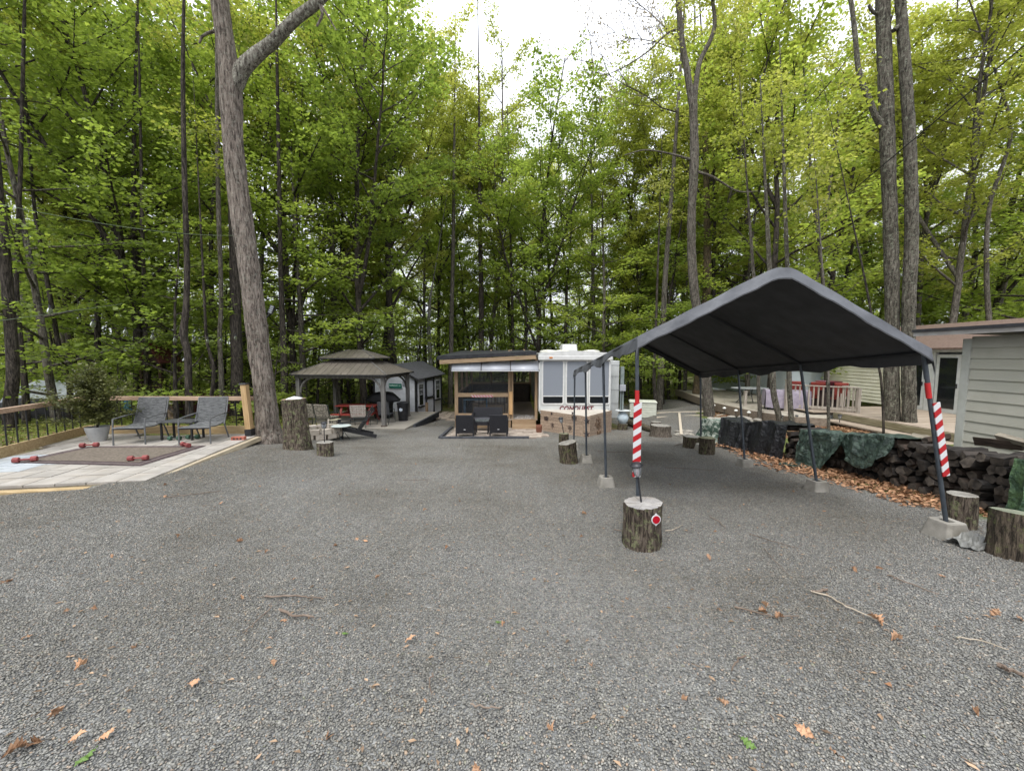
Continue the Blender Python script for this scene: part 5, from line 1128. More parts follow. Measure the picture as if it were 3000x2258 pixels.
# ================================================================== TRAVEL TRAILER
m_rv = mat('trailer_white', (.44, .455, .445), (.53, .545, .53), rough=.35, scale=2, dirt=(.42, .42, .38), damt=.35)
m_rvt = mat('trailer_trim', (.50, .50, .48), (.59, .59, .57), rough=.35)
m_blind, t, b, o_ = new_mat('blind'); l = t.links.new
tc = _n(t, 'ShaderNodeTexCoord'); wv = _n(t, 'ShaderNodeTexWave', bands_direction='Z', Scale=22); l(tc.outputs['Object'], wv.inputs['Vector'])
l(ramp(t, wv.outputs['Fac'], [(.1, (.13, .145, .165)), (.6, (.24, .26, .29))]), b.inputs['Base Color']); b.inputs['Roughness'].default_value = .3; b.inputs['Coat Weight'].default_value = .4
RX0, RX1, RY = 1.12, 3.86, 15.0; gz = tz(2.4, 15.0)
rv = thing('travel_trailer', 'white travel trailer with three tall front windows behind a plank skirt', 'trailer', (2.45, RY, gz)); ro = Vector((2.45, RY, gz))
top_z = 1.70
def rl(x, y, z): return (x-ro.x, y-ro.y, z-ro.z)
# rounded-cornered front body
prof = []
hw = (RX1-RX0)/2; 
def rr_rect(w_, h, r, n=5, z0=0):
    pts = []
    for cx, cz, a0 in ((w_/2-r, z0+h-r, 0), (-w_/2+r, z0+h-r, 90), (-w_/2+r, z0+r, 180), (w_/2-r, z0+r, 270)):
        for k in range(n+1): a = R(a0+90*k/n); pts.append((cx+r*math.cos(a), cz+r*math.sin(a)))
    return pts
body_h = top_z - gz - .62
MB().prism(rr_rect(2*hw, body_h, .12), 7.0, Matrix.Translation((0, 7.0, .62)) @ Matrix.Rotation(math.pi/2, 4, 'X')).build('body', m_rv, rv, smooth=True, angle=40)
# brow and roof
ov = []
for i in range(13):
    x = -hw-.06 + (2*hw+.12)*i/12; ov.append((x, top_z-gz-.04 + .10*math.sin(math.pi*i/12)))
MB().prism([(-hw-.06, top_z-gz-.2)] + [(hw+.06, top_z-gz-.2)] + list(reversed(ov)), 7.2, Matrix.Translation((0, 7.05, 0)) @ Matrix.Rotation(math.pi/2, 4, 'X')).build('roof_cap', m_rvt, rv, smooth=True, angle=30)
MB().prism([(-hw-.07, top_z-gz-.30), (hw+.07, top_z-gz-.30), (hw+.07, top_z-gz-.12), (-hw-.07, top_z-gz-.12)], .24, Matrix.Translation((0, .08, 0)) @ Matrix.Rotation(math.pi/2, 4, 'X')).build('front_brow', m_rvt, rv, bevel=.03)
MB().box((-hw+.42, -.17, top_z-gz-.2), (.13, .02, .07)).build('marker_light', mat('amber', (.45, .16, .04), (.55, .22, .06), rough=.3), rv, bevel=.01)
for i, (xa, xb) in enumerate(((1591, 1649), (1661, 1718), (1729, 1783))):
    a = at_y(xa, 1057, RY-.02); c = at_y(xb, 1182, RY-.02); wd = c.x-a.x; h = a.z-c.z; zc = (a.z+c.z)/2
    wl = MB(); P = rr_rect(wd+.09, h+.09, .09, 4, -(h+.09)/2); P2 = rr_rect(wd-.02, h-.02, .06, 4, -(h-.02)/2); n = len(P)
    V_ = [(x, 0, z) for x, z in P] + [(x, -.03, z) for x, z in P] + [(x, -.03, z) for x, z in P2] + [(x, 0, z) for x, z in P2]
    F_ = []
    for k in range(3): F_ += [(k*n+j, k*n+(j+1) % n, (k+1)*n+(j+1) % n, (k+1)*n+j) for j in range(n)]
    wn = MB().add(V_, F_).build('window', m_rvt, rv, loc=rl((a.x+c.x)/2, RY-.003, zc))
    zs = at_y(0, 1160, RY).z
    hb = a.z - zs; MB().box((0, -.008, h/2-hb/2), (wd-.02, .01, hb-.02)).build('pane', m_blind, wn)
    MB().box((0, -.008, -h/2+(h-hb)/2), (wd-.02, .01, h-hb-.03)).build('lower_pane', m_glassd, wn)
    MB().box((0, -.025, h/2-hb), (wd, .03, .035)).build('sash_bar', m_rvt, wn)
# lettering
cu = bpy.data.curves.new('lettering_curve', 'FONT'); cu.body = 'CONQUEST'; cu.size = .3; cu.shear = .25; cu.extrude = .004; cu.offset = .012; cu.space_character = 1.12; cu.align_x = 'LEFT'
to_ = bpy.data.objects.new('lettering_tmp', cu); COL.objects.link(to_); dg = bpy.context.evaluated_depsgraph_get(); tm = bpy.data.meshes.new_from_object(to_.evaluated_get(dg)); bpy.data.objects.remove(to_)
tm.materials.clear(); tm.materials.append(mat('maroon_letters', (.10, .015, .02), (.14, .02, .03), rough=.4))
xs_ = [v.co.x for v in tm.vertices]; ws = max(xs_)-min(xs_)
a = at_y(1638, 1203, RY); c = at_y(1738, 1203, RY); lo_ = meshobj('lettering', tm, rv, rl(a.x, RY-.006, at_y(0, 1202.5, RY).z)); lo_.rotation_euler = (math.pi/2, 0, 0); lo_.scale = ((c.x-a.x)/ws, .85, 1)
MB().box(rl(*at_y(1768, 1196, RY-.006)), (.19, .006, .12)).build('notice', mat('notice_grey', (.42, .43, .42), (.6, .6, .58), scale=60, stretch=(.3, 1, 2)), rv)
for k in range(4): MB().box(rl(*(at_y(1768, 1193+2.2*k, RY-.011))), (.15, .004, .006)).build('notice_line', mat('line_grey', (.2, .2, .2), (.25, .25, .25)), rv)
MB().box((-hw-.01, -.005, 1.7), (.05, .05, 1.9)).build('corner_trim', m_rvt, rv, bevel=.01); MB().box((hw+.01, -.005, 1.7), (.05, .05, 1.9)).build('corner_trim', m_rvt, rv, bevel=.01)
# slide-out on the right side, seams in its face
so = MB().box((hw+.27, 2.3, 1.55), (.52, 3.4, 2.35)).build('slide_out', m_rv, rv, bevel=.02)
for k, z in enumerate((1.0, 1.55, 2.1, 2.55)): MB().box((hw+.27, .59, z), (.5, .012, .012)).build('seam', mat('seam_grey', (.3, .31, .31), (.36, .37, .37)), so)
# roof gear
ac = MB(); acz = top_z-gz+.04; ac.box((-.02 + .05, 2.0, acz+.17), (.68, .85, .31), taper=.9); ac.build('air_conditioner', m_rvt, rv, bevel=.05)
for x, y in ((-.95, 1.0), (-.35, 1.3), (.85, 1.1)): MB().lathe([(.3, 0), (.29, .06), (.22, .09), (.1, .11), (.01, .115)], 18, sx=1.2).build('roof_vent', mat('vent_cream', (.5, .49, .42), (.6, .59, .52)), rv, smooth=True).location = (x, y, acz-.03)
# ---- plank skirt in front, V-shaped
m_plank = wood('skirt_plank', (.25, .18, .125), (.41, .31, .23), 'x', objrnd=.13)
kl, kt, kr = at_y(1584, 1262, 14.72), at_y(1718, 1284, 12.75), at_y(1790, 1272, 14.3)
TOPZ = {}
kl.z, kt.z, kr.z = tz(kl.x, kl.y), tz(kt.x, kt.y), tz(kr.x, kr.y)
sk = thing('plank_skirt', 'V-shaped skirt of pale wooden planks around the trailer front', 'skirt', kt); ko = Vector(kt); zt = at_y(1718, 1219, 12.75).z
def ztop(p): return -.505 if p is kl else (-.45 if p is kr else zt)
def plankwall(a, c, n=7):
    d = c-a; L_ = math.hypot(d.x, d.y); an = math.atan2(d.y, d.x); base = Vector((a.x, a.y, 0))
    h0 = (ztop(a) - a.z)/n; h1 = (ztop(c) - c.z)/n; mid = None
    for k in range(n):
        za, zb = a.z + h0*k, c.z + h1*k; za2, zb2 = a.z+h0*(k+1)-.008, c.z+h1*(k+1)-.008; off = rnd.uniform(-.004, .004)
        V_ = []
        for (l_, q0, q1) in ((.012, za, za2), (L_-.012, zb, zb2)): V_ += [(l_, -.022+off, q0), (l_, 0, q0), (l_, 0, q1), (l_, -.022+off, q1)]
        m4 = Matrix.Translation(base - Vector((ko.x, ko.y, ko.z))) @ Matrix.Rotation(an, 4, 'Z')
        MB().add(V_, [(0, 1, 2, 3), (7, 6, 5, 4), (0, 4, 5, 1), (1, 5, 6, 2), (2, 6, 7, 3), (3, 7, 4, 0)], 0, m4).build('plank', m_plank, sk)
plankwall(kl, kt); plankwall(kt, kr)
MB().box((0, -.02, (zt-kt.z)/2), (.22, .035, zt-kt.z), rot=None).build('corner_board', m_plank, sk, bevel=.004)
MB().add([tuple(Vector((p.x, p.y+.02, z_-.03-dz)) - ko) for dz in (0, .03) for p, z_ in ((kl, -.505), (kt, zt), (kr, -.45), (Vector((kr.x, 15, 0)), -.505), (Vector((kl.x, 15, 0)), -.505))], [(0, 1, 2, 3, 4), (9, 8, 7, 6, 5), (0, 5, 6, 1), (1, 6, 7, 2), (2, 7, 8, 3), (3, 8, 9, 4)]).build('top_panel', mat('cream_panel', (.46, .41, .34), (.57, .52, .45), rough=.6, scale=1.5), sk)
m_rust = mat('dark_rusty_metal', (.03, .022, .02), (.075, .05, .045), rough=.6, metal=.3)
def star(c, r, label, nrm):
    t = thing('metal_star', label, 'star', c, nrm)
    V_ = [(0, -.035, 0)] + [((r if k % 2 == 0 else r*.4)*math.sin(math.pi*k/5), 0, (r if k % 2 == 0 else r*.4)*math.cos(math.pi*k/5)) for k in range(10)]
    MB().add(V_, [(0, 1+(k+1) % 10, 1+k) for k in range(10)] + [tuple(range(1, 11))]).build('star_body', m_rust, t)
star((kt.x, kt.y-.045, at_y(0, 1233, 12.7).z), .125, 'upper dark metal star on the corner board of the plank skirt', 0); star((kt.x, kt.y-.045, at_y(0, 1271, 12.7).z), .125, 'lower dark metal star on the corner board of the plank skirt', 0)
dirL = (kt-kl); angL = math.atan2(dirL.y, dirL.x); dirR = (kr-kt); angR = math.atan2(dirR.y, dirR.x)
def on_wall(a, c, px, py, off=.03):
    o = Vector((0, 0, CAMZ)); d = ray(px, py); n = Vector((-(c-a).y, (c-a).x, 0)).normalized(); t_ = (a - o).dot(n)/d.dot(n); p = o + d*t_
    return p + (n*off if n.y < 0 else -n*off)
def wire(name, lab, cat, c, ang, curves, r=.006, extra=None):
    t = thing(name, lab, cat, c, ang); mb = MB()
    for cc in curves: mb.tube([(x, 0, z) for x, z in cc], r, 5)
    mb.build(name + '_body', m_rust, t, smooth=True); return t
def loop(cx, cz, rx, rz, a0=0, a1=360, n=16): return [(cx+rx*math.cos(R(a0+(a1-a0)*k/n)), cz+rz*math.sin(R(a0+(a1-a0)*k/n))) for k in range(n+1)]
for i, (px, py) in enumerate(((1602, 1226), (1684, 1224))):
    c = on_wall(kl, kt, px, py); t = wire('wall_plaque', ['left', 'right'][i] + ' dark filigree plaque on the left side of the plank skirt', 'plaque', c, angL, [[(-.11, -.07), (.11, -.07), (.11, .06), (.02, .085), (-.11, .06), (-.11, -.07)], loop(-.05, 0, .04, .045), loop(.05, 0, .04, .045), loop(0, .02, .03, .04)], .008)
    MB().box((0, 0, -.015), (.12, .008, .05)).build('plate', m_rust, t)
for i, (px, py) in enumerate(((1620, 1246), (1671, 1254))):
    c = on_wall(kl, kt, px, py); wire('wire_flower', ['left', 'right'][i] + ' bent-wire flower ornament on the left side of the plank skirt', 'ornament', c, angL, [loop(-.05, .03, .045, .035), loop(.05, .03, .045, .035), loop(0, .06, .035, .045), loop(-.035, -.02, .04, .03), loop(.035, -.02, .04, .03), [(0, -.02), (.005, -.15)]], .005)
for i, (px, py) in enumerate(((1618, 1211), (1707, 1213))):
    c = on_wall(kl, kt, px, py) if i == 0 else Vector((2.1, 13.2, zt+.03)); t = thing('small_ornament', ['little dark clover ornament near the top left of the plank skirt', 'little dark ornament lying on the cream panel behind the skirt'][i], 'ornament', c, angL); MB().prism([(.04*math.cos(R(a))*(1+.4*math.cos(R(3*a))), .04*math.sin(R(a))*(1+.4*math.cos(R(3*a)))) for a in range(0, 360, 20)], .015, Matrix.Rotation(math.pi/2, 4, 'X')).build('ornament_body', m_rust, t)
# cut-out leafy plant ornament on the right side
c = on_wall(kt, kr, 1752, 1262); t = thing('metal_plant', 'rusty cut-metal cactus and flower ornament on the right side of the plank skirt', 'ornament', c, angR); mb = MB(); q = random.Random(9)
mb.tube([(0, 0, -.12), (.02, 0, .1), (0, 0, .3), (-.05, 0, .45)], .02, 6); mb.tube([(.0, 0, .1), (-.14, 0, .25), (-.2, 0, .42)], .008, 5); mb.tube([(.02, 0, .15), (.14, 0, .3), (.16, 0, .45)], .008, 5)
for _ in range(16): x, z = q.uniform(-.26, .2), q.uniform(.12, .5); mb.prism([(x+.035*math.cos(R(a)), z+.03*math.sin(R(a))) for a in range(0, 360, 45)], .012, Matrix.Rotation(math.pi/2, 4, 'X'))
mb.prism([(-.12, -.16), (.13, -.16), (.15, .02), (.05, -.05), (0, .03), (-.07, -.04), (-.14, .02)], .03, Matrix.Rotation(math.pi/2, 4, 'X')); mb.build('cutout', mat('rust_brown', (.09, .05, .03), (.2, .13, .08)), t)
# post with meter box, urn
p = at_y(1820, 1230, 15.2); z0 = tz(p.x, 15.2); t = thing('utility_post', 'grey-green post with an electric meter box beside the trailer', 'post', (p.x, 15.2, z0)); MB().box((0, 0, 1.25), (.13, .1, 2.5)).build('post_body', mat('post_green', (.13, .16, .15), (.2, .23, .22)), t)
zc = at_y(0, 1136, 15.1).z - z0; MB().box((0, -.1, zc), (.22, .12, .25)).build('meter_box', mat('box_grey', (.25, .26, .28), (.34, .35, .37), rough=.4), t, bevel=.01); MB().tube([(0, -.06, zc-.1), (-.03, -.07, zc-.5), (0, -.06, .1)], .012, 6).build('conduit', m_black, t)
sv = Vector(sb.location); t = thing('birdbath', 'pale blue ceramic urn with a white bowl standing on the sawn block', 'birdbath', (sv.x, sv.y, sv.z + sb['_h'] + .01)); MB().lathe([(.12, 0), (.15, .03), (.21, .14), (.22, .24), (.17, .36), (.11, .42), (.13, .46)], 22).build('urn', mat('urn_blue', (.38, .46, .50), (.5, .57, .6), rough=.25), t, smooth=True)
MB().lathe([(.05, .46), (.22, .485), (.3, .51), (.29, .515), (.2, .495), (.02, .49)], 24).build('bowl', mat('bowl_white', (.5, .52, .52), (.62, .64, .64), rough=.3), t, smooth=True)
# ================================================================== SCREENED PORCH
m_2x4 = wood('pine_lumber', (.24, .16, .09), (.38, .27, .165), 'z', objrnd=.12); m_2x4h = wood('pine_lumber_beam', (.26, .175, .10), (.40, .29, .18), 'x', objrnd=.12)
m_screen, t, b, o_ = new_mat('insect_screen'); l = t.links.new; b.inputs['Base Color'].default_value = (.03, .035, .04, 1); b.inputs['Roughness'].default_value = .35
tr_ = _n(t, 'ShaderNodeBsdfTransparent'); ms = _n(t, 'ShaderNodeMixShader'); ms.inputs[0].default_value = .22; l(tr_.outputs[0], ms.inputs[1]); l(b.outputs[0], ms.inputs[2]); l(ms.outputs[0], o_.inputs['Surface'])
PY = 15.6; FZ = -1.0; px0, px1 = -2.34, 1.04; pg = tz(-.6, PY)
po = thing('screened_porch', 'pine-framed screened porch with a sloping black roof joined to the trailer', 'porch', (-.65, PY, pg)); pp = Vector((-.65, PY, pg))
def pb(name, x0, x1, y0, y1, z0, z1, m, par=po, bev=0):
    return MB().box(((x0+x1)/2-pp.x, (y0+y1)/2-pp.y, (z0+z1)/2-pp.z), (x1-x0, y1-y0, z1-z0)).build(name, m, par, bevel=bev)
pb('post', px0, px0+.14, PY, PY+.14, pg, 1.48, m_2x4, bev=.006); pb('post', -.16, -.05, PY, PY+.1, FZ, 1.42, m_2x4, bev=.006); pb('post', -.02, .05, PY, PY+.1, FZ, 1.42, m_2x4); pb('post', .93, 1.04, PY, PY+.12, FZ, 1.5, m_2x4, bev=.006)
pb('rail', px0+.14, -.16, PY+.01, PY+.08, .06-.16, .06, m_2x4h, bev=.004); pb('sill_rail', px0+.14, -.16, PY+.01, PY+.08, FZ+.1, FZ+.22, m_2x4h, bev=.004); pb('header', px0, 1.04, PY+.02, PY+.1, 1.2, 1.34, m_2x4h)
pb('screen', px0+.14, -.16, PY+.045, PY+.05, .06, 1.2, m_screen); pb('screen', px0+.14, -.16, PY+.045, PY+.05, FZ+.22, -.1, m_screen)
pb('door_panel', -.12, .02, PY-.06, PY-.02, -.82, .12, wood('orange_board', (.42, .24, .10), (.6, .38, .18), 'z'), bev=.004)
pb('floor', px0, 1.04, PY, PY+6, FZ-.06, FZ, m_deck); pb('riser', px0+.14, -.05, PY+.02, PY+.06, pg, FZ-.06, m_2x4h); pb('step', .0, .98, PY-.62, PY-.02, pg+.05, pg+.20, m_2x4h, bev=.005); pb('step', .0, .98, PY-.02, PY+.1, pg+.2, FZ-.02, m_2x4h, bev=.005)
# back and side walls of the porch: screens, posts, half walls
for x in (-2.3, -1.2, -.1, .95): pb('back_post', x, x+.1, PY+5.8, PY+5.9, FZ, 1.9, m_2x4)
pb('back_rail', -2.3, 1.04, PY+5.82, PY+5.88, .0, .1, m_2x4h); pb('back_screen', -2.3, 1.04, PY+5.84, PY+5.845, .1, 1.85, m_screen); pb('back_wall', -2.3, 1.04, PY+5.8, PY+5.86, FZ, .0, mat('porch_wall_dark', (.05, .04, .03), (.09, .07, .05)))
for y in (PY+1.9, PY+3.8): pb('side_post', px0, px0+.1, y, y+.1, FZ, 1.6, m_2x4)
pb('side_rail', px0+.02, px0+.08, PY+.14, PY+5.8, -.06, .04, m_2x4h); pb('side_screen', px0+.045, px0+.05, PY+.14, PY+5.8, .04, 1.5, m_screen); pb('side_wall', px0+.03, px0+.07, PY+.14, PY+5.8, FZ, -.06, mat('porch_wall_dark2', (.06, .05, .035), (.1, .08, .06)))
for s_, x in ((1, px0+.14), (-1, -.16)):
    MB().bar((x-pp.x, .05, 1.2-pp.z-.24), (x+s_*.24-pp.x, .05, 1.2-pp.z), .05, .06).build('brace', m_2x4, po)
# roof slab sloping down to the left, rising to the back
ra, rb = at_y(1280, 1044, 14.95), at_y(1572, 1029, 14.95)
V_ = []
for dz in (0, .13):
    for (p, dy, up) in ((ra, 0, 0), (rb, 0, 0), (rb, 7.4, .14), (ra, 7.4, .30)): V_.append(tuple(Vector((p.x, p.y+dy, p.z+up-.12+dz))-pp))
MB().add(V_, [(3, 2, 1, 0), (4, 5, 6, 7), (0, 1, 5, 4), (1, 2, 6, 5), (2, 3, 7, 6), (3, 0, 4, 7)]).build('roof', mat('porch_roofing', (.015, .016, .018), (.05, .052, .056), rough=.6), po)
MB().add([tuple(Vector((p.x+dx, p.y-.02+dy, p.z-.14+dz))-pp) for dy in (0, .04) for (p, dx, dz) in ((ra, .1, -.16), (rb, -.02, -.16), (rb, -.02, 0), (ra, .1, 0))], [(0, 1, 2, 3), (7, 6, 5, 4), (0, 4, 5, 1), (1, 5, 6, 2), (2, 6, 7, 3), (3, 7, 4, 0)]).build('beam', m_2x4h, po, bevel=.004)
MB().add([tuple(Vector((p.x, p.y-.035, p.z-.13+dz))-pp) for (p, dz) in ((ra, 0), (rb, 0), (rb, .14), (ra, .14))] + [tuple(Vector((p.x, p.y-.005, p.z-.13+dz))-pp) for (p, dz) in ((ra, 0), (rb, 0), (rb, .14), (ra, .14))], [(0, 1, 2, 3), (3, 2, 6, 7), (0, 4, 5, 1), (1, 5, 6, 2), (0, 3, 7, 4)]).build('drip_edge', m_black, po)
for k in range(5):
    x = ra.x + .35 + k*.8; z = ra.z + (rb.z-ra.z)*(x-ra.x)/(rb.x-ra.x) - .16
    if x < rb.x: MB().bar((x-pp.x, -.6, z-pp.z-.02), (x-pp.x, 6, z-pp.z+.3), .05, .12).build('rafter', m_2x4, po)
# translucent awning of three panels
m_poly, t, b, o_ = new_mat('polycarbonate_white'); l = t.links.new; b.inputs['Base Color'].default_value = (.68, .70, .74, 1); b.inputs['Roughness'].default_value = .25
tl = _n(t, 'ShaderNodeBsdfTranslucent'); tl.inputs[0].default_value = (.8, .82, .86, 1); ms = _n(t, 'ShaderNodeMixShader'); ms.inputs[0].default_value = .45; l(b.outputs[0], ms.inputs[1]); l(tl.outputs[0], ms.inputs[2]); l(ms.outputs[0], o_.inputs['Surface'])
aw = thing('awning', 'white translucent awning of three curved panels over the porch front', 'awning', (-.65, PY, 1.3)); ao = Vector((-.65, PY, 1.3))
awy, zt_, zb_ = PY-.02, at_y(0, 1057, PY).z, at_y(0, 1087, PY-.62).z
xs_ = [px0-.02, -1.2, -.06, 1.06]
def awp(x, k): a = k; y = awy - .62*math.sin(a*math.pi/2*.95); z = zt_ - (zt_-zb_)*(1-math.cos(a*math.pi/2)) ; return Vector((x, y, z)) - ao
for i in range(3):
    V_ = []; n = 8
    for k in range(n+1):
        for x in (xs_[i]+.02, xs_[i+1]-.02): V_.append(awp(x, k/n))
    mb = MB().add(V_, [(2*k, 2*k+1, 2*k+3, 2*k+2) for k in range(n)]); o = mb.build('panel', m_poly, aw, smooth=True, angle=180); so_ = o.modifiers.new('solid', 'SOLIDIFY'); so_.thickness = .006
for x in xs_: MB().tube([awp(x, k/8)+Vector((0, 0, .004)) for k in range(9)], .014, 6).build('bracket', mat('bracket_grey', (.09, .09, .1), (.14, .14, .15)), aw, smooth=True)
MB().tube([awp(xs_[0], 1), awp(xs_[3], 1)], .012, 6).build('front_bar', m_rvt, aw); MB().tube([awp(xs_[0], .35)+Vector((0, 0, .01)), awp(xs_[3], .35)+Vector((0, 0, .01))], .008, 6).build('cross_bar', m_rvt, aw)
# striped board on the porch rail
a, c = at_y(1381, 1160, PY-.01), at_y(1444, 1160, PY-.01); t = thing('striped_plank', 'short red and white striped board fixed on the porch rail', 'board', ((a.x+c.x)/2, PY-.012, a.z)); MB().box((0, 0, 0), (c.x-a.x, .015, .09)).build('board_face', mat('stripe2', (.5, .5, .5)), t)
m2 = bpy.data.materials['striped_tape'].copy(); m2.name = 'striped_tape_small'
for nd in m2.node_tree.nodes:
    if nd.type == 'MATH' and nd.operation == 'MULTIPLY_ADD': nd.inputs[1].default_value = 1.1
t.children[0].data.materials[0] = m2
# things inside and on the porch
rug = thing('shaggy_rug', 'shaggy white and grey rug lying in the porch doorway', 'rug', (.48, PY+.45, FZ)); mb = MB(); q = random.Random(2)
for _ in range(900):
    x, y = q.uniform(-.46, .46), q.uniform(-.5, .5); a = q.uniform(0, 6.3); ln = q.uniform(.03, .07); mb.add([(x-.008*math.sin(a), y+.008*math.cos(a), .0), (x+.008*math.sin(a), y-.008*math.cos(a), .0), (x+ln*math.cos(a), y+ln*math.sin(a), q.uniform(.02, .05))], [(0, 1, 2)])
o = mb.build('rug_pile', mat('rug_pile', (.3, .27, .25), (.7, .68, .65), scale=14), rug); o['kind'] = 'stuff'
tbp = thing('porch_table', 'blue metal-framed table inside the porch behind the lower screen', 'table', (-1.55, PY+.75, FZ)); mbl = mat('blue_metal', (.10, .22, .32), (.16, .3, .42), rough=.4)
MB().box((0, 0, .72), (1.0, .5, .03)).build('tabletop', mbl, tbp)
for sx_ in (-.47, .47):
    for sy_ in (-.22, .22): MB().box((sx_, sy_, .36), (.03, .03, .7)).build('leg', mbl, tbp)
sfa = thing('porch_sofa', 'tan sofa with striped cushions inside the porch', 'sofa', (-1.0, PY+1.9, FZ)); mtn = mat('tan_fabric', (.3, .22, .14), (.42, .33, .22)); MB().box((0, 0, .22), (1.6, .75, .44)).build('base', mtn, sfa, bevel=.04); MB().box((0, .3, .65), (1.6, .2, .55), rot=(R(-8), 0, 0)).build('backrest', mtn, sfa, bevel=.05)
for x in (-.5, 0, .5): MB().box((x, .12, .62), (.42, .14, .38), rot=(R(-15), 0, 0)).build('cushion', mat('cushion_pale', (.4, .36, .32), (.6, .56, .5), scale=8, stretch=(1, 1, 6)), sfa, bevel=.05)
rk = thing('slatted_headboard', 'dark metal bar rack leaning behind the porch rail', 'rack', (-.85, PY+.4, FZ)); MB().box((0, 0, .88), (1.1, .025, .025)).build('top_bar', m_black, rk)
for k in range(9): MB().box((-.5+k*.125, 0, .72), (.016, .016, .34)).build('bar', m_black, rk)
MB().box((0, 0, .55), (1.1, .025, .025)).build('lower_bar', m_black, rk)
for sx_ in (-.54, .54): MB().box((sx_, 0, .44), (.025, .025, .88)).build('upright', m_black, rk)
# ---- paver patio with dark edging in front of the porch
PZ = tz(-.8, 13.6)+.03
m_pav = mat('paver', (.24, .19, .15), (.40, .34, .28), rough=.9, scale=4, bump=.3, bscale=40, objrnd=.28)
pvs = thing('paver_patio', 'brown and grey paver patio before the porch', 'patio', (-.8, 13.7, tz(-.8, 13.7))); q = random.Random(5); pm = [MB().box((0, 0, 0), (.385, .285, .05)).mesh('paver', m_pav), MB().box((0, 0, 0), (.285, .285, .05)).mesh('paver', m_pav)]
yy = 12.42; r_ = 0
while yy < 15.4:
    xx = -2.12 + .03*(yy-12.4)*-1 + (0 if r_ % 2 else -.1)
    while xx < 1.02 - (.35 if yy < 12.9 else 0):
        k = 0 if q.random() < .6 else 1; w_ = (.39, .29)[k]; x = xx + w_/2; o = meshobj('paver', pm[k], pvs); o.location = (x+.8, yy-13.7, tz(x, yy)+.012+q.uniform(-.003, .004)-pvs.location.z); o.rotation_euler = (-R(5), q.gauss(0, .008), q.gauss(0, .01)); xx += w_
    yy += .29; r_ += 1
m_edge = mat('dark_timber_edging', (.03, .032, .036), (.07, .072, .08), rough=.8)
for nm, (a, c) in {'dark timber edging along the front of the paver patio': ((-2.32, 12.27), (.55, 12.3)), 'dark timber edging along the left side of the paver patio': ((-2.34, 12.3), (-2.5, 15.9))}.items():
    t = thing('edging', nm, 'edging', (a[0], a[1], tz(*a))); MB().bar((0, 0, .03), (c[0]-a[0], c[1]-a[1], tz(*c)-tz(*a)+.03), .1, .09, up=(0, 0, 1)).build('timber', m_edge, t, bevel=.006)
# rusty pot at the corner of the steps
p = at_y(1579, 1272, 13.9); t = thing('clay_pot', 'tall rusty red pot at the corner between steps and trailer', 'pot', (p.x, 13.9, tz(p.x, 13.9))); MB().lathe([(.08, 0), (.1, .05), (.115, .25), (.11, .3), (.09, .31), (.085, .26)], 18).build('pot_body', mat('rust_pot', (.13, .05, .03), (.24, .10, .06)), t, smooth=True)
# ---- wicker lounge set
m_wick = mat('black_wicker', (.008, .008, .01), (.02, .02, .024), rough=.5, scale=30, bump=.8, bscale=90, stretch=(1, 1, 2.2)); m_gcush = mat('grey_cushion', (.055, .055, .062), (.085, .085, .095), rough=.8)
def wchair(label, x, y, rz, wd=.6, kind='armchair'):
    t = thing('wicker_' + kind, label, 'chair' if kind == 'armchair' else 'sofa', (x, y, tz(x, y)+.04), rz)
    MB().box((0, .30, .44), (wd-.02, .05, .62), rot=(R(-6), 0, 0)).build('backrest', m_wick, t, bevel=.012)
    MB().box((0, 0, .26), (wd-.04, .58, .12)).build('seat', m_wick, t, bevel=.01); MB().box((0, -.02, .36), (wd-.12, .52, .09)).build('cushion', m_gcush, t, bevel=.02)
    for sx_ in (-1, 1):
        MB().box((sx_*(wd/2-.02), -.02, .57), (.055, .58, .035)).build('armrest', m_wick, t, bevel=.008)
        for y_ in (-.28, .28): MB().box((sx_*(wd/2-.02), y_, .28), (.045, .045, .56)).build('leg', m_wick, t, bevel=.005)
    return t
w1 = wchair('left black wicker armchair on the paver patio, seen from behind', at_y(1363, 1285, 12.75).x, 12.85, R(182)); w2 = wchair('right black wicker armchair on the paver patio, seen from behind', at_y(1462, 1285, 12.75).x, 12.85, R(178))
for t_ in (w1, w2): MB().box((0, .345, .27), (.06, .008, .02)).build('badge', mat('badge_silver', (.5, .5, .5), (.6, .6, .6), rough=.3), t_)
wchair('black wicker loveseat facing the camera before the porch rail', at_y(1428, 1240, 14.5).x, 14.6, 0, 1.15, 'loveseat').scale = (1, 1, 1.12)
p = at_y(1412, 1285, 13.2); tt_ = thing('coffee_table', 'small glass-topped table between the two wicker armchairs', 'table', (p.x, 13.35, tz(p.x, 13.35)+.04)); MB().box((0, 0, .47), (.46, .46, .02)).build('tabletop', mat('smoked_glass', (.07, .08, .08), (.12, .13, .13), rough=.1), tt_, bevel=.004)
MB().box((0, 0, .445), (.48, .48, .03)).build('apron', m_wick, tt_)
for sx_ in (-.21, .21):
    for sy_ in (-.21, .21): MB().box((sx_, sy_, .22), (.035, .035, .44)).build('leg', m_wick, tt_)
# ================================================================== SMALL WHITE SHED
m_wht = mat('shed_white', (.52, .54, .58), (.64, .66, .70), rough=.8, scale=2, bump=.1, dirt=(.3, .3, .32), damt=.4)
m_blk = mat('black_paint', (.012, .012, .013), (.025, .025, .027), rough=.5)
m_shg = mat('shed_shingle', (.045, .045, .048), (.10, .10, .105), rough=.9, scale=7, stretch=(1, 5, 1), bump=.4, bscale=20)
C0 = Vector((-4.88, 19.5, -1.62)); YAW = -R(15.5)
sh = thing('garden_shed', 'small white shed with black timber trim and a green street sign', 'shed', C0, YAW, None)
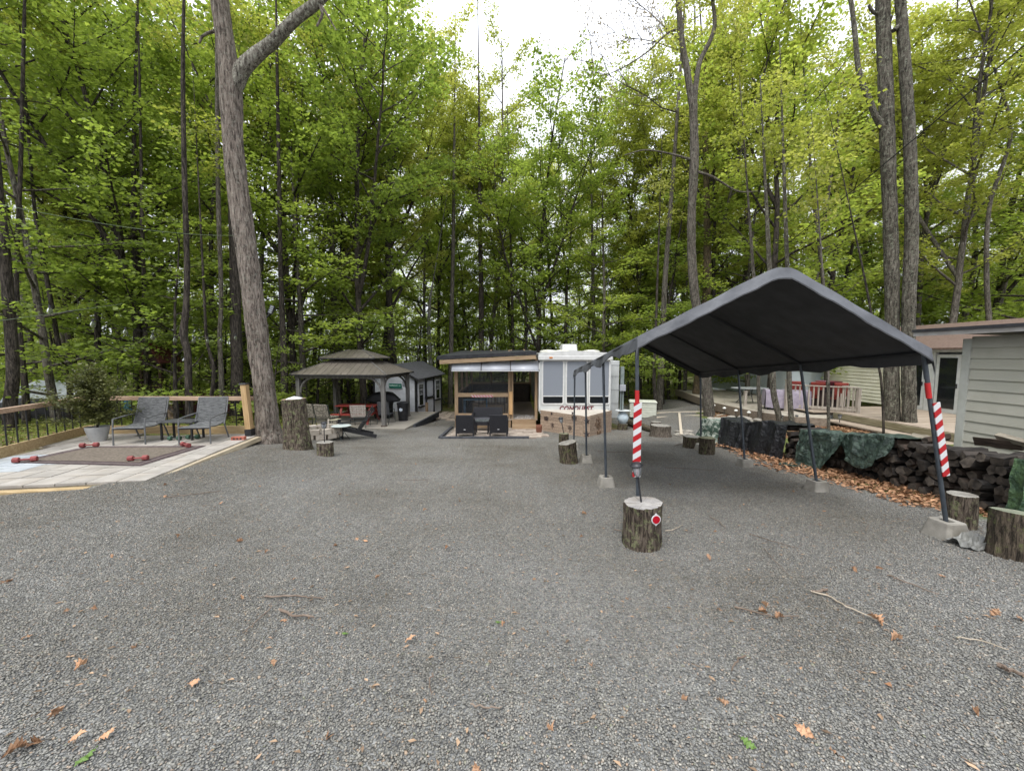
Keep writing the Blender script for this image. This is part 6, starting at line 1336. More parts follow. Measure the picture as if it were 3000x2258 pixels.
# local: +y along the right wall going away, -x along the near wall going left
W_, D_, HW, HR = 2.45, 2.85, 2.05, 2.66
MB().add([(-W_, 0, 0), (0, 0, 0), (0, D_, 0), (-W_, D_, 0), (-W_, 0, HW), (0, 0, HW), (0, D_, HW+.1), (-W_, D_, HW+.1), (-W_/2, 0, HR), (-W_/2, D_, HR+.12)], [(0, 3, 2, 1), (0, 1, 5, 8, 4), (1, 2, 6, 5), (2, 3, 7, 9, 6), (3, 0, 4, 7)]).build('wall', m_wht, sh)
for s_ in (1, -1):
    a0 = (-W_/2, -.15, HR+.05); a1 = (-W_/2, D_+.15, HR+.18); e0 = (-W_/2+s_*(W_/2+.22), -.15, HW-.08); e1 = (-W_/2+s_*(W_/2+.22), D_+.15, HW+.05)
    V_ = [a0, a1, e1, e0]; V_ += [(x, y, z+.05) for x, y, z in V_]; o = MB().add(V_, [(0, 1, 2, 3), (7, 6, 5, 4), (0, 4, 5, 1), (1, 5, 6, 2), (2, 6, 7, 3), (3, 7, 4, 0)]).build('roof', m_shg, sh)
    MB().bar((a0[0], a0[1]-.01, a0[2]-.03), (e0[0], e0[1]-.01, e0[2]-.03), .04, .09).build('barge_board', m_blk, sh)
for x, y in ((.0, .0), (-W_, 0), (.0, D_)): MB().box((x, y, HW/2), (.10, .10, HW)).build('corner_trim', m_blk, sh)
MB().box((.02, D_/2, HW-.03), (.05, D_, .1)).build('eave_trim', m_blk, sh)
def shwin(y, z, w_, h):
    f = MB().box((.03, y, z), (.06, w_+.12, h+.12)).build('window', m_rvt, sh, bevel=.005)
    MB().box((.065, y, z), (.01, w_, h)).build('pane', m_glassd, f)
    for k in (1, 2): MB().box((.075, y-w_/2+w_*k/3, z+h/4), (.012, .018, h/2)).build('muntin', m_rvt, f)
    for k in (0, 1): MB().box((.076, y, z+h*k*.25), (.013, w_, .02)).build('muntin', m_rvt, f)
    MB().box((.07, y, z-h/2-.1), (.1, w_+.2, .07)).build('sill', m_blk, f)
shwin(.42, 1.18, .36, 1.05); shwin(2.32, 1.30, .36, .98)
d_ = MB().box((.03, 1.38, .98), (.05, .86, 1.9)).build('door', m_wht, sh, bevel=.004)
for z0, z1 in ((.08, .90), (.98, 1.88)):
    oc = []
    for (y, z) in ((.98, z0+.1), (1.06, z0), (1.70, z0), (1.78, z0+.1), (1.78, z1-.1), (1.70, z1), (1.06, z1), (.98, z1-.1)): oc.append(Vector((.065, y, z)))
    fr = MB()
    for k in range(8): fr.bar(oc[k], oc[(k+1) % 8], .03, .05, up=(1, 0, 0))
    fr.build('door_moulding', m_blk, d_)
fr = MB()
for (a, c) in (((.06, .92, 0), (.06, .92, 1.98)), ((.06, 1.84, 0), (.06, 1.84, 1.98)), ((.06, .92, 1.96), (.06, 1.84, 1.96)), ((.06, .92, .94), (.06, 1.84, .94))): fr.bar(a, c, .03, .07, up=(1, 0, 0))
fr.build('door_frame', m_blk, sh)
MB().box((.08, .95, .35), (.12, .1, .72)).build('planter_post', m_2x4, sh, bevel=.004); MB().box((-.62, -.02, 1.78), (.26, .04, .24)).build('wall_vent', mat('vent_grey', (.2, .21, .24), (.3, .31, .34)), sh)
sg = thing('street_sign', 'green street name sign mounted on the near wall of the white shed', 'sign', C0 + Vector((-1.18*math.cos(YAW), -1.18*math.sin(YAW)-.05, 1.66)), YAW)
MB().box((0, 0, 0), (.74, .012, .2)).build('sign_plate', mat('sign_green', (.01, .14, .10), (.015, .18, .13), rough=.4), sg, bevel=.003); MB().box((0, .0, -.125), (.74, .012, .03)).build('sign_bracket', bpy.data.materials['sign_green'], sg)
def text(body, size, loc, parent, matl, name='lettering', sx_=1):
    c = bpy.data.curves.new('t', 'FONT'); c.body = body; c.size = size; c.extrude = .002; c.align_x = 'CENTER'; c.offset = .003
    o = bpy.data.objects.new('t', c); COL.objects.link(o); m_ = bpy.data.meshes.new_from_object(o.evaluated_get(bpy.context.evaluated_depsgraph_get())); bpy.data.objects.remove(o); m_.materials.clear(); m_.materials.append(matl)
    o = meshobj(name, m_, parent, loc); o.rotation_euler = (math.pi/2, 0, 0); o.scale = (sx_, 1, 1); return o
m_sgw = mat('sign_letters', (.45, .6, .52), (.55, .7, .62)); text('Rantherport', .12, (-.1, -.009, -.035), sg, m_sgw, sx_=.82); text('Ave', .08, (.27, -.009, -.035), sg, m_sgw)
# ================================================================== GAZEBO
m_gz = mat('gazebo_wood', (.10, .095, .085), (.19, .18, .165), rough=.8, scale=3, stretch=(4, 4, .6)); m_gr = mat('gazebo_roof', (.115, .10, .08), (.19, .165, .135), rough=.55, scale=1.2, metal=.1)
gc = Vector((-6.87, 17.0, -1.30)); GY = -R(5)
slab = thing('concrete_slab', 'raised concrete slab under the gazebo and trash can', 'slab', (gc.x+.35, gc.y+.35, gc.z-.13), GY); MB().box((0, .1, .03), (5.0, 4.6, .22)).build('slab_body', mat('slab_concrete', (.22, .20, .165), (.34, .31, .26), rough=.9, scale=1.5, bump=.3, dirt=(.15, .13, .1)), slab); MB().box((2.56, .55, .02), (.1, 3.6, .26)).build('slab_edge', m_edge, slab)
gzb = thing('gazebo', 'dark wooden gazebo with a two-tier brown metal roof', 'gazebo', gc, GY); gw, gd, ge = 3.6, 2.75, 2.08
for sx_ in (-1, 1):
    for sy_ in (-1, 1):
        x, y = sx_*gw/2, sy_*gd/2; MB().box((x, y, ge/2), (.15, .15, ge)).build('post', m_gz, gzb, bevel=.006); MB().box((x, y, .03), (.2, .2, .06)).build('post_foot', mat('foot_brown', (.08, .06, .05), (.12, .09, .07)), gzb)
        for ax in (0, 1):
            pts = []
            for k in range(7):
                a = math.pi/2*k/6; dx = .07+.62*(1-math.cos(a)); dz = ge-.72+.62*math.sin(a)
                pts.append((x - sx_*dx, y, dz) if ax == 0 else (x, y - sy_*dx, dz))
            MB().tube(pts, .045, 6).build('brace', m_gz, gzb, smooth=True)
for sy_ in (-1, 1): MB().box((0, sy_*gd/2, ge-.06), (gw+.1, .1, .13)).build('beam', m_gz, gzb)
for sx_ in (-1, 1): MB().box((sx_*gw/2, 0, ge-.06), (.1, gd+.1, .13)).build('beam', m_gz, gzb)
def hip(x0, y0, z0, x1, y1, z1, nm, seams):
    A = [(-x0, -y0, z0), (x0, -y0, z0), (x0, y0, z0), (-x0, y0, z0)]; B = [(-x1, -y1, z1), (x1, -y1, z1), (x1, y1, z1), (-x1, y1, z1)]
    V_ = A+B+[(a, b_, c-.04) for a, b_, c in A]+[(a, b_, c-.04) for a, b_, c in B]; o = MB().add(V_, [(0, 1, 5, 4), (1, 2, 6, 5), (2, 3, 7, 6), (3, 0, 4, 7), (4, 5, 6, 7), (9, 8, 12, 13), (10, 9, 13, 14), (11, 10, 14, 15), (8, 11, 15, 12), (8, 9, 1, 0), (9, 10, 2, 1), (10, 11, 3, 2), (11, 8, 0, 3)]).build(nm, m_gr, gzb)
    for k in range(4):
        a, c = Vector(A[k]), Vector(A[(k+1) % 4]); a2, c2 = Vector(B[k]), Vector(B[(k+1) % 4]); n = seams if k % 2 == 0 else int(seams*.8)
        MB().bar(a+Vector((0, 0, .012)), a2+Vector((0, 0, .012)), .05, .02).build('hip_cap', m_gz, o)
        for j in range(1, n):
            p = a.lerp(c, j/n); L1 = (c-a).length; L2 = (c2-a2).length; off = (j/n-.5)*L1
            ed = (L1-L2)/2; k2 = 1.0 if abs(off) < L2/2 else max(0, (L1/2-abs(off))/ed); mid = a2.lerp(c2, .5) + (c-a).normalized()*off
            q_ = p.lerp(mid, k2); 
            if (q_-p).length > .05: MB().bar(p+Vector((0, 0, .008)), q_+Vector((0, 0, .008)), .018, .016).build('seam', m_gr, o)
        MB().bar(a+Vector((0, 0, -.03)), c+Vector((0, 0, -.03)), .06, .05).build('eave', m_blk, o)
hip(gw/2+.22, gd/2+.22, ge+.04, .80, .48, ge+.62, 'lower_roof', 15); MB().box((0, 0, ge+.68), (1.5, .9, .12)).build('vent_ring', m_blk, gzb); hip(1.2, .82, ge+.70, .32, .05, ge+1.05, 'upper_roof', 9)
for i, (px, py) in enumerate([(960, 1100), (1034, 1068), (898, 1092), (1109, 1074), (1152, 1086), (1176, 1077)]): pass
# things under and around the gazebo
SZ = gc.z + .005
m_redw = mat('red_paint', (.17, .02, .014), (.27, .04, .028), rough=.55, scale=3)
pt = thing('picnic_table', 'red painted picnic table under the gazebo', 'picnic table', (-6.62, 16.5, SZ), R(-3))
for k in range(5): MB().box((0, -.3+k*.15, .74), (1.75, .138, .04)).build('tabletop_plank', m_redw, pt, bevel=.004)
for sy_ in (-1, 1):
    for k in range(2): MB().box((0, sy_*(.62+k*.14), .43), (1.75, .13, .04)).build('seat_plank', m_redw, pt, bevel=.004)
for sx_ in (-.62, .62):
    for sy_ in (-1, 1): MB().bar((sx_, sy_*.22, .72), (sx_, sy_*.62, 0), .09, .04).build('leg', m_redw, pt)
    MB().box((sx_, 0, .39), (.04, 1.5, .09)).build('crossbar', m_redw, pt)
gl = thing('covered_grill', 'gas grill under a black fitted cover beside the white shed', 'grill', (-5.95, 17.7, SZ), R(-4)); n = 9; V_ = []; F_ = []
prof = [(.42, .28, 0.05), (.40, .29, .3), (.41, .3, .55), (.46, .31, .72), (.78, .32, .78), (.80, .32, .86), (.55, .31, 1.06), (.40, .26, 1.17), (.2, .16, 1.21)]
mb = MB(); nn = 28
for a, c, z in prof:
    for j in range(nn):
        an = 2*math.pi*j/nn; ca, sa = math.cos(an), math.sin(an); e_ = .55; V_.append((a*math.copysign(abs(ca)**e_, ca)*(1+.03*math.sin(5*an+z*4)), c*math.copysign(abs(sa)**e_, sa), z))
for i in range(len(prof)-1):
    for j in range(nn): F_.append((i*nn+j, i*nn+(j+1) % nn, (i+1)*nn+(j+1) % nn, (i+1)*nn+j))
F_.append(tuple((len(prof)-1)*nn+j for j in range(nn))); MB().add(V_, F_).build('cover', mat('grill_cover', (.006, .006, .007), (.014, .014, .016), rough=.55, bump=.4, bscale=6), gl, smooth=True, angle=50)
for sx_ in (-.3, .3): MB().lathe([(.03, -.02), (.08, -.02), (.08, .02), (.03, .02)], 12, M4=Matrix.Translation((sx_, -.2, .08)) @ Matrix.Rotation(math.pi/2, 4, 'Y')).build('wheel', m_black, gl)
tcn = thing('trash_can', 'black lidded trash can with a round white sticker under the gazebo edge', 'trash can', (-4.82, 16.9, SZ)); MB().lathe([(.19, 0), (.2, .02), (.255, .72), (.265, .73), (.265, .76)], 24).build('can_body', m_black, tcn, smooth=True); MB().lathe([(.275, .75), (.28, .79), (.24, .82), (.12, .85), (.02, .855)], 24).build('lid', m_black, tcn, smooth=True)
MB().prism([(.075*math.cos(R(a)), .075*math.sin(R(a))) for a in range(0, 360, 15)], .004, Matrix.Translation((-.03, -.243, .52)) @ Matrix.Rotation(math.pi/2 - R(5), 4, 'X')).build('sticker', mat('sticker_white', (.5, .56, .6), (.6, .65, .7)), tcn)
# folding chair, strap chair, adirondack, side tables
m_dgm = mat('dark_green_metal', (.015, .022, .02), (.035, .045, .04), rough=.5)
def frame_chair(name, label, loc, rz, wd, back_m, strap=0, cat='chair'):
    t = thing(name, label, cat, loc, rz)
    for sx_ in (-wd/2, wd/2):
        MB().tube([(sx_, -.3, 0), (sx_, -.26, .4), (sx_, -.24, .6), (sx_, .2, .62)], .013, 6).build('leg', m_dgm, t, smooth=True); MB().tube([(sx_, .35, 0), (sx_, .22, .4), (sx_, .3, .95)], .013, 6).build('leg', m_dgm, t, smooth=True)
    if strap:
        for k in range(6): MB().box((0, .235+.014*k, .5+k*.075), (wd, .012, .055), rot=(R(-10), 0, 0)).build('strap', back_m, t)
        for k in range(7): MB().box((-wd/2+.04+k*(wd-.08)/6, .27, .68), (.03, .012, .46), rot=(R(-10), 0, 0)).build('strap', back_m, t)
        for k in range(5): MB().box((0, -.2+k*.09, .42), (wd, .06, .012)).build('strap', back_m, t)
    else:
        MB().box((0, .27, .70), (wd, .03, .5), rot=(R(-10), 0, 0)).build('backrest', back_m, t, bevel=.01); MB().box((0, 0, .41), (wd, .5, .03)).build('seat', back_m, t, bevel=.01)
    return t
frame_chair('garden_chair', 'dark grey sling chair just behind the front right gazebo post', (-5.35, 16.25, SZ), R(172), .5, mat('sling_grey', (.05, .05, .055), (.08, .08, .085)))
g_ = on_z(1049, 1262, -1.27); frame_chair('strap_chair', 'brown and white woven strap chair in front of the picnic table', (-6.05, 15.2, tz(-6.05, 15.2)+.05), R(185), .6, mat('strap_tan', (.28, .23, .19), (.5, .45, .4), scale=14), 1)
g_ = G(930, 1258); bn = thing('glider_bench', 'dark metal double garden bench with patterned back near the fire pit', 'bench', (g_.x, g_.y+.25, g_.z), R(165)); 
for sx_ in (-.62, 0, .62):
    MB().tube([(sx_, -.28, 0), (sx_, -.27, .42), (sx_, .22, .40), (sx_, .34, .92)], .016, 6).build('frame', m_dgm, bn, smooth=True); MB().tube([(sx_, .34, 0), (sx_, .22, .4)], .016, 6).build('leg', m_dgm, bn)
for sx_ in (-.62, .62): MB().tube([(sx_, -.27, .42), (sx_, -.25, .62), (sx_, .26, .64)], .016, 6).build('armrest', m_dgm, bn, smooth=True)
mcl = mat('patterned_cloth', (.10, .09, .07), (.26, .23, .18), rough=.9, scale=18, lo=.45, hi=.55)
for sx_ in (-.31, .31): MB().box((sx_, .30, .70), (.56, .04, .46), rot=(R(-13), 0, 0)).build('back_pad', mcl, bn, bevel=.012); MB().box((sx_, -.02, .43), (.56, .5, .04)).build('seat_pad', mcl, bn, bevel=.01)
def adirondack(label, loc, rz, matl):
    t = thing('adirondack_chair', label, 'chair', loc, rz)
    for k in range(5): x = -.2+k*.1; MB().bar((x, .12, .2), (x*1.15, .58, .98-.05*abs(k-2)), .09, .018).build('back_slat', matl, t, bevel=.003)
    for k in range(5): MB().box((0, -.38+k*.1, .36-.028*k), (.52, .085, .018), rot=(R(-14), 0, 0)).build('seat_slat', matl, t, bevel=.003)
    for sx_ in (-.27, .27):
        MB().bar((sx_, -.42, .36), (sx_, .62, .02), .025, .11).build('side_rail', matl, t); MB().box((sx_*1.03, -.40, .27), (.03, .1, .54)).build('front_leg', matl, t); MB().box((sx_*1.12, -.05, .55), (.12, .78, .022)).build('armrest', matl, t, bevel=.004)
    return t
g_ = G(1022, 1287); adirondack('black adirondack chair facing left beside the gazebo slab', (g_.x+.05, g_.y+.3, g_.z), R(-60), m_blk)
g2 = G(1312, 1199); adirondack('distant black adirondack chair beyond the white shed', (-4.55, 27.0, tz(-4.55, 27.0)), R(95), m_blk)
def rtable(label, px, py, r, h, col, Y=None):
    g_ = G(px, py); t = thing('side_table', label, 'table', (g_.x, g_.y+r*.5, g_.z)); MB().lathe([(.02, h-.015), (r, h-.015), (r+.01, h), (r-.02, h+.006), (.02, h)], 26).build('tabletop', col, t, smooth=True)
    for k in range(4): a = R(45+90*k); MB().tube([(r*.8*math.cos(a), r*.8*math.sin(a), h-.02), (r*.45*math.cos(a+.6), r*.45*math.sin(a+.6), h*.5), (r*.85*math.cos(a+1.2), r*.85*math.sin(a+1.2), 0)], .009, 5).build('leg', m_dgm, t, smooth=True)
rtable('low round side table with a pale green-white top before the adirondack chair', 995, 1292, .27, .44, mat('table_white', (.5, .55, .52), (.6, .65, .62), rough=.3)); rtable('small side table with thin legs beside the glider bench', 977, 1264, .22, .42, mat('table_tan', (.3, .27, .18), (.42, .38, .28), rough=.6))
# fire pit ring of wall blocks
m_fb = mat('pit_block', (.30, .26, .21), (.46, .41, .34), rough=.9, scale=6, bump=.4, objrnd=.15); g_ = G(922, 1289); fp_ = thing('fire_pit', 'round fire pit ring of tan wall blocks behind the tall stump', 'fire pit', (g_.x-.05, g_.y+.5, g_.z)); wedge = [(-.14, -.09), (.14, -.09), (.10, .09), (-.10, .09)]; bm_ = MB().prism(wedge, .14).mesh('block', m_fb)
for lay in range(2):
    for k in range(11):
        a = 2*math.pi*(k+.5*lay)/11; o = meshobj('block', bm_, fp_, (.47*math.cos(a), .47*math.sin(a), lay*.148)); o.rotation_euler = (0, 0, a+math.pi/2); o.scale = (.93, 1, 1)
MB().lathe([(.02, .03), (.36, .03), (.36, .05), (.02, .05)], 16).build('ash', mat('ash', (.05, .05, .05), (.12, .11, .1)), fp_)
for i, (a, c) in enumerate((((-.5, -.1, .32), (.1, .1, .30)), ((.3, -.2, .30), (.1, .25, .48)))): MB().tube([a, c], .012, 5).build('poker', mat('stick_pale', (.35, .3, .25), (.5, .45, .4)), fp_)
# pavers between shed and porch
pw = thing('paver_walk', 'short walk of tan pavers between the white shed and the porch', 'path', (-3.6, 20.5, tz(-3.6, 20.5))); q = random.Random(8)
for i in range(9):
    for j in range(6):
        x, y = -4.25+j*.36, 19.3+i*.42
        if q.random() < .93: o = meshobj('paver', pm[0], pw, (x+3.6+q.uniform(-.02, .02), y-20.5, tz(x, y)+.02-pw.location.z)); o.rotation_euler = (-R(2), 0, q.gauss(0, .05)); o.scale = (.9, 1.3, 1)
# ================================================================== LEFT TERRACE
TZ0 = -.32
m_tile = mat('terrace_tile', (.27, .25, .22), (.38, .35, .31), rough=.75, scale=2.5, bump=.15, dirt=(.30, .25, .19), damt=.5, objrnd=.09); m_tileb = mat('terrace_tile_bluish', (.34, .37, .39), (.44, .47, .49), rough=.6, scale=2.5, dirt=(.36, .34, .3), damt=.4, objrnd=.05)
TP = [(-10.55, 5.75), (-5.62, 5.78), (-6.05, 9.1), (-10.5, 9.35)]
tr0 = MB().prism([(-8.86, 5.3), (-5.64, 5.79), (-6.14, 9.15), (-10.4, 9.38)], .18, Matrix.Translation((0, 0, TZ0-.21))).build('terrace', mat('terrace_bed', (.14, .12, .09), (.22, .19, .15))); tr0['kind'] = 'structure'
s_ = .405; tmesh = [MB().box((0, 0, 0), (s_-.018, s_-.018, .036)).mesh('tile', m) for m in (m_tile, m_tileb)]
q = random.Random(4)
for i in range(19):
    for j in range(11):
        ta = R(8.5); e1 = (-math.cos(ta), -math.sin(ta)); e2 = (-math.sin(ta), math.cos(ta)); x = -5.62 + e1[0]*(i+.5)*s_ + e2[0]*(j+.5)*s_; y = 5.78 + e1[1]*(i+.5)*s_ + e2[1]*(j+.5)*s_
        if y > 9.16 or x < -10.42 + (9.35-y)*.372 + .12: continue
        cx_ = 1 if (x < -7.75 - (7.3-y)*.6 and y < 7.2) else 0
        o = meshobj('tile', tmesh[cx_], tr0, (x, y, TZ0-.012+q.uniform(-.002, .002))); o.rotation_euler = (q.gauss(0, .005), q.gauss(0, .005), ta + q.gauss(0, .005))
tl2 = MB().add([(-5.66, 5.9, 0), (-5.58, 5.9, 0), (-6.0, 9.1, 0), (-6.12, 9.1, 0), (-5.66, 5.9, -.09), (-5.56, 5.9, -.09), (-5.98, 9.1, -.09), (-6.12, 9.1, -.09)], [(0, 1, 2, 3), (1, 5, 6, 2), (0, 4, 5, 1), (3, 2, 6, 7)]).build('edge_strip', wood('edge_strip_wood', (.3, .25, .17), (.45, .38, .27), 'y'), None, loc=(0, 0, TZ0-.02)); tag(tl2, 'thin wooden strip along the right side of the tiled terrace', 'edging')
m_yel = wood('yellow_pine', (.30, .21, .10), (.44, .33, .18), 'x'); m_yelz = wood('yellow_pine_post', (.34, .22, .10), (.47, .33, .17), 'z'); m_rail = wood('rail_pine', (.28, .185, .12), (.42, .30, .21), 'x')
a, c = on_z(0, 1434, TZ0), on_z(274, 1419, TZ0); t = thing('landscape_timber', 'yellow-brown timber along the front of the tiled terrace', 'timber', (c.x+.01, c.y-.085, TZ0-.08)); dv = Vector((-math.cos(R(8.5)), -math.sin(R(8.5)), 0))*2.6; MB().bar((0, 0, 0), (dv.x, dv.y, 0), .12, .13, up=(0, 0, 1)).build('timber_body', m_yel, t, bevel=.008)
# fence: back run and left run
FP = [Vector((-6.15, 9.28, TZ0)), Vector((-10.42, 9.35, TZ0)), Vector((-9.35, 5.3, TZ0))]
FP[2] = FP[1] + (Vector((-9.62, 7.2, TZ0)) - FP[1])*2.3
m_bal = mat('black_baluster', (.01, .01, .011), (.02, .02, .022), rough=.4)
for i, lab in ((0, 'back railing of the terrace with black balusters and a pine top rail'), (1, 'left railing of the terrace with black balusters and a pine top rail')):
    a, c = FP[i], FP[i+1]; d = c-a; L_ = d.length; t = thing('terrace_railing', lab, 'railing', a)
    MB().bar((0, 0, .87), (d.x, d.y, .87), .10, .095, up=(0, 0, 1)).build('top_rail', m_rail, t, bevel=.006); MB().bar((0, 0, .10), (d.x, d.y, .10), .05, .2, up=(0, 0, 1)).build('bottom_board', m_yel, t, bevel=.004)
    n = int(L_/.27) if i == 0 else int(L_/.25); bmesh_ = MB().tube([(0, 0, .19), (0, 0, .83)], .0125, 8).mesh('baluster', m_bal)
    for k in range(1, n): meshobj('baluster', bmesh_, t, tuple(d*(k/n)))
pp_ = Vector((-6.24, 9.06, TZ0)); t = thing('fence_post', 'yellow pine post with black cap and base at the right end of the terrace railing', 'post', pp_, 0, None, (0, R(-3.5), 0)); MB().box((0, 0, .66), (.13, .13, 1.14)).build('post_body', m_yelz, t, bevel=.004); MB().box((0, 0, .08), (.155, .155, .18)).build('post_base', m_blk, t, bevel=.005); MB().box((0, 0, 1.25), (.17, .17, .035), taper=.85).build('post_top', m_blk, t)
# rug with its dark border and the dumbbells on its corners
rg = [on_z(30, 1357, TZ0), on_z(412, 1366, TZ0), on_z(604, 1307, TZ0), on_z(258, 1309, TZ0)]; r0 = rg[0]; m_rugd = mat('rug_border', (.035, .022, .025), (.09, .06, .06), rough=.95, scale=20); m_rugb = mat('rug_field', (.085, .068, .05), (.17, .14, .11), rough=.95, scale=25, detail=8)
t = thing('outdoor_rug', 'brown outdoor rug with dark striped border on the tiled terrace', 'rug', (r0.x, r0.y, TZ0+.006))
def rq(u, v, z=0): p = rg[0].lerp(rg[1], u).lerp(rg[3].lerp(rg[2], u), v); return (p.x-r0.x, p.y-r0.y, z + .008 + .006*mnoise.noise((p.x*3, p.y*3, 0)))
def rugstrip(nm, u0, u1, v0, v1, m, z):
    V_ = []; F_ = []; nu, nv = 24, 14
    for i in range(nu+1):
        for j in range(nv+1): V_.append(rq(u0+(u1-u0)*i/nu, v0+(v1-v0)*j/nv, z))
    for i in range(nu):
        for j in range(nv): k = i*(nv+1)+j; F_.append((k, k+nv+1, k+nv+2, k+1))
    MB().add(V_, F_).build(nm, m, t, smooth=True)
rugstrip('border', 0, 1, 0, 1, m_rugd, 0); rugstrip('stripe', .035, .965, .05, .95, mat('rug_stripe', (.12, .10, .09), (.2, .17, .15)), .003); rugstrip('inner_border', .05, .95, .075, .925, m_rugd, .006); rugstrip('field', .085, .915, .12, .88, m_rugb, .009)
m_db = mat('dumbbell_red', (.16, .032, .03), (.25, .06, .055), rough=.6)
for (px, py, rz, lab) in ((74, 1351, .5, 'red dumbbell on the front left corner of the rug'), (405, 1347, .25, 'red dumbbell on the front right part of the rug'), (262, 1308, .3, 'red dumbbell on the back left corner of the rug'), (544, 1307, -.5, 'red dumbbell on the back right corner of the rug')):
    p = on_z(px, py, TZ0+.03); t = thing('dumbbell', lab, 'dumbbell', (p.x, p.y, TZ0+.065), rz, None); hx = [(.05*math.cos(R(60*k)), .05*math.sin(R(60*k))) for k in range(6)]; MR = Matrix.Rotation(math.pi/2, 4, 'Y')
    for s_ in (-.15, .07): MB().prism(hx, .08, Matrix.Translation((s_, 0, 0)) @ MR).build('weight', m_db, t, bevel=.006)
    MB().tube([(-.08, 0, 0), (.08, 0, 0)], .016, 8).build('handle', m_db, t, smooth=True)
p = on_z(695, 1290, TZ0); t = thing('brick', 'red cored brick lying at the right corner of the terrace', 'brick', (p.x, p.y+.05, TZ0+.04), R(8)); MB().box((0, 0, 0), (.27, .11, .075)).build('brick_body', mat('brick_red', (.26, .08, .05), (.40, .14, .1), rough=.9, scale=8), t, bevel=.004)
for k in (-.07, 0, .07): MB().lathe([(.018, 0), (.018, .012), (.001, .012)], 10, M4=Matrix.Translation((k, -.052, 0)) @ Matrix.Rotation(math.pi/2, 4, 'X')).build('core_hole', m_blk, t)
# grey wicker lounge chairs
m_gw = mat('grey_wicker', (.05, .052, .052), (.15, .153, .15), rough=.65, scale=22, stretch=(.6, .6, 5), bump=.8, bscale=50, lo=.4, hi=.6); m_gf = mat('grey_frame', (.085, .088, .088), (.14, .143, .143), rough=.5)
def lounge(label, x, y, rz):
    t = thing('patio_lounge_chair', label, 'chair', (x, y, TZ0), rz)
    wd = .56
    nb_ = 13
    for k in range(nb_):
        f_ = k/(nb_-1); MB().box((0, .29+.18*f_, .40+.52*f_), (wd, .016, .036), rot=(R(-19), 0, 0)).build('weave_band', m_gw, t)
    MB().box((0, .385, .66), (wd-.02, .012, .56), rot=(R(-19), 0, 0)).build('back_panel', m_gw, t)
    V_ = []; n = 8
    for k in range(n+1):
        f_ = k/n; yy_ = -.30+.60*f_; z = .40 - .03*math.sin(math.pi*f_) + (-.04 if k == 0 else 0); V_ += [(-wd/2, yy_, z), (wd/2, yy_, z), (-wd/2, yy_, z-.025), (wd/2, yy_, z-.025)]
    F_ = []
    for k in range(n): F_ += [(4*k, 4*k+1, 4*k+5, 4*k+4), (4*k+2, 4*k+6, 4*k+7, 4*k+3), (4*k, 4*k+4, 4*k+6, 4*k+2), (4*k+1, 4*k+3, 4*k+7, 4*k+5)]
    MB().add(V_, F_).build('seat', m_gw, t, smooth=True, angle=50)
    for sx_ in (-wd/2-.02, wd/2+.02):
        MB().tube([(sx_, -.30, 0), (sx_, -.29, .35), (sx_, -.27, .56), (sx_, .0, .585), (sx_, .36, .60)], .016, 8).build('leg', m_gf, t, smooth=True); MB().tube([(sx_, .42, 0), (sx_, .26, .36), (sx_, .38, .62), (sx_, .48, .94)], .016, 8).build('leg', m_gf, t, smooth=True)
    MB().tube([(-wd/2-.02, .48, .94), (wd/2+.02, .48, .94)], .016, 8).build('top_bar', m_gf, t); MB().tube([(-wd/2-.02, -.3, .37), (wd/2+.02, -.3, .37)], .016, 8).build('front_bar', m_gf, t)
    return t
lounge('left grey wicker lounge chair on the terrace beside the potted bush', -8.22, 8.40, R(9)); lounge('right grey wicker lounge chair on the terrace near the oak', -6.86, 8.44, R(10))
t = thing('low_table', 'low dark rectangular table between the two wicker lounge chairs', 'table', (-7.55, 8.72, TZ0)); MB().box((0, 0, .42), (.8, .42, .03)).build('tabletop', mat('table_dark', (.05, .052, .055), (.09, .092, .095), rough=.35), t, bevel=.004)
for sx_ in (-.34, .34):
    for sy_ in (-.16, .16): MB().box((sx_, sy_, .2), (.035, .035, .41)).build('leg', m_blk, t)
# potted conifer-like bush
p = on_z(263, 1297, TZ0); t = thing('plant_pot', 'tapered pale grey square-shouldered pot holding the bush', 'pot', (p.x, p.y+.18, TZ0)); MB().lathe([(.13, 0), (.135, .01), (.20, .27), (.205, .33), (.185, .33), (.18, .27), (.02, .27)], 28).build('pot_body', mat('pot_grey', (.28, .285, .28), (.38, .385, .38), rough=.6), t, smooth=True)
bu = thing('potted_bush', 'olive-green feathery bush growing from the pale pot', 'bush', (p.x, p.y+.18, TZ0+.27)); bu.scale = (.85, .85, .92); q = np.random.RandomState(3); LV = Leaves(); mb = MB()
for k in range(80):
    a = q.uniform(0, 6.28); h = q.uniform(.25, 1.6); r = (.66 if h < .95 else .66*(1.55-h)/.6+.15)*q.uniform(.3, 1.35)*(1+.35*math.sin(2*a+1)); e_ = Vector((r*math.cos(a), r*math.sin(a), h)); s0 = Vector((0, 0, h*.55)); mb.tube([s0, s0.lerp(e_, .5)+Vector((0, 0, .05)), e_], [.008, .006, .003], 4, caps=False)
    for z in range(7): LV.spray(s0.lerp(e_, .25+.75*(z+1)/7), (math.cos(a), math.sin(a), .3), 13, .06, q, spread=.055, flat=.8)
mb.tube([(0, 0, -.02), (.01, .01, .5), (0, 0, 1.3)], [.025, .02, .008], 8); mb.build('stem', m_bark_d, bu, smooth=True); meshobj('foliage', LV.mesh('foliage', leafmat('bush_leaf', [(.05, .06, .018), (.09, .10, .032), (.15, .155, .05), (.22, .21, .08)], .3), q), bu)
